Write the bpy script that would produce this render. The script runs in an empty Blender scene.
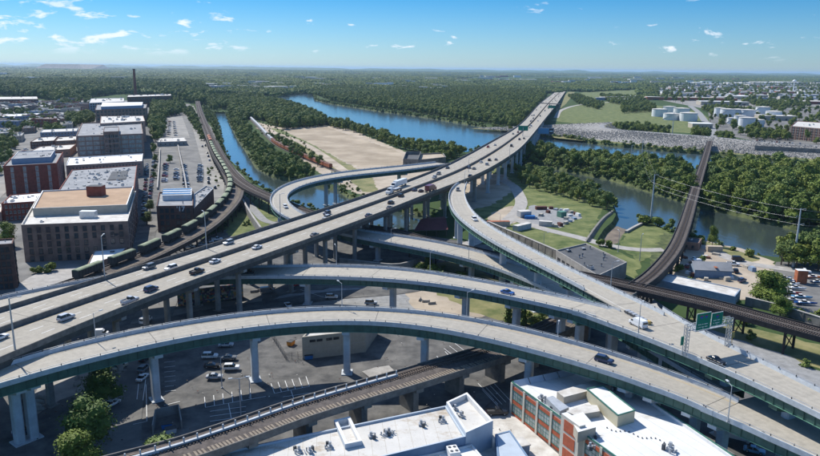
import bpy, math, random
from math import sin, cos, tan, atan, atan2, sqrt, pi, hypot, floor
from mathutils import Vector, Matrix
from mathutils.geometry import delaunay_2d_cdt
random.seed(7)
R = random.Random(11)
sc = bpy.context.scene
COL = sc.collection
# ------------------------------------------------------------------ camera
CAM_Z = 85.0; FOC = 700.0
PITCH = atan((228 - 68.6) / FOC); ROLL = 0.0109
cam = bpy.data.cameras.new('camera'); co = bpy.data.objects.new('camera', cam); COL.objects.link(co)
cam.sensor_width = 36; cam.lens = FOC / 820 * 36; cam.clip_start = 1; cam.clip_end = 90000
co.location = (0, 0, CAM_Z)
co.rotation_euler = (Matrix.Rotation(pi / 2 - PITCH, 3, 'X') @ Matrix.Rotation(ROLL, 3, 'Z')).to_euler()
sc.camera = co
# ------------------------------------------------------------------ sun, sky, exposure
SUN_EL = math.radians(45.0); SUN_AZ = atan2(-0.66, 0.75)      # azimuth clockwise from +Y
sl = bpy.data.lights.new('sun', 'SUN'); so = bpy.data.objects.new('sun', sl); COL.objects.link(so)
sl.energy = 4.7; sl.angle = math.radians(0.53); sl.color = (1, .955, .88)
sd = Vector((sin(SUN_AZ) * cos(SUN_EL), cos(SUN_AZ) * cos(SUN_EL), sin(SUN_EL)))
so.rotation_euler = sd.to_track_quat('Z', 'Y').to_euler(); so.location = sd * 300
w = bpy.data.worlds.new('World'); sc.world = w; w.use_nodes = True
nt = w.node_tree; N = nt.nodes; Lk = nt.links
bg = N['Background']; bg.inputs[1].default_value = 0.148
sky = N.new('ShaderNodeTexSky'); sky.sky_type = 'NISHITA'; sky.sun_disc = False
sky.sun_elevation = SUN_EL; sky.sun_rotation = SUN_AZ
sky.altitude = 0; sky.air_density = 1.15; sky.dust_density = .25; sky.ozone_density = 2.2
tc = N.new('ShaderNodeTexCoord'); sep = N.new('ShaderNodeSeparateXYZ'); Lk.new(tc.outputs['Generated'], sep.inputs[0])
def wmath(op, a, b=None, clamp=False):
    m = N.new('ShaderNodeMath'); m.operation = op; m.use_clamp = clamp
    for i, v in enumerate((a, b)):
        if v is None: continue
        if isinstance(v, (int, float)): m.inputs[i].default_value = v
        else: Lk.new(v, m.inputs[i])
    return m.outputs[0]
# small fair-weather clouds: flat-based puffs in low bands above the horizon, more of them towards the east (left)
cb = N.new('ShaderNodeCombineXYZ'); Lk.new(wmath('MULTIPLY', sep.outputs[0], 20), cb.inputs[0]); Lk.new(wmath('MULTIPLY', sep.outputs[1], 20), cb.inputs[1]); Lk.new(wmath('MULTIPLY', sep.outputs[2], 62), cb.inputs[2])
n1 = N.new('ShaderNodeTexNoise'); n1.inputs['Scale'].default_value = 1.25; n1.inputs['Detail'].default_value = 8; n1.inputs['Roughness'].default_value = .58; n1.inputs['Distortion'].default_value = .3
Lk.new(cb.outputs[0], n1.inputs['Vector'])
n2 = N.new('ShaderNodeTexNoise'); n2.inputs['Scale'].default_value = .16; n2.inputs['Detail'].default_value = 2
Lk.new(cb.outputs[0], n2.inputs['Vector'])
cov = wmath('ADD', wmath('MULTIPLY', n1.outputs[0], .85), wmath('MULTIPLY', n2.outputs[0], .30))
side = wmath('MULTIPLY', wmath('MULTIPLY', sep.outputs[0], -1), .10)
mask = wmath('MULTIPLY', wmath('SUBTRACT', wmath('ADD', cov, side), .672), 12.0, True)
hz = wmath('MULTIPLY', wmath('SUBTRACT', sep.outputs[2], .012), 60, True)
hz2 = wmath('SUBTRACT', 1, wmath('MULTIPLY', wmath('SUBTRACT', sep.outputs[2], .055), 16, True))
mask = wmath('MULTIPLY', wmath('MULTIPLY', mask, hz), wmath('ADD', .12, wmath('MULTIPLY', hz2, .78)))
tint = N.new('ShaderNodeMixRGB'); tint.blend_type = 'MULTIPLY'; tint.inputs[0].default_value = 1; 
tg = N.new('ShaderNodeMixRGB'); Lk.new(wmath('MULTIPLY', sep.outputs[2], 10, True), tg.inputs[0]); tg.inputs[1].default_value = (.33, .50, .80, 1); tg.inputs[2].default_value = (.075, .31, .60, 1)
tg2 = N.new('ShaderNodeMixRGB'); Lk.new(wmath('MULTIPLY', wmath('SUBTRACT', sep.outputs[2], .1), 1.6, True), tg2.inputs[0]); Lk.new(tg.outputs[0], tg2.inputs[1]); tg2.inputs[2].default_value = (.64, .78, .92, 1); Lk.new(tg2.outputs[0], tint.inputs[2])
Lk.new(sky.outputs[0], tint.inputs[1])
mx = N.new('ShaderNodeMixRGB'); Lk.new(mask, mx.inputs[0]); Lk.new(tint.outputs[0], mx.inputs[1]); mx.inputs[2].default_value = (5.4, 5.8, 6.3, 1)
Lk.new(mx.outputs[0], bg.inputs[0])
sc.view_settings.view_transform = 'Standard'; sc.view_settings.look = 'None'; sc.view_settings.exposure = 0.3; sc.view_settings.gamma = 1
sc.cycles.max_bounces = 4; sc.cycles.diffuse_bounces = 2; sc.cycles.glossy_bounces = 2; sc.cycles.transmission_bounces = 2
sc.cycles.volume_bounces = 0; sc.cycles.caustics_reflective = False; sc.cycles.caustics_refractive = False
# ------------------------------------------------------------------ survey helper: a sight line of the photograph meets the level z
def P(px, py, z=0.0):
    x = px - 410; y = 228 - py
    xr = x * cos(ROLL) - y * sin(ROLL); yr = x * sin(ROLL) + y * cos(ROLL)
    d = (xr, FOC * cos(PITCH) + yr * sin(PITCH), -FOC * sin(PITCH) + yr * cos(PITCH))
    t = (z - CAM_Z) / d[2]
    return Vector((d[0] * t, d[1] * t, z))
def Q(v):
    z = v[2] - CAM_Z
    dep = v[1] * cos(PITCH) - z * sin(PITCH); yr = (v[1] * sin(PITCH) + z * cos(PITCH)) * FOC / dep; xr = v[0] * FOC / dep
    return 410 + xr * cos(ROLL) + yr * sin(ROLL), 228 + xr * sin(ROLL) - yr * cos(ROLL)
def PP(pts, z=0.0): return [P(a, b, z) for a, b in pts]
# ------------------------------------------------------------------ materials
MATS = {}
def mat(name, col, rough=.8, var=.12, scale=.5, spec=.3, metal=0, bump=0, col2=None, coords='pos', fac=None, detail=6):
    if name in MATS: return MATS[name]
    m = bpy.data.materials.new(name); m.use_nodes = True; MATS[name] = m
    t = m.node_tree; b = t.nodes['Principled BSDF']
    b.inputs['Roughness'].default_value = rough; b.inputs['Metallic'].default_value = metal
    b.inputs['Specular IOR Level'].default_value = spec
    if var == 0 and col2 is None:
        b.inputs['Base Color'].default_value = (*col, 1); return m
    g = t.nodes.new('ShaderNodeNewGeometry') if coords == 'pos' else t.nodes.new('ShaderNodeTexCoord')
    vec = g.outputs['Position'] if coords == 'pos' else g.outputs['Object']
    n = t.nodes.new('ShaderNodeTexNoise'); n.inputs['Scale'].default_value = scale; n.inputs['Detail'].default_value = detail; n.inputs['Roughness'].default_value = .65
    t.links.new(vec, n.inputs['Vector'])
    r = t.nodes.new('ShaderNodeValToRGB'); t.links.new(n.outputs[0], r.inputs[0])
    a = tuple(max(0, c * (1 - var)) for c in col); c2 = col2 or tuple(min(1, c * (1 + var)) for c in col)
    r.color_ramp.elements[0].position = .33; r.color_ramp.elements[1].position = .67
    r.color_ramp.elements[0].color = (*a, 1); r.color_ramp.elements[1].color = (*c2, 1)
    t.links.new(r.outputs[0], b.inputs['Base Color'])
    if bump:
        bn = t.nodes.new('ShaderNodeBump'); bn.inputs['Strength'].default_value = bump; bn.inputs['Distance'].default_value = .2
        t.links.new(n.outputs[0], bn.inputs['Height']); t.links.new(bn.outputs[0], b.inputs['Normal'])
    return m
def mixnode(t, a, b, f, mode='MIX'):
    m = t.nodes.new('ShaderNodeMixRGB'); m.blend_type = mode
    for i, v in ((0, f), (1, a), (2, b)):
        if isinstance(v, (int, float)): m.inputs[i].default_value = v
        elif isinstance(v, tuple): m.inputs[i].default_value = (*v, 1)
        else: t.links.new(v, m.inputs[i])
    return m.outputs[0]
def noise(t, vec, scale, detail=5, rough=.6, lo=None, hi=None):
    n = t.nodes.new('ShaderNodeTexNoise'); n.inputs['Scale'].default_value = scale; n.inputs['Detail'].default_value = detail; n.inputs['Roughness'].default_value = rough
    if vec is not None: t.links.new(vec, n.inputs['Vector'])
    o = n.outputs[0]
    if lo is not None:
        mr = t.nodes.new('ShaderNodeMapRange'); mr.inputs[1].default_value = lo; mr.inputs[2].default_value = hi; t.links.new(o, mr.inputs[0]); o = mr.outputs[0]
    return o
def mapping(t, vec, sc_):
    m = t.nodes.new('ShaderNodeMapping'); m.inputs['Scale'].default_value = sc_; t.links.new(vec, m.inputs[0]); return m.outputs[0]
def concrete_road(name, base, dark, stain=.5):
    m = bpy.data.materials.new(name); m.use_nodes = True; MATS[name] = m
    t = m.node_tree; b = t.nodes['Principled BSDF']; b.inputs['Roughness'].default_value = .85; b.inputs['Specular IOR Level'].default_value = .25
    tc = t.nodes.new('ShaderNodeTexCoord'); uv = tc.outputs['UV']
    slow = noise(t, mapping(t, uv, (.03, .9, 1)), 1, 4, .6, .3, .7)           # wheel tracks running along the lanes
    cross = noise(t, mapping(t, uv, (.45, .03, 1)), 1, 3, .5, .35, .65)         # pours across the deck
    fine = noise(t, mapping(t, uv, (.6, .6, 1)), 1, 8, .75, .3, .7)
    c = mixnode(t, base, dark, slow)
    sx = t.nodes.new('ShaderNodeSeparateXYZ'); t.links.new(uv, sx.inputs[0])
    def mth(op, a, b=0.0):
        m_ = t.nodes.new('ShaderNodeMath'); m_.operation = op
        for i_, v_ in ((0, a), (1, b)):
            if isinstance(v_, (int, float)): m_.inputs[i_].default_value = v_
            else: t.links.new(v_, m_.inputs[i_])
        return m_.outputs[0]
    lane = mth('ADD', mth('MULTIPLY', mth('COSINE', mth('MULTIPLY', sx.outputs[1], 3.45)), .38), .38)      # two darker wheel paths to a lane
    c = mixnode(t, c, dark, mth('MULTIPLY', lane, noise(t, mapping(t, uv, (.02, .3, 1)), 1, 4, .6, .2, .62)))
    wn = t.nodes.new('ShaderNodeTexWhiteNoise'); wn.noise_dimensions = '2D'; cmb = t.nodes.new('ShaderNodeCombineXYZ'); t.links.new(mth('FLOOR', mth('DIVIDE', sx.outputs[0], 7.5)), cmb.inputs[0]); t.links.new(mth('FLOOR', mth('DIVIDE', sx.outputs[1], 3.65)), cmb.inputs[1]); t.links.new(cmb.outputs[0], wn.inputs['Vector'])
    c = mixnode(t, c, tuple(x * .72 for x in base), mth('MULTIPLY', wn.outputs['Value'], .7))       # slabs poured at different times
    spot = noise(t, mapping(t, uv, (.25, .5, 1)), 1, 3, .5, .66, .74); c = mixnode(t, c, tuple(x * .55 for x in dark), mth('MULTIPLY', spot, .6))
    c = mixnode(t, c, mixnode(t, base, tuple(x * .8 for x in base), cross), .45)
    c = mixnode(t, c, mixnode(t, base, dark, fine), stain)
    t.links.new(c, b.inputs['Base Color'])
    return m
concrete_road('highway_concrete', (.47, .425, .345), (.19, .175, .15), .42)
concrete_road('ramp_concrete', (.51, .465, .385), (.22, .205, .175), .45)
M = lambda n: MATS[n]
mat('parapet_concrete', (.47, .50, .52), .8, .14, .8)
mat('old_parapet', (.16, .15, .135), .85, .3, .6)
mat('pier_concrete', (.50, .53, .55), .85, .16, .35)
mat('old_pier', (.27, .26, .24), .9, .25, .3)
mat('green_girder', (.055, .115, .092), .5, .2, .4)
mat('green_bright', (.11, .25, .18), .5, .15, .6)
mat('dark_girder', (.075, .075, .07), .7, .25, .4)
mat('dark_metal', (.05, .05, .05), .6, .2, 1)
mat('joint_and_shade', (.12, .115, .105), .9, .2, 2)
mat('white_paint', (.72, .72, .70), .7, .1, 2)
mat('yellow_paint', (.52, .36, .12), .7, .15, 2)
mat('galvanised', (.42, .44, .46), .5, .1, 1, metal=.3)
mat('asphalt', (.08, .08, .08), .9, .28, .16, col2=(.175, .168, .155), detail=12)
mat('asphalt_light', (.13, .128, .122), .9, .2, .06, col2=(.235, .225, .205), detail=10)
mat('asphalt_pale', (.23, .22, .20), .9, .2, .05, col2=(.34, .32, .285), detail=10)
mat('pavement', (.36, .34, .31), .9, .2, .3)
mat('dirt', (.36, .29, .21), .95, .22, .04, col2=(.52, .44, .34))
mat('sand_lot', (.30, .235, .155), .95, .2, .022, col2=(.47, .385, .28), detail=12)
mat('gravel', (.27, .27, .265), .95, .22, .4)
mat('grass', (.07, .125, .025), .95, .35, .10, col2=(.21, .22, .08), bump=.2, detail=10)
mat('grass_dry', (.13, .165, .05), .95, .3, .09, detail=10, col2=(.30, .26, .12))
mat('weeds', (.05, .085, .025), .95, .5, .25, col2=(.14, .16, .06))
mat('track_ballast', (.10, .085, .075), .95, .35, .6)
mat('timber', (.14, .11, .085), .9, .35, 1.5)
mat('timber_pale', (.25, .205, .155), .9, .3, 1.5)
mat('rail_steel', (.16, .12, .10), .45, .2, 1, metal=.6)
mat('rust', (.13, .055, .04), .8, .4, .5)
mat('viaduct_steel', (.045, .04, .038), .7, .35, .5)
mat('viaduct_concrete', (.20, .19, .17), .9, .35, .3)
mat('riprap_base', (.30, .285, .26), .95, .3, .25)
mat('stone', (.27, .255, .23), .95, .3, .35, col2=(.36, .34, .305))
mat('trunk', (.10, .075, .05), .95, .3, 2)
mat('brick_red', (.24, .075, .05), .9, .25, .6)
mat('brick_dark', (.15, .08, .06), .9, .3, .5)
mat('brick_pink', (.36, .24, .19), .9, .18, .5)
mat('brick_brown', (.26, .17, .13), .9, .35, .25)
mat('stucco', (.42, .38, .31), .9, .12, .4)
mat('roof_white', (.66, .65, .62), .7, .06, .35, col2=(.80, .80, .79))
mat('roof_cream', (.50, .46, .40), .8, .12, .3, col2=(.68, .66, .61))
mat('roof_grey', (.26, .27, .28), .9, .2, .15, col2=(.36, .36, .36))
mat('roof_tan', (.40, .265, .165), .9, .14, .12, col2=(.47, .32, .2))
mat('roof_dark', (.09, .095, .10), .9, .2, .3)
mat('blue_grey_wall', (.22, .29, .38), .8, .1, .5)
mat('duct_metal', (.55, .57, .58), .4, .12, 1, metal=.4)
mat('window_glass', (.035, .05, .06), .12, .5, .4, spec=.6)
mat('window_pale', (.30, .34, .32), .2, .4, .5, spec=.6)
mat('frame_pale', (.48, .44, .38), .8, .1, 1)
mat('frame_dark', (.05, .05, .05), .7, .1, 1)
mat('solar_blue', (.10, .17, .28), .2, .2, .5, spec=.6)
mat('tank_white', (.72, .73, .72), .5, .07, .1)
mat('black_rubber', (.02, .02, .02), .8, 0)
mat('car_glass', (.015, .02, .025), .08, 0, spec=.6)
mat('sign_green', (.005, .19, .13), .4, .05, 1)
mat('lamp_red', (.4, .02, .02), .4, 0)
mat('railcar_green', (.15, .19, .10), .7, .4, .35, col2=(.31, .35, .21))
mat('railcar_grey', (.42, .43, .44), .6, .15, .5)
mat('railcar_dark', (.07, .065, .06), .8, .3, .5)
mat('container_rust', (.36, .12, .055), .7, .2, .5)
mat('orange_paint', (.65, .25, .04), .6, .1, 1)
mat('blue_paint', (.03, .16, .42), .5, .1, 1)
# water
def water(name, col):
    m = bpy.data.materials.new(name); m.use_nodes = True; MATS[name] = m
    t = m.node_tree; b = t.nodes['Principled BSDF']; b.inputs['Roughness'].default_value = .12; b.inputs['Specular IOR Level'].default_value = .55
    g = t.nodes.new('ShaderNodeNewGeometry'); pos = g.outputs['Position']
    big = noise(t, mapping(t, pos, (.004, .004, .004)), 1, 4, .6, .35, .65)
    t.links.new(mixnode(t, col, tuple(c * 1.5 for c in col), big), b.inputs['Base Color'])
    n = noise(t, mapping(t, pos, (.5, .18, .5)), 1, 5, .6)
    bn = t.nodes.new('ShaderNodeBump'); bn.inputs['Strength'].default_value = .25; bn.inputs['Distance'].default_value = .35
    t.links.new(n, bn.inputs['Height']); t.links.new(bn.outputs[0], b.inputs['Normal'])
water('river_water', (.05, .072, .08))
water('channel_water', (.038, .052, .045))
MATS['channel_water'].node_tree.nodes['Principled BSDF'].inputs['Specular IOR Level'].default_value = .42
def stained_roof(name, clean, stain, amount):
    m = bpy.data.materials.new(name); m.use_nodes = True; MATS[name] = m; t = m.node_tree; b = t.nodes['Principled BSDF']; b.inputs['Roughness'].default_value = .75
    pos = t.nodes.new('ShaderNodeNewGeometry').outputs['Position']
    c = mixnode(t, clean, tuple(x * .82 for x in clean), noise(t, pos, .18, 8, .65, .3, .7))
    c = mixnode(t, c, stain, noise(t, mapping(t, pos, (.09, .16, .1)), 1, 9, .7, amount, amount + .10))
    c = mixnode(t, c, stain, noise(t, pos, 1.7, 6, .7, amount + .05, amount + .16))
    t.links.new(c, b.inputs['Base Color'])
stained_roof('stained_white', (.78, .78, .765), (.50, .48, .43), .60)
stained_roof('stained_cream', (.64, .615, .56), (.40, .33, .245), .54)
# ------------------------------------------------------------------ mesh builder
class MB:
    def __init__(s, *mats): s.v = []; s.f = []; s.mi = []; s.uv = []; s.mats = list(mats)
    def m(s, name):
        if name not in s.mats: s.mats.append(name)
        return s.mats.index(name)
    def vert(s, p, uv=(0, 0)): s.v.append(tuple(p)); s.uv.append(uv); return len(s.v) - 1
    def poly(s, pts, mt=None, uvs=None):
        i = len(s.v)
        for k, p in enumerate(pts): s.v.append(tuple(p)); s.uv.append(uvs[k] if uvs else (p[0], p[1]))
        s.f.append(tuple(range(i, i + len(pts)))); s.mi.append(s.m(mt) if mt else 0)
    def box(s, c, d, mt=None, rz=0, top=None, taper=(1, 1)):
        x, y, z = c; a, b, h = d[0] / 2, d[1] / 2, d[2]; i = len(s.v); cr, sr = cos(rz), sin(rz)
        for zz, tx, ty in ((0, 1, 1), (h, *taper)):
            for sx, sy in ((-1, -1), (1, -1), (1, 1), (-1, 1)):
                px, py = sx * a * tx, sy * b * ty
                s.v.append((x + px * cr - py * sr, y + px * sr + py * cr, z + zz)); s.uv.append((px, py))
        k = s.m(mt) if mt else 0; kt = s.m(top) if top else k
        for q, kk in (((0, 3, 2, 1), k), ((4, 5, 6, 7), kt), ((0, 1, 5, 4), k), ((1, 2, 6, 5), k), ((2, 3, 7, 6), k), ((3, 0, 4, 7), k)):
            s.f.append(tuple(i + j for j in q)); s.mi.append(kk)
    def prism(s, pts, z0, z1, mt=None, top=None, bottom=True):
        n = len(pts); i = len(s.v)
        area = sum(pts[j][0] * pts[(j + 1) % n][1] - pts[(j + 1) % n][0] * pts[j][1] for j in range(n))
        if area < 0: pts = pts[::-1]
        for z in (z0, z1):
            for p in pts: s.v.append((p[0], p[1], z)); s.uv.append((p[0], p[1]))
        k = s.m(mt) if mt else 0; kt = s.m(top) if top else k
        s.f.append(tuple(range(i + n, i + 2 * n))); s.mi.append(kt)
        if bottom: s.f.append(tuple(range(i + n - 1, i - 1, -1))); s.mi.append(k)
        for j in range(n):
            s.f.append((i + j, i + (j + 1) % n, i + n + (j + 1) % n, i + n + j)); s.mi.append(k)
    def beam(s, a, b, w_, h, mt=None):
        a = Vector(a); b = Vector(b); d = b - a; L = d.length
        if L < 1e-6: return
        d /= L; up = Vector((0, 0, 1)) if abs(d.z) < .95 else Vector((1, 0, 0))
        x = d.cross(up).normalized() * (w_ / 2); y = x.cross(d).normalized() * (h / 2); i = len(s.v)
        for p in (a, b):
            for q in (-x - y, x - y, x + y, -x + y): s.v.append(tuple(p + q)); s.uv.append((0, 0))
        k = s.m(mt) if mt else 0
        for q in ((0, 1, 2, 3), (7, 6, 5, 4), (0, 4, 5, 1), (1, 5, 6, 2), (2, 6, 7, 3), (3, 7, 4, 0)): s.f.append(tuple(i + j for j in q)); s.mi.append(k)
    def tube(s, a, b, r0, r1=None, n=8, mt=None, cap=True):
        a = Vector(a); b = Vector(b); d = b - a; r1 = r0 if r1 is None else r1
        d.normalize(); up = Vector((0, 0, 1)) if abs(d.z) < .95 else Vector((1, 0, 0))
        x = d.cross(up).normalized(); y = x.cross(d).normalized(); i = len(s.v)
        for p, r in ((a, r0), (b, r1)):
            for j in range(n):
                t = 2 * pi * j / n; s.v.append(tuple(p + x * cos(t) * r + y * sin(t) * r)); s.uv.append((0, 0))
        k = s.m(mt) if mt else 0
        for j in range(n): s.f.append((i + j, i + n + j, i + n + (j + 1) % n, i + (j + 1) % n)); s.mi.append(k)
        if cap:
            s.f.append(tuple(i + j for j in range(n))); s.mi.append(k)
            s.f.append(tuple(i + n + j for j in range(n - 1, -1, -1))); s.mi.append(k)
    def sweep(s, secs, prof, mt=None, mts=None, cap=True, closed=True):
        # secs: (centre, normal, half width, station); prof: points (k, d, dz) -> centre + normal*(k*hw+d)
        n = len(prof); i = len(s.v); kk = [s.m(x) for x in mts] if mts else [s.m(mt) if mt else 0] * n
        for c, nn, hw, st in secs:
            for k, d, dz in prof:
                o = k * hw + d; s.v.append((c.x + nn.x * o, c.y + nn.y * o, c.z + dz)); s.uv.append((st, o + (dz if n > 2 else 0)))
        for a in range(len(secs) - 1):
            for j in range(n if closed else n - 1):
                p, q = i + a * n + j, i + a * n + (j + 1) % n
                s.f.append((p, q, q + n, p + n)); s.mi.append(kk[j])
        if cap and closed:
            s.f.append(tuple(i + j for j in range(n - 1, -1, -1))); s.mi.append(kk[0])
            s.f.append(tuple(i + (len(secs) - 1) * n + j for j in range(n))); s.mi.append(kk[0])
    def mesh(s, name, smooth=False):
        me = bpy.data.meshes.new(name); me.from_pydata(s.v, [], s.f)
        for x in s.mats: me.materials.append(MATS[x])
        me.polygons.foreach_set('material_index', s.mi)
        ul = me.uv_layers.new(name='UVMap')
        idx = [0] * len(me.loops); me.loops.foreach_get('vertex_index', idx)
        flat = [0.0] * (2 * len(idx))
        for j, vi in enumerate(idx): flat[2 * j], flat[2 * j + 1] = s.uv[vi]
        ul.data.foreach_set('uv', flat)
        if smooth: me.polygons.foreach_set('use_smooth', [True] * len(me.polygons))
        me.update(); return me
    def build(s, name, parent=None, smooth=False, **kw): return ob(name, s.mesh(name, smooth), parent, **kw)
def ob(name, me, parent=None, loc=None, rz=0, kind=None):
    o = bpy.data.objects.new(name, me); COL.objects.link(o)
    if parent is not None: o.parent = parent
    if loc is not None: o.location = loc
    if rz: o.rotation_euler = (0, 0, rz)
    if kind: o['kind'] = kind
    return o
def tag(o, label=None, cat=None, group=None, kind=None):
    if label: o['label'] = label
    if cat: o['category'] = cat
    if group: o['group'] = group
    if kind: o['kind'] = kind
    return o
def thing(name, label, cat, loc=(0, 0, 0), rz=0, group=None):
    return tag(ob(name, None, None, loc, rz), label, cat, group)
def copy_tree(o, parent=None):
    c = o.copy(); COL.objects.link(c); c.parent = parent
    for ch in list(o.children): copy_tree(ch, c)
    return c
def clone(o, loc, rz, label, scale=None):
    c = copy_tree(o); c.location = loc; c.rotation_euler = (0, 0, rz); c['label'] = label
    if scale: c.scale = scale if isinstance(scale, tuple) else (scale,) * 3
    return c
ORD = ['first', 'second', 'third', 'fourth', 'fifth', 'sixth', 'seventh', 'eighth', 'ninth', 'tenth', 'eleventh', 'twelfth', 'thirteenth', 'fourteenth', 'fifteenth', 'sixteenth', 'seventeenth', 'eighteenth', 'nineteenth', 'twentieth']
def ordn(i): return ORD[i] if i < 20 else ('twenty-' + ORD[i - 20] if i < 29 else str(i + 1) + 'th')
# ------------------------------------------------------------------ curves
def crom(pts, n=12):
    out = []
    P_ = [pts[0] * 2 - pts[1]] + list(pts) + [pts[-1] * 2 - pts[-2]]
    for i in range(1, len(P_) - 2):
        p0, p1, p2, p3 = P_[i - 1:i + 3]
        d1 = max((p1 - p0).length ** .5, 1e-3); d2 = max((p2 - p1).length ** .5, 1e-3); d3 = max((p3 - p2).length ** .5, 1e-3)
        m1 = (p2 - p1) + d2 * ((p1 - p0) / d1 - (p2 - p0) / (d1 + d2)) ; m2 = (p2 - p1) + d2 * ((p3 - p2) / d3 - (p3 - p1) / (d2 + d3))
        for k in range(n):
            t = k / n; t2 = t * t; t3 = t2 * t
            out.append(p1 * (2 * t3 - 3 * t2 + 1) + m1 * (t3 - 2 * t2 + t) + p2 * (-2 * t3 + 3 * t2) + m2 * (t3 - t2))
    out.append(pts[-1]); return out
def resample(pts, step):
    out = [pts[0].copy()]; acc = 0.0
    for a, b in zip(pts, pts[1:]):
        L = (b - a).length
        while acc + L >= step:
            t = (step - acc) / L; a = a + (b - a) * t; out.append(a.copy()); L = (b - a).length; acc = 0.0
        acc += L
    if (pts[-1] - out[-1]).length > step * .4: out.append(pts[-1].copy())
    return out
def secs_from(cen, hws):
    out = []; st = 0
    for i, c in enumerate(cen):
        a = cen[max(0, i - 1)]; b = cen[min(len(cen) - 1, i + 1)]; d = (b - a); d.z = 0; d.normalize()
        if i: st += (c - cen[i - 1]).length
        out.append((c, Vector((-d.y, d.x, 0)), hws[i], st))
    return out
def smooth(a, n):
    k = len(a); out = []
    for i in range(k):
        r = min(n, i, k - 1 - i); seg = a[i - r:i + r + 1]; t = seg[0] * 0
        for x in seg: t = t + x
        out.append(t / len(seg))
    return out
def ribbon(L, Rr, step=3.0, sm=4, w=None):
    """left and right edge as (px, py, z) sight points -> cross sections"""
    A = resample(crom([P(*p) for p in L]), step); B = resample(crom([P(*p) for p in Rr]), step / 2)
    cen = []; hw = []; j = 0
    for a in A:
        best = min(range(len(B)), key=lambda q: (B[q].x - a.x) ** 2 + (B[q].y - a.y) ** 2)
        if best < j: best = j
        j = best; b = B[best]; cen.append((a + b) / 2); hw.append(hypot(a.x - b.x, a.y - b.y) / 2)
    cen = smooth(smooth(cen, sm), sm); hw = smooth(smooth(hw, sm), sm)
    pts = [Vector((c.x, c.y, c.z)) for c in cen]
    return secs_from(pts, [w / 2 if w else h for h in hw])
def path(pts, hw, step=3.0):
    c = resample(crom([P(*p) for p in pts]), step); return secs_from(c, [hw] * len(c))
def shift(secs, k, d, hw=None):
    out = []
    for c, n, h, st in secs: out.append((c + n * (k * h + d), n, h if hw is None else hw, st))
    return out
def near(secs, p):
    return min(range(len(secs)), key=lambda i: (secs[i][0].x - p[0]) ** 2 + (secs[i][0].y - p[1]) ** 2)
def at(secs, s, off=0, dz=0):
    for i in range(len(secs) - 1):
        if secs[i + 1][3] >= s: break
    a, b = secs[i], secs[i + 1]; t = (s - a[3]) / max(1e-6, b[3] - a[3]); c = a[0].lerp(b[0], t); n = a[1].lerp(b[1], t)
    d = b[0] - a[0]; return c + n * off + Vector((0, 0, dz)), atan2(d.y, d.x)
def inside(p, poly):
    x, y = p[0], p[1]; c = False; n = len(poly); j = n - 1
    for i in range(n):
        xi, yi = poly[i][0], poly[i][1]; xj, yj = poly[j][0], poly[j][1]
        if (yi > y) != (yj > y) and x < (xj - xi) * (y - yi) / (yj - yi) + xi: c = not c
        j = i
    return c
# ================================================================== GROUND AND WATER
def land_material():
    m = bpy.data.materials.new('land'); m.use_nodes = True; MATS['land'] = m
    t = m.node_tree; b = t.nodes['Principled BSDF']; b.inputs['Roughness'].default_value = .95; b.inputs['Specular IOR Level'].default_value = .1
    pos = t.nodes.new('ShaderNodeNewGeometry').outputs['Position']
    a = noise(t, pos, .004, 6, .6, .4, .6); c = noise(t, pos, .05, 6, .7, .3, .7)
    col = mixnode(t, (.035, .062, .022), (.075, .105, .035), c)
    col = mixnode(t, col, (.05, .085, .03), a)
    t.links.new(col, b.inputs['Base Color'])
land_material()
WATER_Z = -2.6
main_river = [(262, 101), (272, 98), (292, 94), (313, 93), (316, 99.5), (331, 103), (358, 107), (384, 111), (410, 114), (452, 120.5), (492, 127), (520, 131), (548, 135.5), (585, 140.5), (610, 144), (663, 149), (715, 153), (760, 158), (794, 160.5), (860, 165), (900, 168), (900, 186), (860, 180), (720, 171), (640, 163), (590, 158), (560, 156), (530, 150), (508, 147), (466, 152), (442, 147), (410, 145.5), (384, 136), (347, 124.5), (324, 120.5), (300, 108)]
south_channel = [(488, 158.5), (510, 158), (545, 163.5), (563, 168), (610, 177), (649, 188.5), (702, 204), (728, 209.5), (794, 225), (860, 240), (900, 250), (900, 275), (820, 262), (768, 256), (747, 254), (715, 245), (697, 236), (673, 232), (655, 224), (649, 221), (639, 226), (626, 231), (619, 243), (604, 246), (597, 240), (604, 229), (612, 222), (616, 215), (609, 195), (566, 180), (540, 172), (510, 167), (490, 166)]
canal = [(226, 112), (232, 125), (238.7, 137.6), (250, 153.5), (257, 165), (275, 175), (300, 179), (340, 188), (362, 201), (400, 207), (428, 213), (438, 222), (424, 229), (400, 230), (370, 226), (345, 215), (300, 206), (270, 194), (243, 172), (227, 157), (221, 141), (218, 125), (213, 112)]
WATERS = [PP(p) for p in (main_river, south_channel, canal)]
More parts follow.
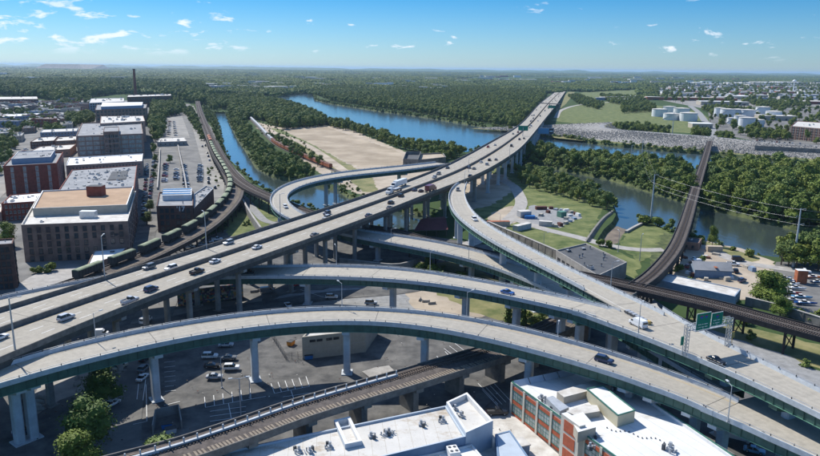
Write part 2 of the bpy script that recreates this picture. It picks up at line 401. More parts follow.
def ground_mesh():
    vs = []; es = []
    def loop(pts):
        i = len(vs); vs.extend(Vector((p[0], p[1])) for p in pts); n = len(pts); es.extend((i + k, i + (k + 1) % n) for k in range(n))
    loop([(-45000, -4000), (45000, -4000), (45000, 45000), (-45000, 45000)])
    for wl in WATERS: loop(wl)
    v, e, f, *_ = delaunay_2d_cdt(vs, es, [], 0, 1e-4)
    mb = MB('land')
    for p in v: mb.vert((p.x, p.y, 0), (p.x, p.y))
    for t in f:
        c = sum((v[i] for i in t), Vector((0, 0))) / 3
        if any(inside(c, wl) for wl in WATERS): continue
        mb.f.append(tuple(t)); mb.mi.append(0)
    k = mb.m('weeds')
    for wl in WATERS:                      # banks falling under the water
        n = len(wl); ar = sum(wl[j].x * wl[(j + 1) % n].y - wl[(j + 1) % n].x * wl[j].y for j in range(n)); sg = 1 if ar > 0 else -1
        inn = []
        for j in range(n):
            d = (wl[(j + 1) % n] - wl[j - 1]); d.z = 0; d.normalize(); inn.append(wl[j] + Vector((-d.y, d.x, 0)) * sg * 3.0 + Vector((0, 0, -4)))
        i = len(mb.v)
        for p in wl: mb.vert((p.x, p.y, 0))
        for p in inn: mb.vert(p)
        for j in range(n):
            q = (i + j, i + (j + 1) % n, i + n + (j + 1) % n, i + n + j); mb.f.append(q if sg > 0 else q[::-1]); mb.mi.append(k)
    return mb
ground_mesh().build('ground', kind='structure')
wb = MB('channel_water')
wb.poly([(-3000, 100, WATER_Z), (3000, 100, WATER_Z), (3000, 6000, WATER_Z), (-3000, 6000, WATER_Z)])
wb.build('water', kind='structure')
mb = MB('river_water')
def water_sheet(w_):
    v, e, f, *_ = delaunay_2d_cdt([Vector((p.x, p.y)) for p in w_], [(i, (i + 1) % len(w_)) for i in range(len(w_))], [], 0, 1e-4); i = len(mb.v)
    for p in v: mb.vert((p.x, p.y, WATER_Z + .02), (p.x, p.y))
    for t in f:
        if inside(sum((v[j] for j in t), Vector((0, 0))) / 3, w_): mb.f.append(tuple(i + j for j in t)); mb.mi.append(0)
water_sheet(WATERS[0]); water_sheet(PP([(226, 112), (232, 125), (238.7, 137.6), (250, 153.5), (257, 165), (262, 170), (256, 182), (243, 172), (227, 157), (221, 141), (218, 125), (213, 112)]))
mb.build('river_surface', kind='structure')
LVL = [0]
def nextz(): LVL[0] += 1; return .004 * LVL[0]
def zone(name, pts, mt, lvl=1, px=True, kind='structure'):
    q = PP(pts) if px else [Vector((p[0], p[1], 0)) for p in pts]
    if mt in ('grass', 'grass_dry', 'dirt', 'gravel', 'sand_lot', 'weeds', 'mud', 'pavement'):      # ragged natural edges
        am = {'pavement': .35, 'sand_lot': 1.5}.get(mt, 1.6); q2 = []
        for a, b in zip(q, q[1:] + q[:1]):
            L = (b - a).length; n_ = max(1, min(60, int(L / 3.5))); d_ = (b - a) / max(L, 1e-6)
            for k in range(n_):
                p = a.lerp(b, k / n_); q2.append(p + Vector((-d_.y, d_.x, 0)) * (R.uniform(-am, am) if k else 0))
        q = q2
    vs = [Vector((p.x, p.y)) for p in q]; n = len(vs)
    v, e, f, *_ = delaunay_2d_cdt(vs, [(i, (i + 1) % n) for i in range(n)], [], 0, 1e-4)
    mb = MB(mt); z_ = nextz()
    for p in v: mb.vert((p.x, p.y, z_), (p.x, p.y))
    for t in f:
        c = sum((v[i] for i in t), Vector((0, 0))) / 3
        if inside(c, q): mb.f.append(tuple(t)); mb.mi.append(0)
    return mb.build(name, kind=kind)
def road(name, pts, w_, mt, lvl=3, z=0):
    s = path([(a, b, z) for a, b in pts], w_ / 2, 5)
    mb = MB(mt); zz = Vector((0, 0, nextz()))
    for i in range(len(s) - 1):
        (c, n, h, u), (c2, n2, h2, u2) = s[i], s[i + 1]
        mb.poly([c - n * h + zz, c2 - n2 * h2 + zz, c2 + n2 * h2 + zz, c + n * h + zz], None, [(u, -h), (u2, -h2), (u2, h2), (u, h)])
    mb.build(name, kind='structure'); return s
# town ground at the left and the flat under the viaducts
zone('town_ground', [(-60, 104), (60, 104), (120, 100), (190, 104), (212, 128), (224, 158), (243, 176), (262, 200), (200, 235), (140, 262), (-60, 320)], 'asphalt_light', 1)
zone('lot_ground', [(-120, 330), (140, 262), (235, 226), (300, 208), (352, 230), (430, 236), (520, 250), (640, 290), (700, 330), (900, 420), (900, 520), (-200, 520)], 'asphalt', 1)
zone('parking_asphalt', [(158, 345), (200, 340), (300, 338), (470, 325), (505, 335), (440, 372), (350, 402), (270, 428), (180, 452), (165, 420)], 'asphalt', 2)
zone('grass_verge', [(232, 190), (250, 184), (270, 200), (296, 214), (270, 224), (236, 238), (225, 232)], 'grass', 3)
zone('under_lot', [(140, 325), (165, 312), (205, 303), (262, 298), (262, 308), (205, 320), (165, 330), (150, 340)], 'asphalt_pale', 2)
zone('dirt_verge', [(488, 232), (500, 236), (530, 250), (560, 262), (548, 262), (520, 254)], 'dirt', 3)
zone('grass_verge', [(345, 232), (350, 224), (372, 230), (352, 236)], 'grass', 3)
zone('dirt_bank', [(40, 372), (120, 335), (150, 340), (138, 372), (60, 400), (30, 420)], 'pavement', 2)
zone('gravel_yard', [(280, 296), (330, 288), (420, 292), (436, 312), (380, 322), (300, 330), (236, 318)], 'gravel', 2)
zone('dirt_yard', [(404, 292), (450, 288), (475, 300), (500, 312), (470, 318), (420, 312)], 'dirt', 3)
zone('grass_bank', [(455, 262), (490, 276), (540, 300), (560, 322), (520, 325), (470, 312), (430, 290), (410, 262)], 'grass_dry', 3)
zone('grass_strip', [(690, 318), (760, 330), (830, 348), (830, 372), (770, 352), (700, 334)], 'grass_dry', 3)
zone('gravel_strip', [(640, 312), (700, 328), (770, 350), (840, 378), (840, 420), (740, 372), (640, 330)], 'gravel', 2)
# island beyond the main deck
zone('dirt_field', [(255, 122), (282, 128), (326, 125.5), (352, 130), (405, 152), (440, 162), (452, 175), (400, 195), (362, 196), (330, 180), (300, 160), (280, 146)], 'dirt', 2)
zone('sand_lot', [(284, 130.5), (326, 127), (352, 136), (402, 153), (402, 165), (382, 167.5), (358, 167), (318, 148)], 'sand_lot', 4)
zone('grass_strip', [(270, 128), (281, 129.5), (318, 147.5), (352, 167), (344, 168), (306, 150)], 'grass', 4)
zone('grass_strip', [(300, 140), (352, 166), (372, 178), (380, 192), (362, 192), (345, 176), (300, 150)], 'grass_dry', 3)
# pumping works meadow
zone('meadow', [(470, 160), (500, 165), (520, 172), (545, 182), (585, 197), (604, 209), (596, 226), (585, 240), (612, 250), (640, 262), (636, 280), (600, 272), (540, 255), (505, 240), (476, 225), (455, 205), (450, 180)], 'grass', 2)
zone('shaded_yard', [(452, 178), (478, 172), (505, 175), (518, 186), (506, 196), (490, 206), (470, 210), (456, 200)], 'dirt', 3)
zone('dirt_yard', [(494, 212), (512, 206), (532, 212), (530, 220), (500, 226), (488, 220)], 'dirt', 4)
zone('gravel_yard', [(516, 214), (534, 205), (562, 210), (582, 217), (560, 228), (530, 226)], 'gravel', 5)
zone('grass_meadow', [(626, 232), (640, 227), (652, 223), (668, 232), (662, 250), (640, 262), (618, 248)], 'grass', 2)
zone('grass_meadow', [(662, 232), (692, 238), (700, 250), (668, 275), (650, 262)], 'weeds', 2)
zone('dirt_yard', [(672, 244), (694, 238), (735, 247), (775, 262), (780, 280), (760, 300), (720, 300), (690, 288), (668, 276)], 'dirt', 3)
zone('grass_strip', [(682, 242), (696, 238), (722, 246), (760, 258), (752, 262), (712, 252)], 'grass_dry', 4)
zone('marina_asphalt', [(776, 262), (900, 262), (900, 350), (830, 345), (780, 300), (770, 280)], 'asphalt_light', 3)
# far bank
zone('levee_meadow', [(552, 121), (566, 108), (590, 101), (640, 103), (700, 112), (708, 118), (712, 134), (640, 131)], 'grass', 2)
zone('levee_meadow', [(566, 96), (585, 92), (640, 90), (640, 96), (590, 100)], 'grass', 2)
zone('verge', [(556, 104), (562, 98), (568, 92), (575, 92), (566, 104), (556, 112)], 'grass_dry', 3)
zone('depot_ground', [(708, 112), (740, 108), (900, 108), (900, 150), (800, 146), (755, 141), (712, 133)], 'asphalt_light', 3)
zone('industrial_ground', [(640, 88), (700, 84), (900, 86), (900, 107), (745, 107), (700, 108), (650, 98)], 'asphalt_pale', 1)
zone('grass_slope', [(548, 134.3), (585, 139.2), (585, 141), (555, 138)], 'grass_dry', 1)
# city lots
zone('city_lot', [(158, 148), (172, 148), (186, 196), (160, 194)], 'asphalt_light', 4)
zone('city_lot', [(176, 146), (196, 146), (208, 192), (190, 194)], 'asphalt_light', 4)
zone('city_lot', [(166, 118), (182, 116), (190, 138), (166, 138)], 'asphalt_pale', 4)
road('dock_street', [(190, 106), (197, 125), (206, 150), (214, 175), (212, 198)], 15, 'asphalt_pale', 6)
road('city_street', [(150, 120), (152, 150), (150, 180), (146, 215), (135, 250), (125, 275)], 15, 'asphalt', 6)
road('city_street', [(146, 232), (170, 214), (196, 205), (214, 200)], 9, 'asphalt_light', 7)
road('city_street', [(-30, 215), (30, 160), (46, 145), (62, 128), (90, 108)], 14, 'asphalt_pale', 5)
road('street', [(118, 540), (112, 440), (118, 400), (134, 365), (148, 330), (160, 300), (175, 270)], 13, 'asphalt_light', 6)
road('street', [(130, 330), (200, 316), (262, 306), (330, 296), (400, 290), (440, 282)], 10, 'asphalt', 7)
road('access_road', [(440, 252), (470, 244), (506, 222), (521, 205), (518, 193), (513, 186), (502, 180)], 8, 'pavement', 6)
road('access_road', [(512, 218), (540, 228), (580, 238), (610, 246), (640, 250), (664, 250)], 7, 'pavement', 6)
road('footpath', [(236, 192), (246, 200), (256, 212), (268, 222), (290, 226)], 5, 'gravel', 6)
road('access_road', [(676, 246), (700, 246), (740, 262), (790, 270), (830, 276)], 7, 'pavement', 6)
road('haul_road', [(258, 128), (300, 142), (345, 172), (352, 178)], 9, 'dirt', 6)
road('levee_road', [(556, 118), (562, 110), (580, 105), (612, 102), (640, 99)], 9, 'pavement', 6)
road('bank_path', [(555, 130.5), (600, 136.5), (650, 142), (715, 149), (760, 153)], 5, 'grass_dry', 8)
road('rail_bed', [(712, 140), (712, 130), (704, 120), (698, 112), (690, 106)], 12, 'gravel', 6)
# ------------------------------------------------------------------ levee: a sloping bank of stones with a flat crest
def levee():
    crest = [(540, 118, 7), (585, 125, 7), (610, 129, 7), (660, 133, 7), (710, 136.5, 7), (760, 142, 7), (820, 146, 7), (900, 151, 7)]
    toe = [(548, 134.6, 0), (585, 139.6, 0), (610, 143, 0), (663, 148, 0), (715, 152.3, 0), (760, 157, 0), (820, 161, 0), (900, 166, 0)]
    s = ribbon(crest, toe, 8, 4); s = [(Vector((c.x, c.y, 0)), n, h, st) for c, n, h, st in s]
    mb = MB('riprap_base', 'grass_dry', 'gravel')
    mb.sweep(s, [(-1, -1, .0), (-1, 6, .9), (1, -6, 7), (1, 3, 7), (1, 26, 0)], mts=['grass_dry', 'riprap_base', 'gravel', 'grass_dry', 'riprap_base'])
    mb.build('levee', kind='structure')
    rb = MB('stone'); rr = random.Random(3)
    for k in range(17000):
        st = rr.uniform(0, s[-1][3]); i = min(len(s) - 1, int(st / s[-1][3] * (len(s) - 1))); h = s[i][2]; u = rr.random(); off = -h + 5 + (2 * h - 10) * u
        p, a = at(s, st, off, .8 + 6.2 * u - .3); r = rr.uniform(.5, 1.5)
        rb.box(p, (r, r * rr.uniform(.6, 1), r * rr.uniform(.5, .9)), None, rr.uniform(0, 3), taper=(.6, .7))
    rb.build('levee_stones', kind='stuff')
    return s
LEV = levee()
# ================================================================== ELEVATED ROADS
def parapet_prof(side, h=.95, t=.45):
    s = side
    pr = [(s, 0, -.25), (s, 0, h), (s, -s * t * .55, h), (s, -s * t, .0), (s, -s * t, -.2)]
    return pr if s < 0 else pr[::-1]
def viaduct(name, label, cat, S, road_mt, par_mt, gird_mt, depth=2.0, left=(0, 1), right=(0, 1), posts=True, barrier_h=.95, joint=24, girders=4, pier_mt='pier_concrete'):
    t = thing(name, label, cat, tuple(S[0][0]))
    inv = -Vector(S[0][0]); SS = [(c + inv, n, h, st) for c, n, h, st in S]
    mb = MB(road_mt); mb.sweep(SS, [(-1, .02, -.28), (1, -.02, -.28), (1, -.02, 0), (-1, .02, 0)]); mb.build('deck', t)
    n = len(SS)
    for sd, (a, b) in ((1, left), (-1, right)):
        seg = SS[int(a * n):max(int(a * n) + 2, int(b * n))]
        if b <= a: continue
        pb = MB(par_mt); pb.sweep(seg, parapet_prof(sd, barrier_h)); pb.build('parapet', t)
        if posts:
            rb = MB('dark_metal'); L0, L1 = seg[0][3], seg[-1][3]; q = L0 + 1
            while q < L1:
                i = min(range(len(seg)), key=lambda z: abs(seg[z][3] - q)); p, an = at(SS, q, 0, barrier_h - .02); h = seg[i][2]
                nn = Vector((-sin(an), cos(an), 0)); c = p + nn * sd * (h - .28)
                rb.box(c, (.16, .16, .42), None, an); q += 4.6
            rb.build('rail_posts', t, kind='stuff')
            rl = MB('galvanised'); rl.sweep(seg, [(sd, -sd * .32, barrier_h + .32), (sd, -sd * .22, barrier_h + .32), (sd, -sd * .22, barrier_h + .40), (sd, -sd * .32, barrier_h + .40)]); rl.build('hand_rail', t)
    # longitudinal girders
    for g in range(girders):
        k = -1 + 2 * g / (girders - 1); d = -k * .55
        gb = MB(gird_mt); sgn = 1
        gb.sweep(SS, [(k, d - .12, -depth), (k, d + .12, -depth), (k, d + .12, -.29), (k, d - .12, -.29)])
        if gird_mt != 'dark_girder': gb.sweep(SS, [(k, d - .35, -depth - .08), (k, d + .35, -depth - .08), (k, d + .35, -depth), (k, d - .35, -depth)], mt='green_bright')
        gb.build('girder', t)
    if gird_mt != 'dark_girder':
        sb = MB(gird_mt, 'green_bright'); q = 1.5; kk = 0
        while q < SS[-1][3] - 1:
            i = min(range(n), key=lambda z: abs(SS[z][3] - q)); p, an = at(SS, q, 0, 0); nn = Vector((-sin(an), cos(an), 0))
            for sd in (-1, 1):
                c = p + nn * sd * (SS[i][2] - .42) ; w_ = .9 if kk % 9 == 4 else .07; sb.box((c.x, c.y, c.z - depth + .02), (w_, .12 if w_ > .5 else .3, depth - .35), None, an)
            q += 2.4; kk += 1
        sb.build('stiffeners', t, kind='stuff')
    # expansion joints, one strip each
    if joint:
        q = joint * .6
        while q < SS[-1][3] - 3:
            p, an = at(SS, q, 0, 0); i = min(range(n), key=lambda z: abs(SS[z][3] - q)); h = SS[i][2] - .5
            jb = MB('joint_and_shade'); jb.box((0, 0, .004), (.16, 2 * h, .006)); o = jb.build('expansion_joint', t, loc=p, rz=an); q += joint
    return t, SS, inv
def pier(t, inv, base, top_z, wid, thick, rz, mt='pier_concrete', cap=None, cols=1, spread=0, label=None, ground=0.0):
    """a column (or two) with a cap beam, standing on the ground"""
    mb = MB(mt); H_ = top_z - ground - .0
    for k in range(cols):
        o = (k - (cols - 1) / 2) * spread
        c = Vector(base) + Vector((-sin(rz), cos(rz), 0)) * o
        # chamfered shaft
        hw, ht, ch = thick / 2, wid / 2, min(thick, wid) * .16
        pts = [(-hw + ch, -ht), (hw - ch, -ht), (hw, -ht + ch), (hw, ht - ch), (hw - ch, ht), (-hw + ch, ht), (-hw, ht - ch), (-hw, -ht + ch)]
        q = [(c.x + a * cos(rz) - b * sin(rz) + inv.x, c.y + a * sin(rz) + b * cos(rz) + inv.y) for a, b in pts]
        mb.prism(q, ground - 4 + inv.z, top_z - (1.5 if cap else 0) + inv.z, bottom=False)
        mb.box((c.x + inv.x, c.y + inv.y, ground - .2 + inv.z), (thick + 1.2, wid + 1.2, .5), None, rz)
    o = mb.build('pier', t)
    if cap:
        cb = MB(mt if cap[1] is None else cap[1]); w2 = cap[0] / 2; z1 = top_z + inv.z; c = Vector(base) + inv; tx = thick * .55
        prof = [(-w2, z1), (w2, z1), (w2, z1 - .9), (wid * .5 * (1 if cols == 1 else 0) + (spread * (cols - 1) / 2 + wid / 2 if cols > 1 else 0), z1 - 1.9), (-(wid * .5 * (1 if cols == 1 else 0) + (spread * (cols - 1) / 2 + wid / 2 if cols > 1 else 0)), z1 - 1.9), (-w2, z1 - .9)]
        rows = []
        for e in (-tx, tx):
            rows.append([Vector((c.x + e * cos(rz) - b * sin(rz), c.y + e * sin(rz) + b * cos(rz), z)) for b, z in prof])
        cb.poly(rows[0][::-1]); cb.poly(rows[1])
        for j in range(6): cb.poly([rows[0][j], rows[0][(j + 1) % 6], rows[1][(j + 1) % 6], rows[1][j]])
        cb.build('pier_cap', o)
    return o
def piers_at(t, S, inv, pxs, depth, wid=3.0, thick=1.8, mt='pier_concrete', cap=True, cols=1, spread=0, capw=.92, capmt=None):
    for px, py in pxs:
        b = P(px, py, 0); i = near(S, b); c, n, h, st = S[i]; rz = atan2(-n.x, n.y)
        b = c.copy(); b.z = 0
        pier(t, inv, b, c.z - depth - .1, wid, thick, rz, mt, (2 * h * capw, capmt) if cap else None, cols, spread)
def zl(pts, z): return [(a, b, z) for a, b in pts]
# --- the interstate
ML = zl([(-230, 383), (-60, 330), (0, 312), (65, 292), (130, 271.6), (233, 240), (303, 217), (360, 199), (384, 190.6), (438, 170), (451, 164), (479, 149), (511, 130.5)], 19) + [(522, 121, 19), (539, 104, 10), (556.6, 91, 2)]
MR = zl([(-230, 470), (-60, 390), (-10, 363), (47.6, 343), (130, 305.7), (250, 263), (304.5, 243), (360, 223), (409.5, 203), (440, 190)], 19) + [(468, 181, 19), (490, 169.6, 19), (519, 150.6, 19), (530, 138.7, 19), (548.7, 116.5, 11), (566, 91, 2)]
SM = ribbon(ML, MR, 6, 6)
t_main, SS, inv = viaduct('highway_viaduct', 'wide grey concrete interstate viaduct running from the lower left across the river', 'viaduct', SM, 'highway_concrete', 'old_parapet', 'dark_girder', 2.0, joint=30, girders=6, posts=False, barrier_h=1.25)
mb = MB('joint_and_shade'); mb.sweep(SS, [(.06, -1.5, .004), (.06, 1.4, .004)], closed=False, cap=False); mb.sweep(SS, [(1, -1.6, .004), (1, -.4, .004)], closed=False, cap=False); mb.build('barrier_shade_strip', t_main)  # dark strips: shadow and gap beside median and far parapet, put in as colour
# median barrier along the centre, lane lines
mb = MB('old_parapet'); mb.sweep(SS, [(.06, -.45, .0), (.06, -.3, 1.35), (.06, .3, 1.35), (.06, .45, .0)][::-1], cap=True); mb.build('median_barrier', t_main)
yb = MB('yellow_paint')
for d in (-1.6, 1.5): yb.sweep(SS, [(.06, d, .005), (.06, d + .16, .005)], closed=False, cap=False)
yb.build('edge_line', t_main)
wbm = MB('white_paint'); wbm.sweep(SS, [(1, -1.9, .005), (1, -1.75, .005)], closed=False, cap=False); wbm.sweep(SS, [(-1, 1.75, .005), (-1, 1.9, .005)], closed=False, cap=False)
q = 5
while q < SS[-1][3] - 6:
    i = min(range(len(SS)), key=lambda z: abs(SS[z][3] - q)); h = SS[i][2]; nl = 3 if h < 17 else 4
    for sd in (1, -1):
        a0, a1 = (.06 * h + 1.7, h - 1.9) if sd > 0 else (-h + 1.9, .06 * h - 1.7)
        for l in range(1, nl):
            o = a0 + (a1 - a0) * l / nl; p, an = at(SS, q, o, .0); p2, _ = at(SS, q + 4, o, .0)
            nn = Vector((-sin(an), cos(an), 0)) * .09; zz = Vector((0, 0, .007))
            wbm.poly([p - nn + zz, p2 - nn + zz, p2 + nn + zz, p + nn + zz])
    q += 12
wbm.build('lane_marks', t_main, kind='stuff')
q = 14
st_end = SM[-1][3]
i_shore = near(SM, P(535, 128, 0))
k = 0
while q < SM[i_shore][3]:
    i = min(range(len(SM)), key=lambda z: abs(SM[z][3] - q)); c, n, h, st = SM[i]; rz = atan2(-n.x, n.y); b = c.copy(); b.z = 0
    far = c.y > 420
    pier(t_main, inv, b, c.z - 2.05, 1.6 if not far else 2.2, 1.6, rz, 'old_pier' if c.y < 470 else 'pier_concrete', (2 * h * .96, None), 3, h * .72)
    q += 26 if not far else 34; k += 1
# --- ramps
def ramp(name, label, L, Rr, joint=26, left=(0, 1), right=(0, 1), depth=2.2, gird='green_girder', **kw):
    S = ribbon(L, Rr, 3.5, 5); t, ss, iv = viaduct(name, label, 'ramp', S, 'ramp_concrete', 'parapet_concrete', gird, depth, left, right, joint=joint, **kw); return S, t, iv, ss
loopL = [(447, 160.5, 19), (426, 164, 19), (400, 166.6, 19), (360, 170.8, 18.5), (325, 174.8, 17.5), (293.5, 182, 16.5), (276, 189, 15.8), (268, 200, 15), (271, 209.7, 14.2), (279, 217.6, 13.3), (300, 225.5, 12.3), (346, 236.7, 11), (372, 240.8, 10.5), (403, 247, 10), (435, 252.8, 10), (470, 260.5, 10), (494, 268.5, 10), (517, 277, 10), (544, 289, 10), (580, 308, 10.5), (628, 339, 11.5), (664, 361, 12.2), (700, 383, 13), (734, 400.5, 13)]
loopR = [(451, 164.3, 19), (426, 168, 19), (400, 171.5, 19), (360, 175, 18.5), (325, 179.3, 17.5), (301, 186, 16.5), (288.7, 191, 15.8), (285, 198.6, 15), (288.7, 206.5, 14.2), (300, 214.5, 13.3), (320, 222.5, 12.3), (356, 231.6, 11), (380, 234.5, 10.5), (408, 237, 10), (435, 242, 10), (470, 248.6, 10), (499, 258.7, 10), (524, 267, 10), (553, 278, 10), (590, 296, 10.5), (650, 329, 11.5), (690, 350, 12.2), (720, 367, 13), (754, 385, 13)]
# a left-hand edge must sit to the left of travel: travelling from the far end towards the camera the outer edge is on the right
S_loop, t_loop, iv_loop, _ = ramp('loop_ramp', 'pale curling ramp that loops off the highway and dives under the main deck', loopR, loopL, 28)
eL = [(-70, 314, 11), (0, 299, 11), (31.7, 291, 11), (63.5, 286, 11), (103, 277, 11), (160, 271, 11), (239.5, 267.8, 11.2), (279, 266.5, 11.6), (331.6, 266, 12.3), (400, 267.8, 13.5), (435, 273, 14.2), (460, 277.7, 14.8), (491.7, 283, 15.6), (523, 288.5, 16.3), (555, 295, 17), (590, 302, 17.9), (606, 306.5, 18.6), (622, 311.6, 19)]
eR = [(-70, 330, 11), (0, 312, 11), (31.7, 303, 11), (63.5, 297, 11), (103, 290, 11), (160, 282, 11), (229, 277.6, 11.2), (279, 278.4, 11.6), (331.6, 278.4, 12.3), (400, 282, 13.5), (435, 286, 14.2), (460, 289.7, 14.8), (491.7, 295, 15.6), (523, 302, 16.3), (555, 310, 17), (590, 318.5, 17.9), (601.7, 322, 18.7), (610, 325, 19)]
S_mid, t_mid, iv_mid, _ = ramp('middle_ramp', 'curving middle ramp with green girders, one blue car on it', eL, eR, 26)
fL = [(-75, 398, 17), (-40, 379, 17), (8, 362, 17), (52.6, 349, 17), (105, 338.5, 17), (158, 328, 17), (200, 320, 17), (253, 313.4, 17), (305, 309, 17), (358, 307.6, 17), (400, 309.5, 17), (452.6, 316, 16.5), (505, 325.5, 16), (558, 339, 15.3), (617.6, 353.5, 14.6), (659, 369, 14), (700, 384, 13.4), (738, 402, 13)]
fR = [(-75, 418, 17), (-40, 400, 17), (0, 385, 17), (52.6, 371, 17), (105, 357, 17), (158, 345, 17), (200, 336.5, 17), (253, 328.6, 17), (305, 324, 17), (358, 321.3, 17), (400, 324.5, 17), (452.6, 332, 16.5), (505, 343.7, 16), (537, 354, 15.3), (584, 367, 14.6), (633.5, 380, 14), (690, 404, 13.4), (724, 420, 13)]
S_low, t_low, iv_low, _ = ramp('lower_ramp', 'long sweeping lower ramp nearest the camera, on tall grey piers', fL, fR, 30, depth=2.4)
dL = [(467, 183.5, 19.02), (463.6, 193, 19), (466, 200, 19), (470.6, 211, 19), (482, 222, 19), (502, 235, 19), (529, 249, 19), (553, 262, 19), (572, 272, 19), (586, 278.5, 19), (617.6, 292, 19), (637, 301, 19), (665, 315.5, 19)]
dR = [(459, 183, 19.02), (450, 189, 19), (448, 196, 19), (450, 209.5, 19), (459.5, 220.6, 19), (482, 236.5, 19), (505.5, 250.7, 19), (529, 262, 19), (550, 271, 19), (570, 282.7, 19), (601.7, 300, 19), (621, 310.6, 19), (648, 325, 19)]
S_fly, t_fly, iv_fly, _ = ramp('flyover_ramp', 'high flyover ramp peeling off the right side of the highway over green steel girders', dL, dR, 26, right=(0, .885))
mL = [(622, 294, 18.985), (649, 307, 18.985), (681, 324, 18.985), (717, 341, 18.985), (753.5, 358.5, 18.985), (785, 375, 18.985), (820, 392, 18.985), (900, 432, 18.985)]
mR = [(608, 324.6, 18.985), (633.5, 335, 18.985), (659, 346, 18.985), (687, 356.5, 18.985), (721.7, 369, 18.985), (769, 391.5, 18.985), (807, 411, 18.985), (900, 460, 18.985)]
S_mrg, t_mrg, iv_mrg, ss_mrg = ramp('merged_ramp', 'wide merged ramp under the green sign gantry at the right', mL, mR, 26, girders=5, left=(.14, 1))
jL = [(752, 384, 12.985), (769, 393, 12.985), (820, 419, 12.985), (900, 462, 12.985)]
jR = [(722, 419, 12.985), (769, 439, 12.985), (804, 455, 12.985), (870, 488, 12.985)]
S_join, t_join, iv_join, ss_join = ramp('merged_lower_ramp', 'shaded road where the lower ramp and the loop road join, under the wide ramp', jL, jR, 0, girders=5)
mb = MB('yellow_paint'); mb.sweep([(c + iv_low, n, h, st) for c, n, h, st in S_low], [(1, -1.7, .005), (1, -1.55, .005)], closed=False, cap=False); mb.build('edge_line', t_low)
for S_, t_, iv_ in ((S_mid, t_mid, iv_mid), (S_fly, t_fly, iv_fly), (S_loop, t_loop, iv_loop), (S_mrg, t_mrg, iv_mrg)):
    mb = MB('white_paint'); mb.sweep([(c + iv_, n, h, st) for c, n, h, st in S_], [(-1, 1.6, .005), (-1, 1.72, .005)], closed=False, cap=False); mb.build('edge_line', t_)
for px_, py_ in ((12, 377), (34, 369), (-60, 400)):
    i = near(S_low, P(px_, py_, 17)); c, n, h, st = S_low[i]; pier(t_low, iv_low, Vector((c.x, c.y, 0)), c.z - 2.5, 2.4, 2.0, atan2(-n.x, n.y), 'pier_concrete', (2 * h * .8, None))
piers_at(t_low, S_low, iv_low, [(159, 412), (259, 392), (347, 378), (432, 368), (541, 378), (640, 412), (668, 425), (705, 440), (745, 458)], 2.45, 2.6, 1.9, cols=1)
piers_at(t_mid, S_mid, iv_mid, [(298, 316), (389, 316), (484, 318), (548, 328), (592, 345), (612, 352)], 2.25, 2.6, 1.8)
piers_at(t_loop, S_loop, iv_loop, [(416, 183), (372, 190), (329, 203), (303, 199), (290, 230), (378, 262), (459, 282), (520, 300), (560, 322), (610, 352), (650, 375), (700, 405)], 2.25, 2.4, 1.7)
piers_at(t_fly, S_fly, iv_fly, [(456, 238), (461, 246), (482, 262), (520, 288), (556, 308), (592, 330)], 2.25, 2.4, 1.8, capmt='green_girder')
piers_at(t_mrg, S_mrg, iv_mrg, [(640, 362), (704, 388), (760, 420), (820, 455)], 2.25, 2.6, 1.9, capmt='green_girder')
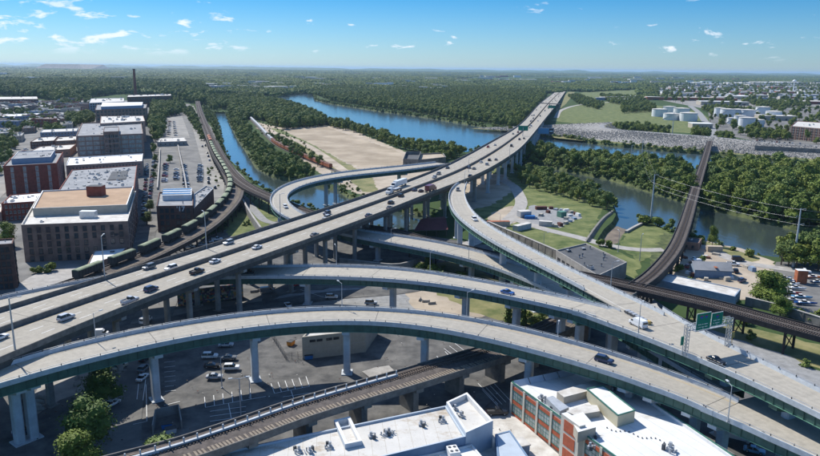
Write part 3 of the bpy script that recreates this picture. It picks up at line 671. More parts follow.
# ================================================================== RAILWAY VIADUCTS
def rail_viaduct(name, label, S, z_under=1.3, deck_mt='track_ballast', tracks=(0,), wall='viaduct_steel', ties='timber', walk=None, supports='steel', sup_every=14, parapet=True, skip=None, trestle=False):
    t = thing(name, label, 'railway viaduct', tuple(S[0][0])); iv = -Vector(S[0][0]); SS = [(c + iv, n, h, st) for c, n, h, st in S]
    mb = MB(deck_mt); mb.sweep(SS, [(-1, .3, -.5), (1, -.3, -.5), (1, -.3, 0), (-1, .3, 0)]); mb.build('track_deck', t)
    for sd in (1, -1):
        g = MB(wall); g.sweep(SS, [(sd, -.15, -z_under), (sd, .15, -z_under), (sd, .15, .45 if parapet else .05), (sd, -.15, .45 if parapet else .05)]); g.build('girder', t)
    for o in tracks:
        for r in (-.72, .72):
            g = MB('rail_steel'); g.sweep(SS, [(0, o + r - .07, .2), (0, o + r + .07, .2), (0, o + r + .07, .36), (0, o + r - .07, .36)]); g.build('rail', t)
        tb = MB(ties); q = .5; rr = random.Random(5)
        while q < SS[-1][3] - 1:
            p, an = at(SS, q, o, .0); tb.box(p, (.28, 2.6, .2), None, an + rr.uniform(-.03, .03)); q += .75
        tb.build('ties', t, kind='stuff')
    if walk:
        wk = MB('timber_pale'); q = .5; rr = random.Random(8)
        while q < SS[-1][3] - 1:
            p, an = at(SS, q, walk, .02); wk.box(p, (.5, 1.9, .12), None, an + rr.uniform(-.05, .05)); q += rr.choice((.8, .8, .85, 1.2))
        wk.build('walkway_planks', t, kind='stuff')
    if supports:
        q = 6
        while q < S[-1][3] - 2:
            c, an = at(S, q); i = near(S, c); h = S[i][2]; nn = Vector((-sin(an), cos(an), 0)); dd = Vector((cos(an), sin(an), 0))
            if not (skip and skip(c)):
                sb = MB('viaduct_steel' if supports == 'steel' else 'viaduct_concrete')
                c0 = c + iv; zb = -c.z + c0.z - 3.5; zt = c0.z - z_under
                if supports == 'steel':
                    for e in (-1, 1):
                        a = c0 + nn * e * h * .8; sb.beam((a.x, a.y, zb), (a.x, a.y, zt), .6, .6)
                    a = c0 + nn * h * .8; b = c0 - nn * h * .8
                    sb.beam((a.x, a.y, zt - .5), (b.x, b.y, zt - .5), .5, .6); sb.beam((a.x, a.y, zb + 4), (b.x, b.y, zt - .8), .25, .25); sb.beam((b.x, b.y, zb + 4), (a.x, a.y, zt - .8), .25, .25)
                    if trestle:
                        for e in (-1, 1):
                            a = c0 + nn * e * h * .8 + dd * 5; sb.beam((a.x, a.y, zb), (a.x, a.y, zt), .5, .5)
                            b = c0 + nn * e * h * .8; sb.beam((a.x, a.y, zb + 4), (b.x, b.y, zt), .22, .22); sb.beam((b.x, b.y, zb + 4), (a.x, a.y, zt), .22, .22)
                else:
                    sb.box((c0.x, c0.y, zb), (1.6, h * 1.3, zt - zb - 1.0), None, an); sb.box((c0.x, c0.y, zt - 1.0), (2.2, h * 2.0, 1.0), None, an)
                sb.build('trestle_bent', t)
            q += sup_every
    return t
RZ = 8.5
S_rail = path(zl([(197, 99), (200, 112), (207, 130), (216, 150), (227, 168), (238, 180), (252, 189), (272, 198), (300, 210), (330, 219), (355, 226), (390, 231), (430, 242), (470, 250), (520, 262), (570, 273.5), (608, 281), (640, 288), (680, 297), (715, 305), (760, 317), (820, 333), (900, 353)], RZ), 4.6, 4)
rail_viaduct('railway_viaduct', 'dark steel double track railway viaduct crossing the whole scene below the highway', S_rail, tracks=(-2.1, 2.1), sup_every=16)
S_spur = path(zl([(212, 141), (219, 156), (228, 170), (234.5, 184), (233, 197), (222, 211), (200, 229), (170, 245), (140, 259), (112, 270), (92, 278), (60, 289), (20, 303), (-60, 325)], 7.2), 5.6, 4)
rail_viaduct('railway_viaduct', 'curving low railway viaduct carrying the green train and a bare timber track', S_spur, tracks=(-2.9,), walk=2.9, ties='timber', sup_every=13)
S_near = path(zl([(60, 482), (120, 466), (180, 450), (240, 430), (300, 409), (350, 394), (400, 380), (440, 368), (480, 356), (512, 345), (545, 331), (580, 314), (608, 299), (624, 290)], RZ), 4.8, 4)
rail_viaduct('railway_viaduct', 'railway viaduct with pale plank walkway passing between the parking lot and the white roofs', S_near, tracks=(1.9,), walk=-3.2, supports='concrete', wall='old_parapet', sup_every=15)
S_bridge = path(zl([(636, 286), (650, 276), (664, 262), (675, 247), (684, 226), (692, 200), (699, 177), (705, 158), (710, 141)], RZ), 3.0, 4)
rail_viaduct('railway_bridge', 'narrow dark railway bridge curving over the brown river channel to the levee', S_bridge, tracks=(0,), sup_every=18, trestle=True, z_under=2.6)
# ================================================================== TREES
def foliage(name, a, b, c):
    m = bpy.data.materials.new(name); m.use_nodes = True; MATS[name] = m
    t = m.node_tree; p = t.nodes['Principled BSDF']; p.inputs['Roughness'].default_value = .7; p.inputs['Specular IOR Level'].default_value = .25
    g = t.nodes.new('ShaderNodeNewGeometry'); oi = t.nodes.new('ShaderNodeObjectInfo')
    n = noise(t, g.outputs['Position'], .35, 3, .7, .3, .7)
    col = mixnode(t, mixnode(t, a, b, n), c, oi.outputs['Random'])
    col2 = mixnode(t, mixnode(t, a, b, n), col, .55)
    t.links.new(col2, p.inputs['Base Color'])
foliage('leaves', (.072, .115, .016), (.170, .230, .034), (.215, .230, .036))
foliage('leaves_light', (.08, .13, .028), (.16, .22, .05), (.17, .21, .055))
foliage('leaves_dark', (.045, .088, .018), (.105, .160, .028), (.09, .135, .025))
PHI = (1 + 5 ** .5) / 2
ICO_V = [Vector(v).normalized() for v in ((-1, PHI, 0), (1, PHI, 0), (-1, -PHI, 0), (1, -PHI, 0), (0, -1, PHI), (0, 1, PHI), (0, -1, -PHI), (0, 1, -PHI), (PHI, 0, -1), (PHI, 0, 1), (-PHI, 0, -1), (-PHI, 0, 1))]
ICO_F = [(0, 11, 5), (0, 5, 1), (0, 1, 7), (0, 7, 10), (0, 10, 11), (1, 5, 9), (5, 11, 4), (11, 10, 2), (10, 7, 6), (7, 1, 8), (3, 9, 4), (3, 4, 2), (3, 2, 6), (3, 6, 8), (3, 8, 9), (4, 9, 5), (2, 4, 11), (6, 2, 10), (8, 6, 7), (9, 8, 1)]
def blob(mb, c, r, rr, mt=None, jit=.2, sq=.85):
    i = len(mb.v)
    for v in ICO_V:
        q = r * rr.uniform(1 - jit, 1 + jit); mb.vert((c[0] + v.x * q, c[1] + v.y * q, c[2] + v.z * q * sq))
    k = mb.m(mt) if mt else 0
    for f in ICO_F: mb.f.append(tuple(i + j for j in f)); mb.mi.append(k)
def leaf(mb, p, nrm, s_, rr):
    up = Vector((rr.uniform(-1, 1), rr.uniform(-1, 1), rr.uniform(-1, 1)))
    x = nrm.cross(up)
    if x.length < 1e-3: return
    x.normalize(); y = nrm.cross(x).normalized(); i = len(mb.v)
    a = s_ * rr.uniform(.7, 1.1); b = s_ * rr.uniform(.5, .9)
    for u, v_ in ((-a, -b * .4), (-a * .1, -b), (a, b * .3), (a * .2, b)): mb.vert(p + x * u + y * v_)
    mb.f.append((i, i + 1, i + 2, i + 3)); mb.mi.append(0)
def crown(seed, H_, Rr, leaves, size, mt, lob=9, base=.28, cone=False):
    rr = random.Random(seed); mb = MB(mt); L = []
    for k in range(lob):
        if cone:
            t = k / (lob - 1); L.append((Vector((rr.uniform(-.1, .1) * Rr, rr.uniform(-.1, .1) * Rr, H_ * (base + (1 - base) * t * .93))), Rr * (1 - t * .85)))
        else:
            a = 2 * pi * k / lob * 2.4 + rr.uniform(-.4, .4); t = rr.uniform(0, 1); d = Rr * rr.uniform(.2, .62) * (1 - .45 * t)
            L.append((Vector((cos(a) * d, sin(a) * d, H_ * (base + .14 + (.80 - base - .10) * t))), Rr * rr.uniform(.38, .58) * (1 - .15 * t)))
    for c, r in L: blob(mb, c, r * .70, rr, None, .15)
    for k in range(leaves):
        c, r = rr.choice(L); d = Vector((rr.gauss(0, 1), rr.gauss(0, 1), rr.gauss(.25, 1))).normalized()
        p = c + Vector((d.x, d.y, d.z * .85)) * r * rr.uniform(.66, 1.14)
        leaf(mb, p, (d + Vector((rr.gauss(0, .5), rr.gauss(0, .5), rr.gauss(.25, .5)))).normalized(), size * rr.uniform(.5, 1.4), rr)
    return mb
def trunk(H_, r=.28, seed=0):
    rr = random.Random(seed); mb = MB('trunk'); mb.tube((0, 0, -.6), (0, 0, H_ * .45), r * 1.3, r * .8, 7)
    for k in range(4):
        a = k * 1.7 + rr.random(); mb.tube((0, 0, H_ * (.28 + .05 * k)), (cos(a) * H_ * .2, sin(a) * H_ * .2, H_ * (.55 + .05 * k)), r * .55, r * .2, 5)
    return mb
CROWNS = [crown(21 + k, 13, rr_, 1150, .50, mt, lb, .12 if k % 2 else .2).mesh('crown') for k, (rr_, mt, lb) in enumerate(((5.2, 'leaves', 10), (6.0, 'leaves', 12), (4.6, 'leaves', 8), (5.6, 'leaves_light', 10), (5.0, 'leaves_dark', 9), (6.4, 'leaves', 13)))]
FINE = [crown(91 + k, 13, rr_, 3600, .30, mt, lb, .14).mesh('crown') for k, (rr_, mt, lb) in enumerate(((5.4, 'leaves', 14), (6.0, 'leaves_dark', 15), (5.2, 'leaves_light', 12)))]
TRUNKS = [trunk(13, .3, k).mesh('trunk') for k in range(2)]
BUSH = [crown(51 + k, 4.2, 2.6, 320, .42, 'leaves_light' if k else 'leaves', 7, .0).mesh('bush') for k in range(2)]
# scatter source collections stay out of the scene; they only feed the "stuff" woods
def source(name, meshes):
    c = bpy.data.collections.new(name)
    for m_ in meshes:
        o = bpy.data.objects.new(name + '_leaf_form', m_); c.objects.link(o)
    return c
def both(cm, tm):                       # crown and trunk in one mesh, for the scattered woods
    me = bpy.data.meshes.new('woodland_tree'); v = []; f = []; mi = []
    for k, m_ in enumerate((cm, tm)):
        o = len(v); v += [tuple(a.co) for a in m_.vertices]; f += [tuple(i + o for i in p.vertices) for p in m_.polygons]; mi += [k] * len(m_.polygons)
    me.from_pydata(v, [], f); me.materials.append(cm.materials[0]); me.materials.append(tm.materials[0]); me.polygons.foreach_set('material_index', mi); return me
SRC_TREE = source('woodland_source', [both(c, TRUNKS[0]) for c in CROWNS])
def patch(seed):
    rr = random.Random(seed); mb = MB(('leaves', 'leaves_dark', 'leaves', 'leaves', 'leaves_dark')[seed % 5])
    for k in range(34):
        x, y = rr.uniform(-29, 29), rr.uniform(-29, 29); r = rr.uniform(4, 7.2); z = rr.uniform(6, 10.5)
        blob(mb, (x, y, z), r, rr, None, .25)
        for q in range(34):
            d = Vector((rr.gauss(0, 1), rr.gauss(0, 1), abs(rr.gauss(.1, 1)))).normalized(); leaf(mb, Vector((x, y, z)) + d * r * rr.uniform(.9, 1.12), (d + Vector((rr.gauss(0, .4), rr.gauss(0, .4), .2))).normalized(), 1.6, rr)
    return mb.mesh('canopy')
SRC_PATCH = source('canopy_source', [patch(k) for k in range(5)])
def scatter(name, pts, src, nvar, kind='stuff', label=None):
    """pts: (x, y, z, scale xy, scale z, rotation, variant)"""
    me = bpy.data.meshes.new(name); me.from_pydata([p[:3] for p in pts], [], [])
    for an, k, ty in (('sxy', 3, 'FLOAT'), ('sz', 4, 'FLOAT'), ('rot', 5, 'FLOAT'), ('var', 6, 'INT')):
        a = me.attributes.new(an, ty, 'POINT'); a.data.foreach_set('value', [p[k] for p in pts])
    o = ob(name, me, kind=kind)
    ng = bpy.data.node_groups.new(name, 'GeometryNodeTree'); ng.interface.new_socket('Geometry', in_out='INPUT', socket_type='NodeSocketGeometry'); ng.interface.new_socket('Geometry', in_out='OUTPUT', socket_type='NodeSocketGeometry')
    n = ng.nodes; l = ng.links; gi = n.new('NodeGroupInput'); go = n.new('NodeGroupOutput'); ip = n.new('GeometryNodeInstanceOnPoints'); ci = n.new('GeometryNodeCollectionInfo')
    ci.inputs[0].default_value = src; ci.inputs['Separate Children'].default_value = True; ci.inputs['Reset Children'].default_value = True
    def att(nm, ty):
        a = n.new('GeometryNodeInputNamedAttribute'); a.data_type = ty; a.inputs[0].default_value = nm; return a.outputs[0]
    cs = n.new('ShaderNodeCombineXYZ'); sx = att('sxy', 'FLOAT'); l.new(sx, cs.inputs[0]); l.new(sx, cs.inputs[1]); l.new(att('sz', 'FLOAT'), cs.inputs[2])
    cr = n.new('ShaderNodeCombineXYZ'); l.new(att('rot', 'FLOAT'), cr.inputs[2])
    l.new(gi.outputs[0], ip.inputs['Points']); l.new(ci.outputs[0], ip.inputs['Instance']); ip.inputs['Pick Instance'].default_value = True
    l.new(att('var', 'INT'), ip.inputs['Instance Index']); l.new(cr.outputs[0], ip.inputs['Rotation']); l.new(cs.outputs[0], ip.inputs['Scale']); l.new(ip.outputs[0], go.inputs[0])
    md = o.modifiers.new('scatter', 'NODES'); md.node_group = ng; return o
def fill(poly_px, sp, rr, world=False, keep=1.0):
    q = poly_px if world else PP(poly_px); x0, x1 = min(p.x for p in q), max(p.x for p in q); y0, y1 = min(p.y for p in q), max(p.y for p in q); out = []
    y = y0
    while y < y1:
        x = x0
        while x < x1:
            c = (x + rr.uniform(-.45, .45) * sp, y + rr.uniform(-.45, .45) * sp)
            if rr.random() < keep and inside(c, q) and not any(inside(c, wl) for wl in WATERS): out.append(c)
            x += sp
        y += sp
    return out
REG = [
 ('narrow street trees', 'street tree along the narrow shaded street beside the mills', [(153, 150), (157, 150), (156, 200), (150, 200)], 13, (.45, .7)),
 ('wide street trees', 'young tree between the wide street and the railway', [(204, 118), (207, 118), (214, 150), (210, 150)], 11, (.4, .6)),
 ('town trees', 'leafy tree standing among the old town houses', [(60, 100), (90, 99), (95, 106), (60, 108)], 15, (.8, 1.2)),
 ('town trees', 'leafy tree standing among the old town houses', [(0, 156), (14, 152), (6, 172), (-12, 180)], 12, (.6, .9)),
 ('canal head woods', 'tree in the woods at the head of the canal', [(204, 99), (262, 97.5), (266, 103), (228, 110), (212, 111)], 11, (.9, 1.3)),
 ('town trees', 'leafy tree standing among the old town houses', [(0, 120), (34, 117), (60, 118), (60, 127), (20, 131), (0, 130)], 17, (.6, .9)),
 ('island woodland', 'broadleaf tree in the wooded point between the canal and the river', [(228, 109), (262, 103.5), (275, 102), (300, 110), (322, 121.5), (330, 126), (284, 130), (262, 121), (236, 119)], 8.5, (.95, 1.35)),
 ('river shore row', 'leafy tree on the river shore beyond the sandy lot', [(322, 121.5), (347, 126.5), (384, 138.5), (410, 147.8), (442, 149.5), (464, 154), (458, 160), (440, 160.5), (405, 151), (352, 132), (326, 126.5)], 8, (.7, 1.05)),
 ('canal bank trees', 'dense green tree on the east bank of the canal', [(229, 112), (246, 118), (246, 125), (254, 138), (268, 152), (290, 164), (312, 174), (316, 186), (300, 180), (275, 176), (258, 166), (251, 154), (240, 138), (232, 124)], 8, (.6, .95)),
 ('slope trees', 'small tree on the slope between the tracks and the sandy lot', [(266, 137), (276, 139), (322, 162), (318, 167), (290, 154)], 8, (.45, .75)),
 ('far bank woodland', 'tree in the thick woods on the far river bank', [(314, 94), (331, 101.5), (358, 105.5), (384, 109.5), (410, 112.5), (452, 119), (492, 125.5), (520, 129), (534, 112), (546, 97), (546, 92), (460, 88), (330, 88)], 10.5, (.95, 1.3)),
 ('channel island woods', 'bushy tree on the narrow island between the two channels, west of the railway bridge', [(508, 149), (530, 152), (560, 158), (590, 161), (640, 165.5), (688, 172), (692, 199), (649, 190), (610, 176), (563, 167), (540, 162), (512, 156)], 7.8, (.7, 1.2)),
 ('channel island woods east', 'bushy tree on the wooded bank right of the railway bridge', [(714, 173), (760, 176), (860, 185), (860, 246), (794, 230), (728, 215), (708, 209)], 8.2, (.9, 1.55)),
 ('meadow tree belt', 'rounded tree in the belt beside the pumping works meadow', [(514, 173), (540, 176), (566, 184), (600, 197), (613, 211), (604, 213), (590, 206), (560, 197), (530, 189), (518, 182)], 6.6, (.5, .85)),
 ('viaduct bank trees', 'tree squeezed between the railway viaduct and the canal', [(203, 104), (211, 111), (216, 125), (219.5, 141), (226, 157), (236, 166), (230, 164), (219, 150), (210, 124), (203, 110)], 8, (.3, .5)),
 ('street rows', 'round street tree between the parking lots and the railway', [(182, 112), (192, 110), (201, 124), (206, 141), (201, 142), (193, 126)], 9, (.6, .85)),
 ('hill trees', 'tree on the wooded hill behind the warehouses', [(-40, 84), (60, 82), (200, 84), (214, 98), (202, 106), (192, 104), (170, 98), (150, 92), (120, 94), (84, 99), (60, 103), (40, 99), (0, 96), (-40, 97)], 13, (1.1, 2.1)),
 ('parking grove', 'tree in the grove between the brick mill and the parking lots', [(152, 103), (172, 103), (184, 107), (180, 115), (166, 118), (163, 140), (154, 144), (150, 124)], 8.5, (.8, 1.3)),
 ('town trees', 'leafy tree standing among the old town houses', [(66, 119), (92, 116), (94, 124), (70, 128)], 8, (.8, 1.1)),
 ('town trees', 'leafy tree standing among the old town houses', [(44, 130), (64, 128), (66, 133), (46, 134)], 8, (.7, .9)),
 ('town trees', 'leafy tree standing among the old town houses', [(34, 108), (66, 105), (84, 107), (70, 114), (36, 116)], 14, (.6, .9)),
 ('town trees', 'leafy tree standing among the old town houses', [(2, 112), (28, 112), (30, 117), (4, 117)], 14, (.6, .9)),
 ('town trees', 'leafy tree standing among the old town houses', [(-10, 140), (14, 138), (16, 150), (-6, 156)], 8, (.6, .9)),
 ('town trees', 'leafy tree standing among the old town houses', [(10, 131), (38, 128), (40, 132), (12, 135)], 11, (.5, .8)),
 ('levee trees', 'dark tree on the grass behind the stone levee', [(612, 128), (640, 128), (668, 133), (670, 137), (612, 131)], 9, (.7, 1.0)),
 ('levee trees', 'dark tree on the grass behind the stone levee', [(694, 134), (708, 136), (709, 139), (692, 138)], 7, (.8, 1.1)),
 ('levee trees', 'dark tree on the grass behind the stone levee', [(716, 137), (730, 137), (733, 141), (716, 140)], 8, (.6, .9)),
 ('levee trees', 'dark tree on the grass behind the stone levee', [(748, 132), (790, 136), (790, 141), (750, 140)], 9, (.6, .9)),
 ('depot trees', 'tree behind the white storage tanks', [(622, 108), (655, 107), (655, 112), (622, 114)], 11, (.8, 1.1)),
 ('depot trees', 'tree behind the white storage tanks', [(700, 110), (716, 108), (740, 110), (712, 115)], 11, (.7, 1.0)),
 ('depot trees', 'tree behind the white storage tanks', [(745, 102), (800, 103), (812, 107), (760, 109)], 12, (.6, 1.0)),
 ('depot trees', 'tree behind the white storage tanks', [(708, 110), (900, 108), (900, 146), (800, 144), (755, 140), (712, 131)], 34, (.7, 1.2)),
 ('industrial trees', 'tree between the far industrial sheds', [(640, 85), (900, 84), (900, 107), (745, 107), (700, 108), (650, 98)], 58, (1.0, 1.7)),
 ('highway trees', 'tree beside the far end of the highway', [(568, 97), (578, 96), (600, 104), (606, 106), (598, 110), (580, 106)], 12, (.7, .9)),
 ('highway trees', 'tree beside the far end of the highway', [(600, 96), (640, 98), (650, 105), (640, 108), (610, 104)], 12, (.7, 1.0)),
 ('viaduct trees', 'low tree growing under the crossing ramps', [(414, 268), (448, 272), (446, 282), (420, 278)], 5, (.3, .5)),
 ('riverside thicket', 'broad sunlit thicket tree on the near river bank behind the marina', [(774, 258), (800, 262), (880, 266), (880, 274), (800, 271), (782, 268)], 5.5, (.85, 1.15)),
]
rr = random.Random(99); ALL = []
for grp, lab, pg, sp, (a, b) in REG:
    for x, y in fill(pg, sp, rr):
        s_ = rr.uniform(a, b); v = rr.choice((0, 0, 1, 2, 2, 3, 4, 5)); 
        if grp == 'riverside thicket' or grp == 'meadow tree belt': v = rr.choice((3, 3, 0, 2))
        px, py = Q((x, y, 6)); vis = -20 < px < 840 and py < 470
        ALL.append((y if vis else 1e9, x, y, s_, s_ * rr.uniform(.85, 1.15), rr.uniform(0, 6.28), v, grp, lab))
ALL.sort(key=lambda t: t[0])
def make_tree(x, y, sx, sz, rot, v, lab, grp, name='broadleaf_tree', z=0):
    t = thing(name, lab, 'tree', (x, y, z), rot, grp); t.scale = (sx, sx, sz)
    ob('crown', CROWNS[v], t); ob('trunk', TRUNKS[v % 2], t); return t
EXT = {}
for a_ in ALL[:285]:
    px, py = Q((a_[1], a_[2], 0)); e = EXT.setdefault(a_[7], [1e9, -1e9, 1e9, -1e9]); e[0] = min(e[0], px); e[1] = max(e[1], px); e[2] = min(e[2], a_[2]); e[3] = max(e[3], a_[2])
TONE = {0: 'green', 1: 'wide', 2: 'narrow', 3: 'pale green', 4: 'dark', 5: 'broad'}
for k, (d, x, y, sx, sz, rot, v, grp, lab) in enumerate(ALL[:285]):
    px, py = Q((x, y, 0)); e = EXT[grp]; u = (px - e[0]) / max(1, e[1] - e[0]); w_ = (y - e[2]) / max(1, e[3] - e[2]); mid = (sx - .6) / .7
    if grp in ('channel island woods east', 'channel island woods', 'meadow tree belt', 'riverside thicket'):
        where = {'channel island woods east': 'on the wooded bank beyond the bridge', 'channel island woods': 'on the island before the bridge', 'meadow tree belt': 'in the belt by the meadow', 'riverside thicket': 'in the thicket behind the marina'}[grp]
        lab = f"{'tall' if sx > 1.2 else 'small' if sx < .9 else 'middling'} {TONE[v]} tree {where}, {ordn(min(7, int(u * 8)))} eighth, {'water side' if w_ < .33 else 'inner' if w_ < .66 else 'far side'}"
    make_tree(x, y, sx, sz, rot, v, lab, grp)
scatter('woodland', [(x, y, 0, sx, sz, rot, v) for (d, x, y, sx, sz, rot, v, g, l) in ALL[285:]], SRC_TREE, 6)
# far canopy to the horizon
NOWOOD = [PP(p) for p in ([(-60, 99), (60, 99), (120, 96), (200, 99), (212, 128), (-60, 200)], [(660, 86), (700, 82), (900, 83), (900, 109), (708, 109), (650, 97)], [(548, 122), (553, 98), (556, 92), (556, 90), (568, 90), (572, 92), (590, 92), (645, 89), (640, 103), (708, 112), (712, 134), (700, 140)], [(700, 108), (900, 106), (900, 175), (700, 150)])]
CLEAR = [PP(p) for p in ([(-60, 93), (220, 95), (220, 99.5), (-60, 99.5)], [(200, 82), (330, 83.5), (430, 84), (430, 87), (310, 92), (200, 90)])]
CLUST = []; rr = random.Random(44)
for k in range(88):
    px, py = rr.uniform(-20, 840), 74.5 + 17 * rr.random() ** 1.5
    p = P(px, py, 0)
    if p.y > 15000 or any(inside(p, wl) for wl in WATERS): continue
    CLUST.append((p.x, p.y, rr.uniform(40, 110) * (p.y / 3000) ** .7))
pts = []; Y = 2150.0; rr = random.Random(4)
from mathutils import noise as mnoise
while Y < 30000:
    st = 40 * (Y / 2200) ** .9; X = -.66 * Y - 200
    while X < .66 * Y + 200:
        x, y = X + rr.uniform(-.4, .4) * st, Y + rr.uniform(-.4, .4) * st
        g = mnoise.noise(Vector((x * .0006, y * .0003, 3))); 
        ok = not any(inside((x, y), q) for q in NOWOOD) and not any(inside((x, y), wl) for wl in WATERS) and g < .28
        if any(inside((x, y), q) for q in CLEAR) and rr.random() < .45: ok = False
        if ok and any((x - a[0]) ** 2 + ((y - a[1] + a[2] * .6) * .55) ** 2 < a[2] ** 2 for a in CLUST): ok = False
        if ok:
            s_ = max(.8, st / 50) * rr.uniform(.9, 1.2); pts.append((x, y, mnoise.noise(Vector((x * .0002, y * .0001, 9))) * 14 * min(1, Y / 9000) - 2, s_, min(1.5, .85 + Y / 20000) * rr.uniform(.8, 1.25), rr.uniform(0, 6.28), rr.randrange(5)))
        X += st
    Y += st
scatter('far_woodland', pts, SRC_PATCH, 5)
print('trees', len(ALL), 'patches', len(pts))
# distant ridges on the horizon
def ridge(name, x0, x1, Y, hmax, seed, wid=1500):
    mb = MB('leaves_dark'); n = 60; rows = []
    for k in range(n + 1):
        x = x0 + (x1 - x0) * k / n; h = hmax * min(1, k / 6, (n - k) / 6) * (.75 + .25 * mnoise.noise(Vector((k * .35, seed, 0))) * 2)
        rows.append([Vector((x, Y, -5)), Vector((x, Y + wid * .5, h)), Vector((x, Y + wid, -5))])
    for a, b in zip(rows, rows[1:]):
        for j in range(2): mb.poly([a[j], b[j], b[j + 1], a[j + 1]])
    mb.build(name, kind='structure')
ridge('hills', -8500, 6500, 20000, 95, 1); ridge('hills', 1500, 16000, 23000, 78, 5); ridge('hills', -16000, -2000, 24000, 110, 8)
mb = MB('dirt'); a = P(40, 72, 20); Yh = 11500; xa = (38 - 410) / 700 * Yh; xb = (92 - 410) / 700 * Yh
mb.poly([(xa, Yh, -2), (xb, Yh, -2), (xb - 180, Yh + 150, 95), (xa + 160, Yh + 150, 95)]); mb.poly([(xa + 160, Yh + 150, 95), (xb - 180, Yh + 150, 95), (xb - 100, Yh + 900, 92), (xa + 100, Yh + 900, 92)])
mb.poly([(xb, Yh, -2), (xb, Yh + 1000, -2), (xb - 100, Yh + 900, 92), (xb - 180, Yh + 150, 95)]); mb.poly([(xa, Yh + 1000, -2), (xa, Yh, -2), (xa + 160, Yh + 150, 95), (xa + 100, Yh + 900, 92)])
mb.build('landfill_hill', kind='structure')
# single trees that stand out
def lone(px, py, s_, v, lab, sz=None, rot=0):
    p = P(px, py, 0); t = make_tree(p.x, p.y, s_, sz or s_, rot, v, lab, 'lone trees near the camera')
    t.children[0].data = FINE[{3: 2, 4: 1}.get(v, 0)]; return t
lone(101, 406, 1.0, 4, 'dark tree half under the lower ramp beside the two lane street', .85)
lone(90, 450, 1.15, 4, 'large dark leafy tree at the bottom left beside the shaded street', 1.0, 1)
lone(78, 470, 1.0, 1, 'tree touching the bottom edge left of the shaded street', .75, 2)
lone(158, 476, 1.15, 3, 'sunlit tree at the bottom edge beside the dumpster pen', .72)
lone(768, 304, 1.5, 5, 'big spreading tree beside the marina boats behind the long grey shed', 1.05)
lone(780, 316, .8, 0, 'smaller dark tree just below the big marina tree', .6)
lone(712, 246, .55, 2, 'lone slim tree on the river bank beside the railway bridge', .85)
lone(8, 246, 1.05, 1, 'big tree at the left edge between the red brick buildings', .95)
lone(150, 212, .7, 3, 'bright street tree left of the dark brick building with the white number', .6)
lone(147, 225, .75, 3, 'second bright street tree nearer the camera beside the big warehouse corner', .6)
lone(170, 163, .7, 0, 'round tree standing alone in the city parking lot', .6)
# ================================================================== BUILDINGS
def win_mesh(w_, h_, frame, glass, mull=(2, 2), sill=True, depth=.10):
    """window facing -Y, centred on x, base at z = 0"""
    mb = MB(glass); f = .12 * min(1, w_ / 1.5)
    mb.box((0, -.03, 0), (w_, .06, h_)); mb.m(frame)
    for x in (-w_ / 2, w_ / 2): mb.box((x, -.06, -.02), (f, depth * 1.6, h_ + .04), frame)
    for z in (-f, h_): mb.box((0, -.065, z), (w_ + f, depth * 1.7, f), frame)
    for i in range(1, mull[0]): mb.box((-w_ / 2 + w_ * i / mull[0], -.05, 0), (f * .6, .07, h_), frame)
    for i in range(1, mull[1]): mb.box((0, -.055, h_ * i / mull[1]), (w_, .07, f * .6), frame)
    if sill: mb.box((0, -.12, -f - .14), (w_ + .3, .3, .14), frame)
    return mb
WIN = {}
def window(w_, h_, frame='frame_pale', glass='window_glass', mull=(2, 2), sill=True):
    k = (round(w_, 2), round(h_, 2), frame, glass, mull, sill)
    if k not in WIN: WIN[k] = win_mesh(w_, h_, frame, glass, mull, sill).mesh('window')
    return WIN[k]
def facade(root, a, b, z0, floors, fh, cols, me, zoff, margin=1.5, skip=0, rr=R, pier=None, band=None, wallm=None):
    """a->b wall foot seen from outside with the outward side on the right of a->b"""
    a = Vector((a[0], a[1], 0)); b = Vector((b[0], b[1], 0)); d = b - a; L = d.length; d.normalize(); rz = atan2(d.y, d.x); out = Vector((d.y, -d.x, 0))
    st = (L - 2 * margin) / cols
    for f in range(floors):
        for c in range(cols):
            if skip and rr.random() < skip: continue
            p = a + d * (margin + st * (c + .5)) + out * .03; p.z = z0 + f * fh + zoff; ob('window', me, root, p, rz)
    if pier or band:
        mb = MB(pier or band)
        if pier:
            for c in range(cols + 1):
                p = a + d * (margin + st * c) + out * .1; mb.box((p.x, p.y, z0), (.7, .26, floors * fh + .4), pier, rz)
        if band:
            for f in range(1, floors + 1):
                p = (a + b) / 2 + out * .08; mb.box((p.x, p.y, z0 + f * fh - .2), (L - .2, .2, .35), band, rz)
        mb.build('facade_trim', root)
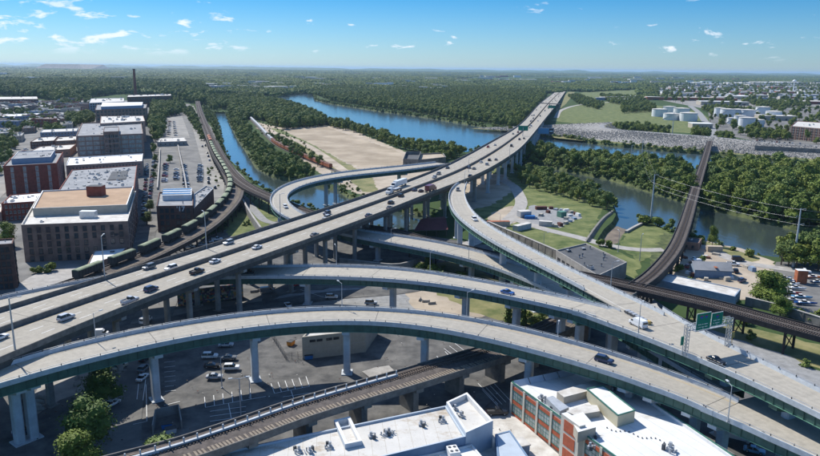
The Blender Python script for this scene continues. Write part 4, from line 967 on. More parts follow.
def shell(root, q, h, wall, roof, par=.9, t=.35, rim=None, z0=0, name='wall', roofname='roof'):
    """walls with a parapet around a roof slab; q: world corners"""
    n = len(q); ar = sum(q[j][0] * q[(j + 1) % n][1] - q[(j + 1) % n][0] * q[j][1] for j in range(n)); q = q if ar > 0 else q[::-1]
    c = sum((Vector((p[0], p[1], 0)) for p in q), Vector((0, 0, 0))) / n
    inn = []
    for j in range(n):
        p = Vector((q[j][0], q[j][1], 0)); d1 = (p - Vector((q[j - 1][0], q[j - 1][1], 0))).normalized(); d2 = (Vector((q[(j + 1) % n][0], q[(j + 1) % n][1], 0)) - p).normalized()
        n1 = Vector((-d1.y, d1.x, 0)); n2 = Vector((-d2.y, d2.x, 0)); m_ = (n1 + n2); m_ = m_ / max(.3, (1 + n1.dot(n2))); inn.append(p + m_ * t)
    mb = MB(wall); rimk = rim or wall
    for j in range(n):
        a, b = q[j], q[(j + 1) % n]; ia, ib = inn[j], inn[(j + 1) % n]
        mb.poly([(a[0], a[1], z0 - (.5 if z0 == 0 else 0)), (b[0], b[1], z0 - (.5 if z0 == 0 else 0)), (b[0], b[1], h), (a[0], a[1], h)], wall)
        mb.poly([(a[0], a[1], h), (b[0], b[1], h), (ib.x, ib.y, h), (ia.x, ia.y, h)], rimk)
        mb.poly([(ia.x, ia.y, h), (ib.x, ib.y, h), (ib.x, ib.y, h - par), (ia.x, ia.y, h - par)], rimk)
    mb.build(name, root)
    rb = MB(roof); rb.poly([(p.x, p.y, h - par + .01) for p in inn]); rb.build(roofname, root); return inn
AC = None
def ac_unit():
    mb = MB('duct_metal'); mb.box((0, 0, 0), (1.9, 1.4, 1.1)); mb.box((0, 0, 1.1), (1.2, 1.0, .25), 'roof_dark'); mb.box((1.3, 0, .1), (.7, .5, .5), 'roof_dark'); return mb.mesh('roof_unit')
def vent_pipe():
    mb = MB('galvanised'); mb.tube((0, 0, 0), (0, 0, .9), .2, .2, 7); mb.tube((0, 0, .8), (0, 0, 1.1), .38, .2, 7, 'roof_dark'); return mb.mesh('vent_pipe')
def hatch():
    mb = MB('roof_dark'); mb.box((0, 0, 0), (1.5, 1.5, .6), None, 0, 'galvanised', (.8, .8)); return mb.mesh('roof_hatch')
UNITS = [('roof_unit', ac_unit()), ('vent_pipe', vent_pipe()), ('roof_hatch', hatch())]
def clutter(root, q, z, n, rr, sc_=1.0, kinds=(0, 1, 2)):
    """n units spread on a quad roof"""
    for k in range(n):
        u, v = rr.uniform(.08, .92), rr.uniform(.1, .9)
        a = Vector(q[0]).lerp(Vector(q[1]), u); b = Vector(q[3]).lerp(Vector(q[2]), u); p = a.lerp(b, v); nm, me = UNITS[rr.choice(kinds)]
        o = ob(nm, me, root, (p.x, p.y, z), rr.uniform(0, 3.14)); s_ = sc_ * rr.uniform(.7, 1.2); o.scale = (s_, s_, s_)
def xy(px, py, z): p = P(px, py, z); return Vector((p.x, p.y, 0))
def quadpx(pts, z): return [xy(a, b, z) for a, b in pts]
def paral(fl, fr, bl, z):
    """front-left, front-right, back-left roof corners in the photograph at height z -> parallelogram"""
    a, b, d = xy(*fl, z), xy(*fr, z), xy(*bl, z); return [a, b, b + d - a, d]
def block(name, label, cat, q, h, wall, roof, floors=3, cols=(8, 4, 8, 4), win=(1.3, 1.8), frame='frame_pale', glass='window_glass', sides=(0, 1, 3), par=.9, units=8, group=None, rim=None, fh=None, seed=1, z0=0, mull=(2, 2), zoff=None, skip=0, pier=None, band=None, usc=1.0, base=0):
    rr = random.Random(seed); t = thing(name, label, cat, (0, 0, 0), 0, group)
    ctr = q[0].copy(); t.location = ctr; q2 = [p - ctr for p in q]
    shell(t, q2, h, wall, roof, par, .4, rim, z0)
    fh = fh or (h - par - base) / floors; me = window(*win, frame, glass, mull); zo = (fh - win[1]) * .5 if zoff is None else zoff
    for s_ in sides:
        if cols[s_]: facade(t, q2[s_], q2[(s_ + 1) % 4], z0 + base, floors, fh, cols[s_], me, zo, 1.2, skip, rr, pier, band)
    clutter(t, [p for p in q2], h - par, units, rr, usc); return t, q2
# --- the big brown warehouse
q = [xy(21, 224.7, 17), xy(127.6, 221, 17), xy(136, 191, 17), xy(38, 196, 17)]
t, q2 = block('brick_warehouse', 'large brown brick warehouse with a tan upper roof and a dark stain on its front', 'warehouse', q, 17, 'brick_brown', 'roof_cream', 5, (11, 7, 0, 6), (1.5, 2.0), 'frame_dark', 'window_glass', (0, 1, 3), 1.0, 26, None, 'roof_cream', seed=2, usc=.9, skip=.06)
def lerpq(q, u, v): return Vector(q[0]).lerp(Vector(q[1]), u).lerp(Vector(q[3]).lerp(Vector(q[2]), u), v)
up = [lerpq(q2, .06, .30), lerpq(q2, .97, .30), lerpq(q2, .98, .985), lerpq(q2, .05, .985)]
shell(t, up, 20, 'stucco', 'roof_tan', .7, .45, 'roof_white', 16.02, 'upper_wall', 'upper_roof')
mb = MB('brick_red'); c = lerpq(q2, .62, .72); mb.box((c.x, c.y, 19.3), (7.5, 6, 5.2), None, .05, 'roof_dark'); mb.build('penthouse', t)
mb = MB('duct_metal'); c = lerpq(q2, .60, .20); mb.box((c.x, c.y, 16), (7, 3.4, 3.2), None, .05); mb.build('cooling_unit', t)
# soot stain on the front
d = (q2[1] - q2[0]).normalized(); out = Vector((d.y, -d.x, 0)); c = q2[0] + d * ((q2[1] - q2[0]).length * .87) + out * .02
mb = MB('frame_dark'); pp = []
for k in range(14):
    a = 2 * pi * k / 14; rx = 1.5 * (1 + .25 * sin(3 * a)); pp.append(c + d * rx * cos(a) + Vector((0, 0, 11 + .6 * sin(a))))
mb.poly(pp); mb.build('soot_stain', t)
# low white roofed annex and the terrace in front
q = [xy(87, 265.5, 5), xy(121, 254, 5), xy(127, 247, 5), xy(94, 250.5, 5)]
block('annex', 'small low annex with a pale blue roof beside the green rail cars', 'annex', q, 5, 'brick_brown', 'roof_white', 1, (4, 2, 0, 2), (1.3, 1.4), 'frame_dark', par=.4, units=2, seed=5)
zone('courtyard', [(14, 287), (40, 272), (88, 266), (100, 270), (50, 288), (16, 296)], 'pavement')
# --- grey roofed block behind
q = [xy(56, 193, 17.5), xy(134, 189, 17.5), xy(137, 164.5, 17.5), xy(72, 169, 17.5)]
t, q2 = block('brick_mill', 'grey roofed brick block with many roof vents and a sunken courtyard', 'mill', q, 17, 'brick_red', 'roof_grey', 5, (10, 8, 0, 8), (1.2, 1.8), 'frame_pale', 'window_pale', (1, 3), .5, 95, seed=3, usc=.75)
mb = MB('roof_dark'); w4 = [lerpq(q2, .60, .42), lerpq(q2, .86, .42), lerpq(q2, .87, .78), lerpq(q2, .63, .78)]
mb.prism([(p.x, p.y) for p in w4], 16.5, 16.9, 'brick_dark', 'roof_dark'); mb.build('courtyard_roof', t)
q = [xy(117, 189.5, 21), xy(131, 188.5, 21), xy(131.5, 182, 21), xy(118, 183, 21)]
# --- red brick tower block upper left
q = [xy(3, 166, 20), xy(56.6, 163, 20), xy(63, 152, 20), xy(14, 154.5, 20)]
t, q2 = block('brick_office', 'red brick block with four pale window strips and blue grey roof decks', 'office block', q, 20, 'brick_red', 'roof_grey', 5, (4, 6, 0, 0), (1.7, 3.0), 'frame_pale', 'window_pale', (0, 1), .8, 8, seed=4, mull=(1, 3), zoff=.3)
w4 = [lerpq(q2, .12, .18), lerpq(q2, .86, .18), lerpq(q2, .86, .85), lerpq(q2, .12, .85)]
shell(t, w4, 23, 'blue_grey_wall', 'roof_grey', .5, .3, 'roof_white', 19.2, 'penthouse_wall', 'penthouse_roof'); clutter(t, w4, 22.5, 8, random.Random(3))
q = [xy(1, 203.5, 10), xy(39, 201, 10), xy(52, 191.5, 10), xy(10.5, 194.8, 10)]
block('brick_shop', 'low red brick building with a stony white roof, below the red brick block', 'building', q, 10, 'brick_red', 'roof_white', 3, (8, 3, 0, 2), (1.1, 1.5), 'frame_pale', par=.5, units=16, seed=5, usc=.8)
q = [xy(-25, 246, 18), xy(12.5, 243.5, 18), xy(14, 238, 18), xy(-20, 240, 18)]
block('brick_house_block', 'dark red brick building cut by the left edge beside the highway', 'building', q, 18, 'brick_dark', 'roof_grey', 6, (6, 3, 0, 0), (1.1, 1.6), 'frame_dark', par=.7, units=4, seed=6)
q = [xy(-20, 214, 6), xy(1, 212, 6), xy(4, 203, 6), xy(-14, 204, 6)]
block('shed_building', 'pale flat roofed building at the left edge below the red brick block', 'building', q, 6, 'brick_pink', 'roof_cream', 1, (3, 1, 0, 0), par=.4, units=3, seed=16)
# --- the dark brick building with the number
q = [xy(156.3, 205.5, 14), xy(196, 204, 14), xy(214, 187.5, 14), xy(160, 189.5, 14)]
q = [xy(156.3, 206, 14), xy(193, 205.5, 14), xy(193.5, 191, 14), xy(159, 192, 14)]
t, q2 = block('brick_building', 'dark brick building with a white seventeen sign and solar panels on its roof', 'building', q, 14, 'brick_dark', 'roof_grey', 4, (6, 0, 0, 5), (1.7, 2.0), 'frame_dark', 'window_glass', (0, 3), .9, 3, seed=7, skip=.05)
wq = [q2[1] + Vector((-.5, .3, 0)), q2[1] + Vector((.1, .1, 0)), xy(213.5, 189, 12) - q[0], xy(207, 186.5, 12) - q[0], q2[2] + Vector((-.5, -1, 0))]
wq = [q2[1] + Vector((.4, -.2, 0)), xy(213.5, 189, 12) - q[0], xy(206, 186.5, 12) - q[0], q2[2] + Vector((.4, -1, 0))]
shell(t, wq, 12.5, 'brick_dark', 'roof_grey', .8, .35, 'galvanised', 0, 'wing_wall', 'wing_roof'); clutter(t, wq, 11.7, 14, random.Random(9), .8)
w4 = [lerpq(q2, .14, .45), lerpq(q2, .96, .45), lerpq(q2, .96, .95), lerpq(q2, .14, .95)]
mb = MB('roof_white'); mb.prism([(p.x, p.y) for p in w4], 13.1, 16.2); mb.build('solar_deck', t)
me = MB('solar_blue'); me.box((0, 0, 0), (2.3, 3.9, .12), None, 0); me = me.mesh('solar_panel')
for i in range(9):
    for j in range(3):
        c = lerpq(w4, (i + .6) / 9.6, (j + .5) / 3); ob('solar_panel', me, t, (c.x, c.y, 16.3), atan2((q2[1] - q2[0]).y, (q2[1] - q2[0]).x))
d = (q2[1] - q2[0]).normalized(); out = Vector((d.y, -d.x, 0)); L_ = (q2[1] - q2[0]).length
def text_mesh(body, size, mt, name='lettering', extr=.06, align='CENTER', bold=True):
    cu = bpy.data.curves.new('lettering_curve', 'FONT'); cu.body = body; cu.size = size; cu.extrude = extr; cu.align_x = align; cu.align_y = 'CENTER'; cu.resolution_u = 2; cu.space_line = .85
    if bold: cu.offset = .02 * size
    o = bpy.data.objects.new('tmp', cu); COL.objects.link(o); dg = bpy.context.evaluated_depsgraph_get(); dg.update(); me = bpy.data.meshes.new_from_object(o.evaluated_get(dg)); me.name = name
    me.materials.clear(); me.materials.append(MATS[mt]); bpy.data.objects.remove(o); return me
tm = text_mesh("'17", 3.6, 'white_paint')
o = ob('lettering', tm, t); c = q2[0] + d * L_ * .66 + out * .15; o.location = (c.x, c.y, 12.2); o.rotation_euler = (pi / 2, 0, atan2(d.y, d.x))
# --- mill row going away
q = [xy(66, 165.5, 12), xy(142, 161, 12), xy(143, 153.5, 12), xy(69, 157.5, 12)]
block('mill_building', 'long pink brick building with a bright white roof edge behind the grey roofed block', 'mill', q, 12, 'brick_pink', 'roof_white', 3, (22, 3, 0, 3), (1.1, 1.6), 'frame_pale', 'window_glass', (0, 1), .6, 16, seed=8, rim='roof_white')
q = [xy(76, 136, 22), xy(143, 133.5, 22), xy(141, 121.5, 22), xy(82, 123, 22)]
t, q2 = block('mill_building', 'big pink brick mill with five storeys of wide pale windows', 'mill', q, 22, 'brick_pink', 'roof_grey', 5, (9, 4, 0, 4), (5.2, 2.7), 'frame_pale', 'window_pale', (0, 1), .9, 20, seed=9, mull=(4, 2), pier='brick_pink')
w4 = [lerpq(q2, .40, -.04), lerpq(q2, .63, -.04), lerpq(q2, .63, .3), lerpq(q2, .40, .3)]
shell(t, w4, 25.5, 'brick_brown', 'roof_grey', .6, .35, None, 0, 'tower_wall', 'tower_roof'); facade(t, w4[0], w4[1], 1, 5, 4.5, 3, window(5.0, 2.6, 'frame_pale', 'window_glass', (4, 2)), .8)
q = [xy(100, 123.5, 24), xy(145, 121, 24), xy(143, 115.5, 24), xy(101, 116, 24)]
block('mill_building', 'grey cream mill with cluttered roof between the two largest mills', 'mill', q, 24, 'brick_pink', 'roof_cream', 5, (8, 3, 0, 3), (2.6, 2.4), 'frame_pale', 'window_glass', (0, 1), .7, 20, seed=10, usc=1.8)
q = [xy(95, 110, 25), xy(146, 108, 25), xy(147, 104, 25), xy(97, 104.5, 25)]
t, q2 = block('mill_building', 'tall mill with a shining white vaulted roof and paired dark windows', 'mill', q, 25, 'brick_brown', 'roof_grey', 5, (14, 4, 0, 4), (3.2, 2.6), 'frame_pale', 'window_glass', (0, 1), .7, 0, seed=11, pier='brick_pink')
w4 = [lerpq(q2, .11, .1), lerpq(q2, .92, .1), lerpq(q2, .92, .9), lerpq(q2, .11, .9)]
mb = MB('roof_white'); mb.prism([(p.x, p.y) for p in w4], 24.5, 28.5, 'blue_grey_wall', 'roof_white'); mb.build('vaulted_roof', t)
q = [xy(89, 103, 18), xy(124, 101.5, 18), xy(124, 98, 18), xy(91, 98.5, 18)]
block('apartment_block', 'teal glazed apartment block in front of the wooded hill', 'apartments', q, 18, 'blue_grey_wall', 'roof_cream', 4, (14, 2, 0, 2), (4, 3), 'frame_pale', 'window_glass', (0, 1), .7, 8, seed=12, usc=2)
q = [xy(127, 97, 22), xy(171, 95.5, 22), xy(171, 94, 22), xy(128, 95, 22)]
block('brick_building', 'dark red brick works building at the foot of the tall chimney', 'works', q, 22, 'brick_dark', 'roof_cream', 3, (14, 4, 0, 3), (4, 3), 'frame_pale', 'window_glass', (0, 1), .7, 12, seed=13, usc=2.5)
t = thing('chimney', 'tall slim brick chimney rising above the mills', 'chimney', P(136, 98.5, 0)); mb = MB('brick_red'); mb.tube((0, 0, 0), (0, 0, 74), 4.2, 2.8, 14); mb.build('shaft', t); mb = MB('brick_dark'); mb.tube((0, 0, 73.5), (0, 0, 76), 3.3, 3.3, 14); mb.build('cap', t)
# --- town at the left edge
TOWN = [
 ('pale_warehouse', 'long pale warehouse with a pale roof at the left edge below the brick rows', [(-30, 118), (35, 115.5), (41, 113), (-20, 115)], 9, 'blue_grey_wall', 'roof_white', 2, (20, 3)),
 ('brick_rowhouses', 'long dark brick row with pale roofs at the upper left', [(-20, 99.5), (38, 99), (37, 96.5), (-18, 97)], 12, 'brick_dark', 'roof_cream', 3, (20, 3)),
 ('flat_roof_store', 'grey blue store with roof equipment in front of the large pink mill', [(40, 132.5), (77, 131), (78, 128), (43, 129.5)], 8, 'blue_grey_wall', 'roof_cream', 2, (11, 3)),
 ('flat_roof_store', 'dark walled store with a broad white roof beside the pink mill', [(30, 142), (54, 140.5), (58, 136), (38, 137.5)], 7, 'brick_dark', 'roof_cream', 2, (8, 3)),
 ('flat_roof_store', 'low brown store with white roof edge left of the long pink mill', [(55, 141), (76, 140), (77, 136), (59, 137)], 7, 'brick_brown', 'roof_cream', 2, (8, 3)),
 ('flat_roof_store', 'wide white roofed store just behind the red brick block', [(28, 152), (70, 149), (76, 144), (40, 146.5)], 7, 'brick_pink', 'roof_cream', 1, (9, 2)),
 ('white_house', 'pale stucco house block at the left edge beside green trees', [(-8, 134), (9, 132.5), (10, 128.5), (-4, 129.5)], 9, 'stucco', 'roof_grey', 3, (6, 3)),
 ('town_house', 'cream town house with a small porch behind the left edge trees', [(10, 137), (22, 135.5), (24, 132.5), (13, 133.5)], 7, 'stucco', 'roof_grey', 2, (4, 2)),
 ('town_house', 'dark roofed brick house between the white store and the tree clump', [(22, 128.5), (34, 127.5), (36, 125), (24, 126)], 7, 'brick_brown', 'roof_dark', 2, (4, 2)),
 ('town_house', 'brick gabled hall in front of the long pale warehouse', [(38, 121), (50, 120), (52, 117), (40, 118)], 8, 'brick_red', 'roof_cream', 2, (4, 2)),
 ('town_house', 'small grey house left of the green tree clump in the town', [(20, 122.5), (30, 121.5), (31, 119.5), (22, 120)], 6, 'brick_brown', 'roof_grey', 2, (3, 2)),
 ('town_house', 'white fronted house beside the mill with the glazed tower', [(62, 125), (72, 124), (73, 121), (64, 121.5)], 8, 'stucco', 'roof_dark', 2, (4, 2)),
 ('parking_deck', 'flat pale parking deck between the city lots and the street trees', [(157, 142), (187, 141), (184, 137), (160, 138)], 5, 'pavement', 'roof_cream', 1, (6, 3)),
]
for k, (nm, lab, pg, h, wl, rf, fl, (c0, c1)) in enumerate(TOWN):
    block(nm, lab, 'building', quadpx(pg, h), h, wl, rf, fl, (c0, c1, 0, c1), (1.4, 1.6), 'frame_pale', 'window_glass', (0, 1), .5, 7, seed=20 + k, usc=1.3)
rr = random.Random(77)
names = ['grey roofed', 'white roofed', 'tan roofed', 'dark roofed']; rfm = ['roof_grey', 'roof_white', 'roof_cream', 'roof_dark']
def gable(name, label, cat, c, L, W_, h, rz, wall, roof, group=None):
    t = thing(name, label, cat, (c[0], c[1], 0), rz, group); mb = MB(wall)
    mb.box((0, 0, -.3), (L, W_, h + .3)); 
    for x in (-L / 2, L / 2): mb.poly([(x, -W_ / 2, h), (x, W_ / 2, h), (x, 0, h + W_ * .25)][::1 if x > 0 else -1])
    mb.build('wall', t); mb = MB(roof); e = .5
    for s_ in (-1, 1): mb.poly([(-L / 2 - e, s_ * (W_ / 2 + e), h - .2), (L / 2 + e, s_ * (W_ / 2 + e), h - .2), (L / 2 + e, 0, h + W_ * .25 + .15), (-L / 2 - e, 0, h + W_ * .25 + .15)][::-1 if s_ > 0 else 1])
    mb.build('roof', t); return t
HG = 'small houses scattered between the town trees at the left'
n_h = 0
for x, y in fill([(-20, 106), (30, 104), (88, 103), (88, 112), (60, 126), (30, 128), (-20, 130)], 20, rr, keep=.7):
    px, py = Q((x, y, 0))
    if any(inside((x, y), [p * 1 for p in quadpx([(a - 2, b - 2) if i > 1 else (a, b + 3) for i, (a, b) in enumerate(T[2])], 0)]) for T in TOWN): continue
    wl_ = rr.choice(('brick_red', 'stucco', 'brick_brown', 'blue_grey_wall', 'brick_pink')); rf_ = rr.choice(('roof_grey', 'roof_dark', 'roof_cream', 'roof_grey')); wn = {'brick_red': 'red brick', 'stucco': 'cream', 'brick_brown': 'brown brick', 'blue_grey_wall': 'blue grey', 'brick_pink': 'pink brick'}[wl_]; rn = {'roof_grey': 'grey', 'roof_dark': 'dark', 'roof_cream': 'pale'}[rf_]
    if rr.random() < .3:
        d0 = Vector((x, y, 0)); L_, W__ = rr.uniform(16, 30), rr.uniform(11, 16); qq = [d0 + Vector(c_) for c_ in ((-L_ / 2, -W__ / 2, 0), (L_ / 2, -W__ / 2, 0), (L_ / 2, W__ / 2, 0), (-L_ / 2, W__ / 2, 0))]
        block('town_building', f'{wn} flat roofed block with a {rn} roof in the old town', 'building', qq, rr.uniform(7, 12), wl_, rf_, 3 if y < 700 else 2, (6, 2, 0, 0), (1.4, 1.7), 'frame_pale', 'window_glass', (0, 1), .5, 4, HG, seed=n_h, usc=1.2)
    else: gable('town_house', f'{wn} house with a {rn} pitched roof between the old town trees', 'house', (x, y), rr.uniform(10, 16), rr.uniform(8, 10), rr.uniform(5, 7), .05 + rr.choice((0, pi / 2)), wl_, rf_, HG)
    n_h += 1
# --- far industrial sheds, right of the highway and along the horizon
FARG = 'far commercial sheds between the trees'
def far_sheds(pg, sp, keep, hr, lab, group, z=0, big=(25, 70)):
    for x, y in fill(pg, sp, rr, keep=keep):
        L = rr.uniform(*big); k = rr.choice((0, 1, 1, 1, 2)); t = thing('warehouse', lab, 'warehouse', (x, y, 0), .1 * rr.uniform(-1, 1) - .1, group); mb = MB('stucco'); W_ = L * rr.uniform(.4, .8); h = rr.uniform(*hr)
        mb.box((0, 0, -.3), (L, W_, h + .3), rr.choice(('stucco', 'roof_cream', 'brick_red', 'blue_grey_wall', 'tank_white'))); mb.build('wall', t); mb = MB(rfm[k]); mb.box((0, 0, h), (L + .6, W_ + .6, .5)); mb.build('roof', t)
far_sheds([(655, 90), (700, 87), (830, 88), (830, 99), (745, 101), (700, 98), (660, 95)], 62, .5, (6, 11), 'pale flat roofed shed in the far industrial district', FARG)
far_sheds([(660, 84), (830, 83), (830, 87), (690, 87)], 190, .5, (9, 14), 'long white roofed warehouse near the horizon at the right', 'warehouses near the right horizon', big=(90, 240))
for ci, (x, y, r_) in enumerate(CLUST):
    for k in range(rr.choice((2, 3, 4))):
        L = rr.uniform(.25, .7) * r_; wl_ = rr.choice(('stucco', 'roof_cream', 'brick_red', 'tank_white', 'blue_grey_wall')); h = rr.uniform(9, 20); px, py = Q((x, y, 0)); side_ = 'left' if px < 270 else 'middle' if px < 560 else 'right'
        t = thing('far_building', f"{ {'stucco': 'tan', 'roof_cream': 'cream', 'brick_red': 'reddish', 'tank_white': 'white', 'blue_grey_wall': 'blue grey'}[wl_]} {'long' if L > 80 else 'short'} building in a far clearing of the {side_} woods", 'building', (x + rr.uniform(-.7, .7) * r_, y + rr.uniform(-.7, .7) * r_, 0), rr.uniform(-.3, .3), f'buildings in the clearings of the {side_} woods'); mb = MB(wl_); mb.box((0, 0, -.3), (L, L * .45, h)); mb.build('wall', t); mb = MB(rr.choice(('roof_grey', 'roof_white', 'roof_cream'))); mb.box((0, 0, h - .3), (L + 1, L * .45 + 1, .7)); mb.build('roof', t)
far_sheds([(60, 80), (300, 79), (300, 83), (60, 83.5)], 260, .35, (10, 20), 'pale building far off in the hills at the left', 'buildings in the left hills', big=(50, 130))
far_sheds([(340, 79), (640, 78.5), (640, 83), (340, 83)], 300, .25, (10, 20), 'pale building far off in the central woods', 'buildings in the central woods', big=(50, 130))
far_sheds([(205, 86), (280, 86), (285, 91), (210, 91)], 75, .42, (8, 16), 'pale mill building across the woods behind the canal head', 'mills behind the canal head')
far_sheds([(310, 86), (450, 88), (450, 90), (330, 89)], 110, .5, (9, 16), 'pale building in the woods above the far river bend', 'buildings above the far river bend')
far_sheds([(600, 98), (640, 97), (655, 101), (610, 104)], 60, .4, (6, 10), 'flat grey shed on the meadow behind the levee', 'sheds on the far meadow')
for px, py, L, W_, h, wl, rf, lab in ((690, 100.5, 260, 40, 9, 'container_rust', 'roof_cream', 'long rust red shed behind the storage tanks'), (722, 105, 120, 45, 9, 'stucco', 'roof_white', 'long pale shed with white roof just behind the right hand tanks'), (618, 100, 70, 40, 9, 'brick_pink', 'roof_grey', 'brown hall with a grey pitched roof behind the levee meadow'), (700, 128, 30, 26, 7, 'stucco', 'roof_white', 'small white hall beside the rail line behind the levee'), (775, 120, 60, 40, 8, 'stucco', 'roof_cream', 'cream hall between the tanks and the brick apartments'), (805, 104, 120, 60, 8, 'brick_red', 'roof_cream', 'reddish hall at the right edge behind the tank farm')):
    c = P(px, py, 0); t = thing('warehouse', lab, 'warehouse', c, -.12); mb = MB(wl); mb.box((0, 0, -.3), (L, W_, h + .3)); mb.build('wall', t); mb = MB(rf); mb.box((0, 0, h), (L + .8, W_ + .8, .6)); mb.build('roof', t)
    for k in range(5): mb = MB('roof_dark'); mb.box((-L / 2 + L * (k + .5) / 5, -W_ / 2 - .05, 0), (L * .06, .1, 4)); mb.build('loading_door', t)
# --- apartment block at the right edge
q = [xy(791, 126, 17), xy(850, 131, 17), xy(858, 124.5, 17), xy(797, 121, 17)]
t, q2 = block('apartment_block', 'red brick apartment block with cream balconies and bands at the right edge', 'apartments', q, 17, 'brick_red', 'roof_cream', 5, (12, 3, 0, 3), (2.4, 2.0), 'frame_pale', 'window_glass', (0, 3), .7, 10, seed=30, pier='stucco', band='stucco', usc=1.5)
# --- storage tanks
def tank(px, py, r, h, lab):
    t = thing('storage_tank', lab, 'storage tank', P(px, py, 0), R.uniform(0, 6), 'white storage tanks behind the levee'); mb = MB('tank_white'); mb.tube((0, 0, 0), (0, 0, h), r, r, 28, cap=False); mb.build('shell', t)
    mb = MB('roof_cream'); mb.tube((0, 0, h), (0, 0, h + r * .10), r + .15, .5, 28); mb.build('roof', t)
    mb = MB('galvanised')
    for k in range(9): a = k * .22; a2 = a + .22; mb.beam((cos(a) * (r + .4), sin(a) * (r + .4), h * k / 9), (cos(a2) * (r + .4), sin(a2) * (r + .4), h * (k + 1) / 9), .8, .2)
    mb.build('stair', t); mb = MB('dark_metal'); mb.tube((0, 0, h * .93), (0, 0, h * .96), r + .06, r + .06, 28, cap=False); mb.build('band', t)
TK = [(659, 116.5, 14, 11, 'leftmost large tank of the nearer left group'), (669, 113.5, 13, 11, 'tank behind the leftmost one, showing a pale roof'), (671, 120, 14, 9, 'low wide tank in front of the left group'), (681, 115.5, 15, 11, 'broad tank in the middle of the left group'), (688, 121, 15, 11, 'right front tank of the left group beside the rail line'), (719, 116.5, 10, 13, 'small tall tank at the left end of the right group'), (727, 118, 13, 13, 'second tank from the left in the right group'), (737, 117.5, 13, 12, 'third tank from the left in the right group'), (747, 118, 14, 12, 'fourth tank in the right group, beside the dark spheres'), (762, 117, 13, 15, 'tallest white tank of the right group'), (773, 119, 14, 11, 'right end tank of the right group with a red rim'), (731, 124, 7, 8, 'small tank standing before the right group'), (739, 126, 9, 13, 'slim tall tank in the front row of the right group'), (746, 128.5, 12, 13, 'front tank of the right group nearest the levee'), (757, 127, 10, 9, 'low front tank at the right of the front row')]
for a in TK: tank(a[0], a[1], a[2], a[3] * 1.3, 'white ' + a[4] if not a[4].startswith('tall') else a[4])
t = thing('water_tower', 'white water tower on a thin stem near the right horizon', 'water tower', P(793, 93, 0)); mb = MB('tank_white'); mb.tube((0, 0, 0), (0, 0, 44), 2.6, 1.9, 10); mb.build('stem', t)
mb = MB('tank_white')
for z0, z1, r0, r1 in ((42, 46, 2, 7.5), (46, 51, 7.5, 8.2), (51, 55, 8.2, 4.5), (55, 56, 4.5, .5)): mb.tube((0, 0, z0), (0, 0, z1), r0, r1, 14, cap=False)
mb.build('tank', t)
# --- concrete ruin left of the highway with flat parapet, on the sandy island
q = [xy(403, 160, 8), xy(418, 160.5, 8), xy(421, 152.5, 8), xy(406, 152.5, 8)]
t, q2 = block('power_house', 'roofless grey concrete power house beside the loop ramp', 'power house', q, 9, 'viaduct_concrete', 'roof_dark', 2, (3, 2, 0, 3), (1.5, 2), 'frame_dark', par=3, units=0, seed=40)
wq = [xy(418.5, 161, 6) - q[0], xy(446, 158, 6) - q[0], xy(443, 153.5, 6) - q[0], xy(421, 154.5, 6) - q[0]]
shell(t, wq, 7, 'viaduct_concrete', 'dirt', 1.2, .8, None, 0, 'wing_wall', 'wing_roof')
# --- maroon roofed platform shed under the viaduct
c = [xy(414, 230.5, 4), xy(448, 229.5, 4), xy(444, 216.5, 4), xy(427, 217.5, 4)]
t = thing('open_shed', 'maroon roofed open shed on the canal under the highway', 'shed', c[0]); cc = [p - c[0] for p in c]; m1 = (cc[0] + cc[3]) / 2; m2 = (cc[1] + cc[2]) / 2
mat('maroon_roof', (.11, .03, .035), .7, .2, .5); mb = MB('maroon_roof')
mb.poly([(*cc[0][:2], 4), (*cc[1][:2], 4), (m2.x, m2.y, 6.5), (m1.x, m1.y, 6.5)]); mb.poly([(m1.x, m1.y, 6.5), (m2.x, m2.y, 6.5), (*cc[2][:2], 4), (*cc[3][:2], 4)]); mb.build('roof', t)
mb = MB('dark_girder'); mb.prism([(p.x, p.y) for p in cc], 3.6, 3.95)
for u in (.04, .35, .66, .96):
    for v in (.06, .94): p = lerpq(cc, u, v); mb.box((p.x, p.y, -3), (.4, .4, 6.8))
mb.build('post_frame', t)
# --- concrete utility block in the parking lot
q = [xy(301.5, 333.5, 8), xy(366, 323, 8), xy(360, 313.5, 8), xy(298, 322, 8)]
q = [xy(302, 337, 7.2), xy(365.5, 330, 7.2)]; q.append(q[1] + Vector((3, 15, 0))); q.append(q[0] + Vector((3, 15, 0)))
t, q2 = block('utility_building', 'windowless tan concrete utility building in the parking lot under the lower ramp', 'building', q, 7.2, 'stucco', 'roof_cream', 1, (0, 0, 0, 0), par=.5, units=4, seed=41)
d = (q2[1] - q2[0]).normalized(); out = Vector((d.y, -d.x, 0)); rz = atan2(d.y, d.x); me = window(1.6, .5, 'frame_dark', 'frame_dark', (3, 1), False)
for u in (.16, .27, .42, .53): p = q2[0] + d * (q2[1] - q2[0]).length * u + out * .03; ob('vent_grille', me, t, (p.x, p.y, 5.4), rz)
mb = MB('frame_pale')
for u in (.2, .4, .6, .8): p = q2[0] + d * (q2[1] - q2[0]).length * u + out * .04; mb.box((p.x, p.y, 0), (.12, .1, 6.9), None, rz)
mb.box((*(q2[0].lerp(q2[1], .5) + out * .04)[:2], 3.4), ((q2[1] - q2[0]).length - .3, .08, .12), None, rz); mb.build('panel_joint', t)
def dumpster(px, py, rz, mt, lab):
    t = thing('dumpster', lab, 'dumpster', P(px, py, 0), rz); mb = MB(mt); mb.box((0, 0, .15), (2.2, 1.5, 1.2), None, 0, None, (1.12, 1.12)); mb.build('bin', t); mb = MB('dark_metal'); mb.box((0, 0, 1.36), (2.5, 1.75, .12)); mb.build('lid', t)
dumpster(308.5, 359, rz, 'blue_paint', 'bright blue dumpster by the corner of the tan utility building')
dumpster(291, 345, 1.2, 'orange_paint', 'orange yellow container beside the fence of the utility building')
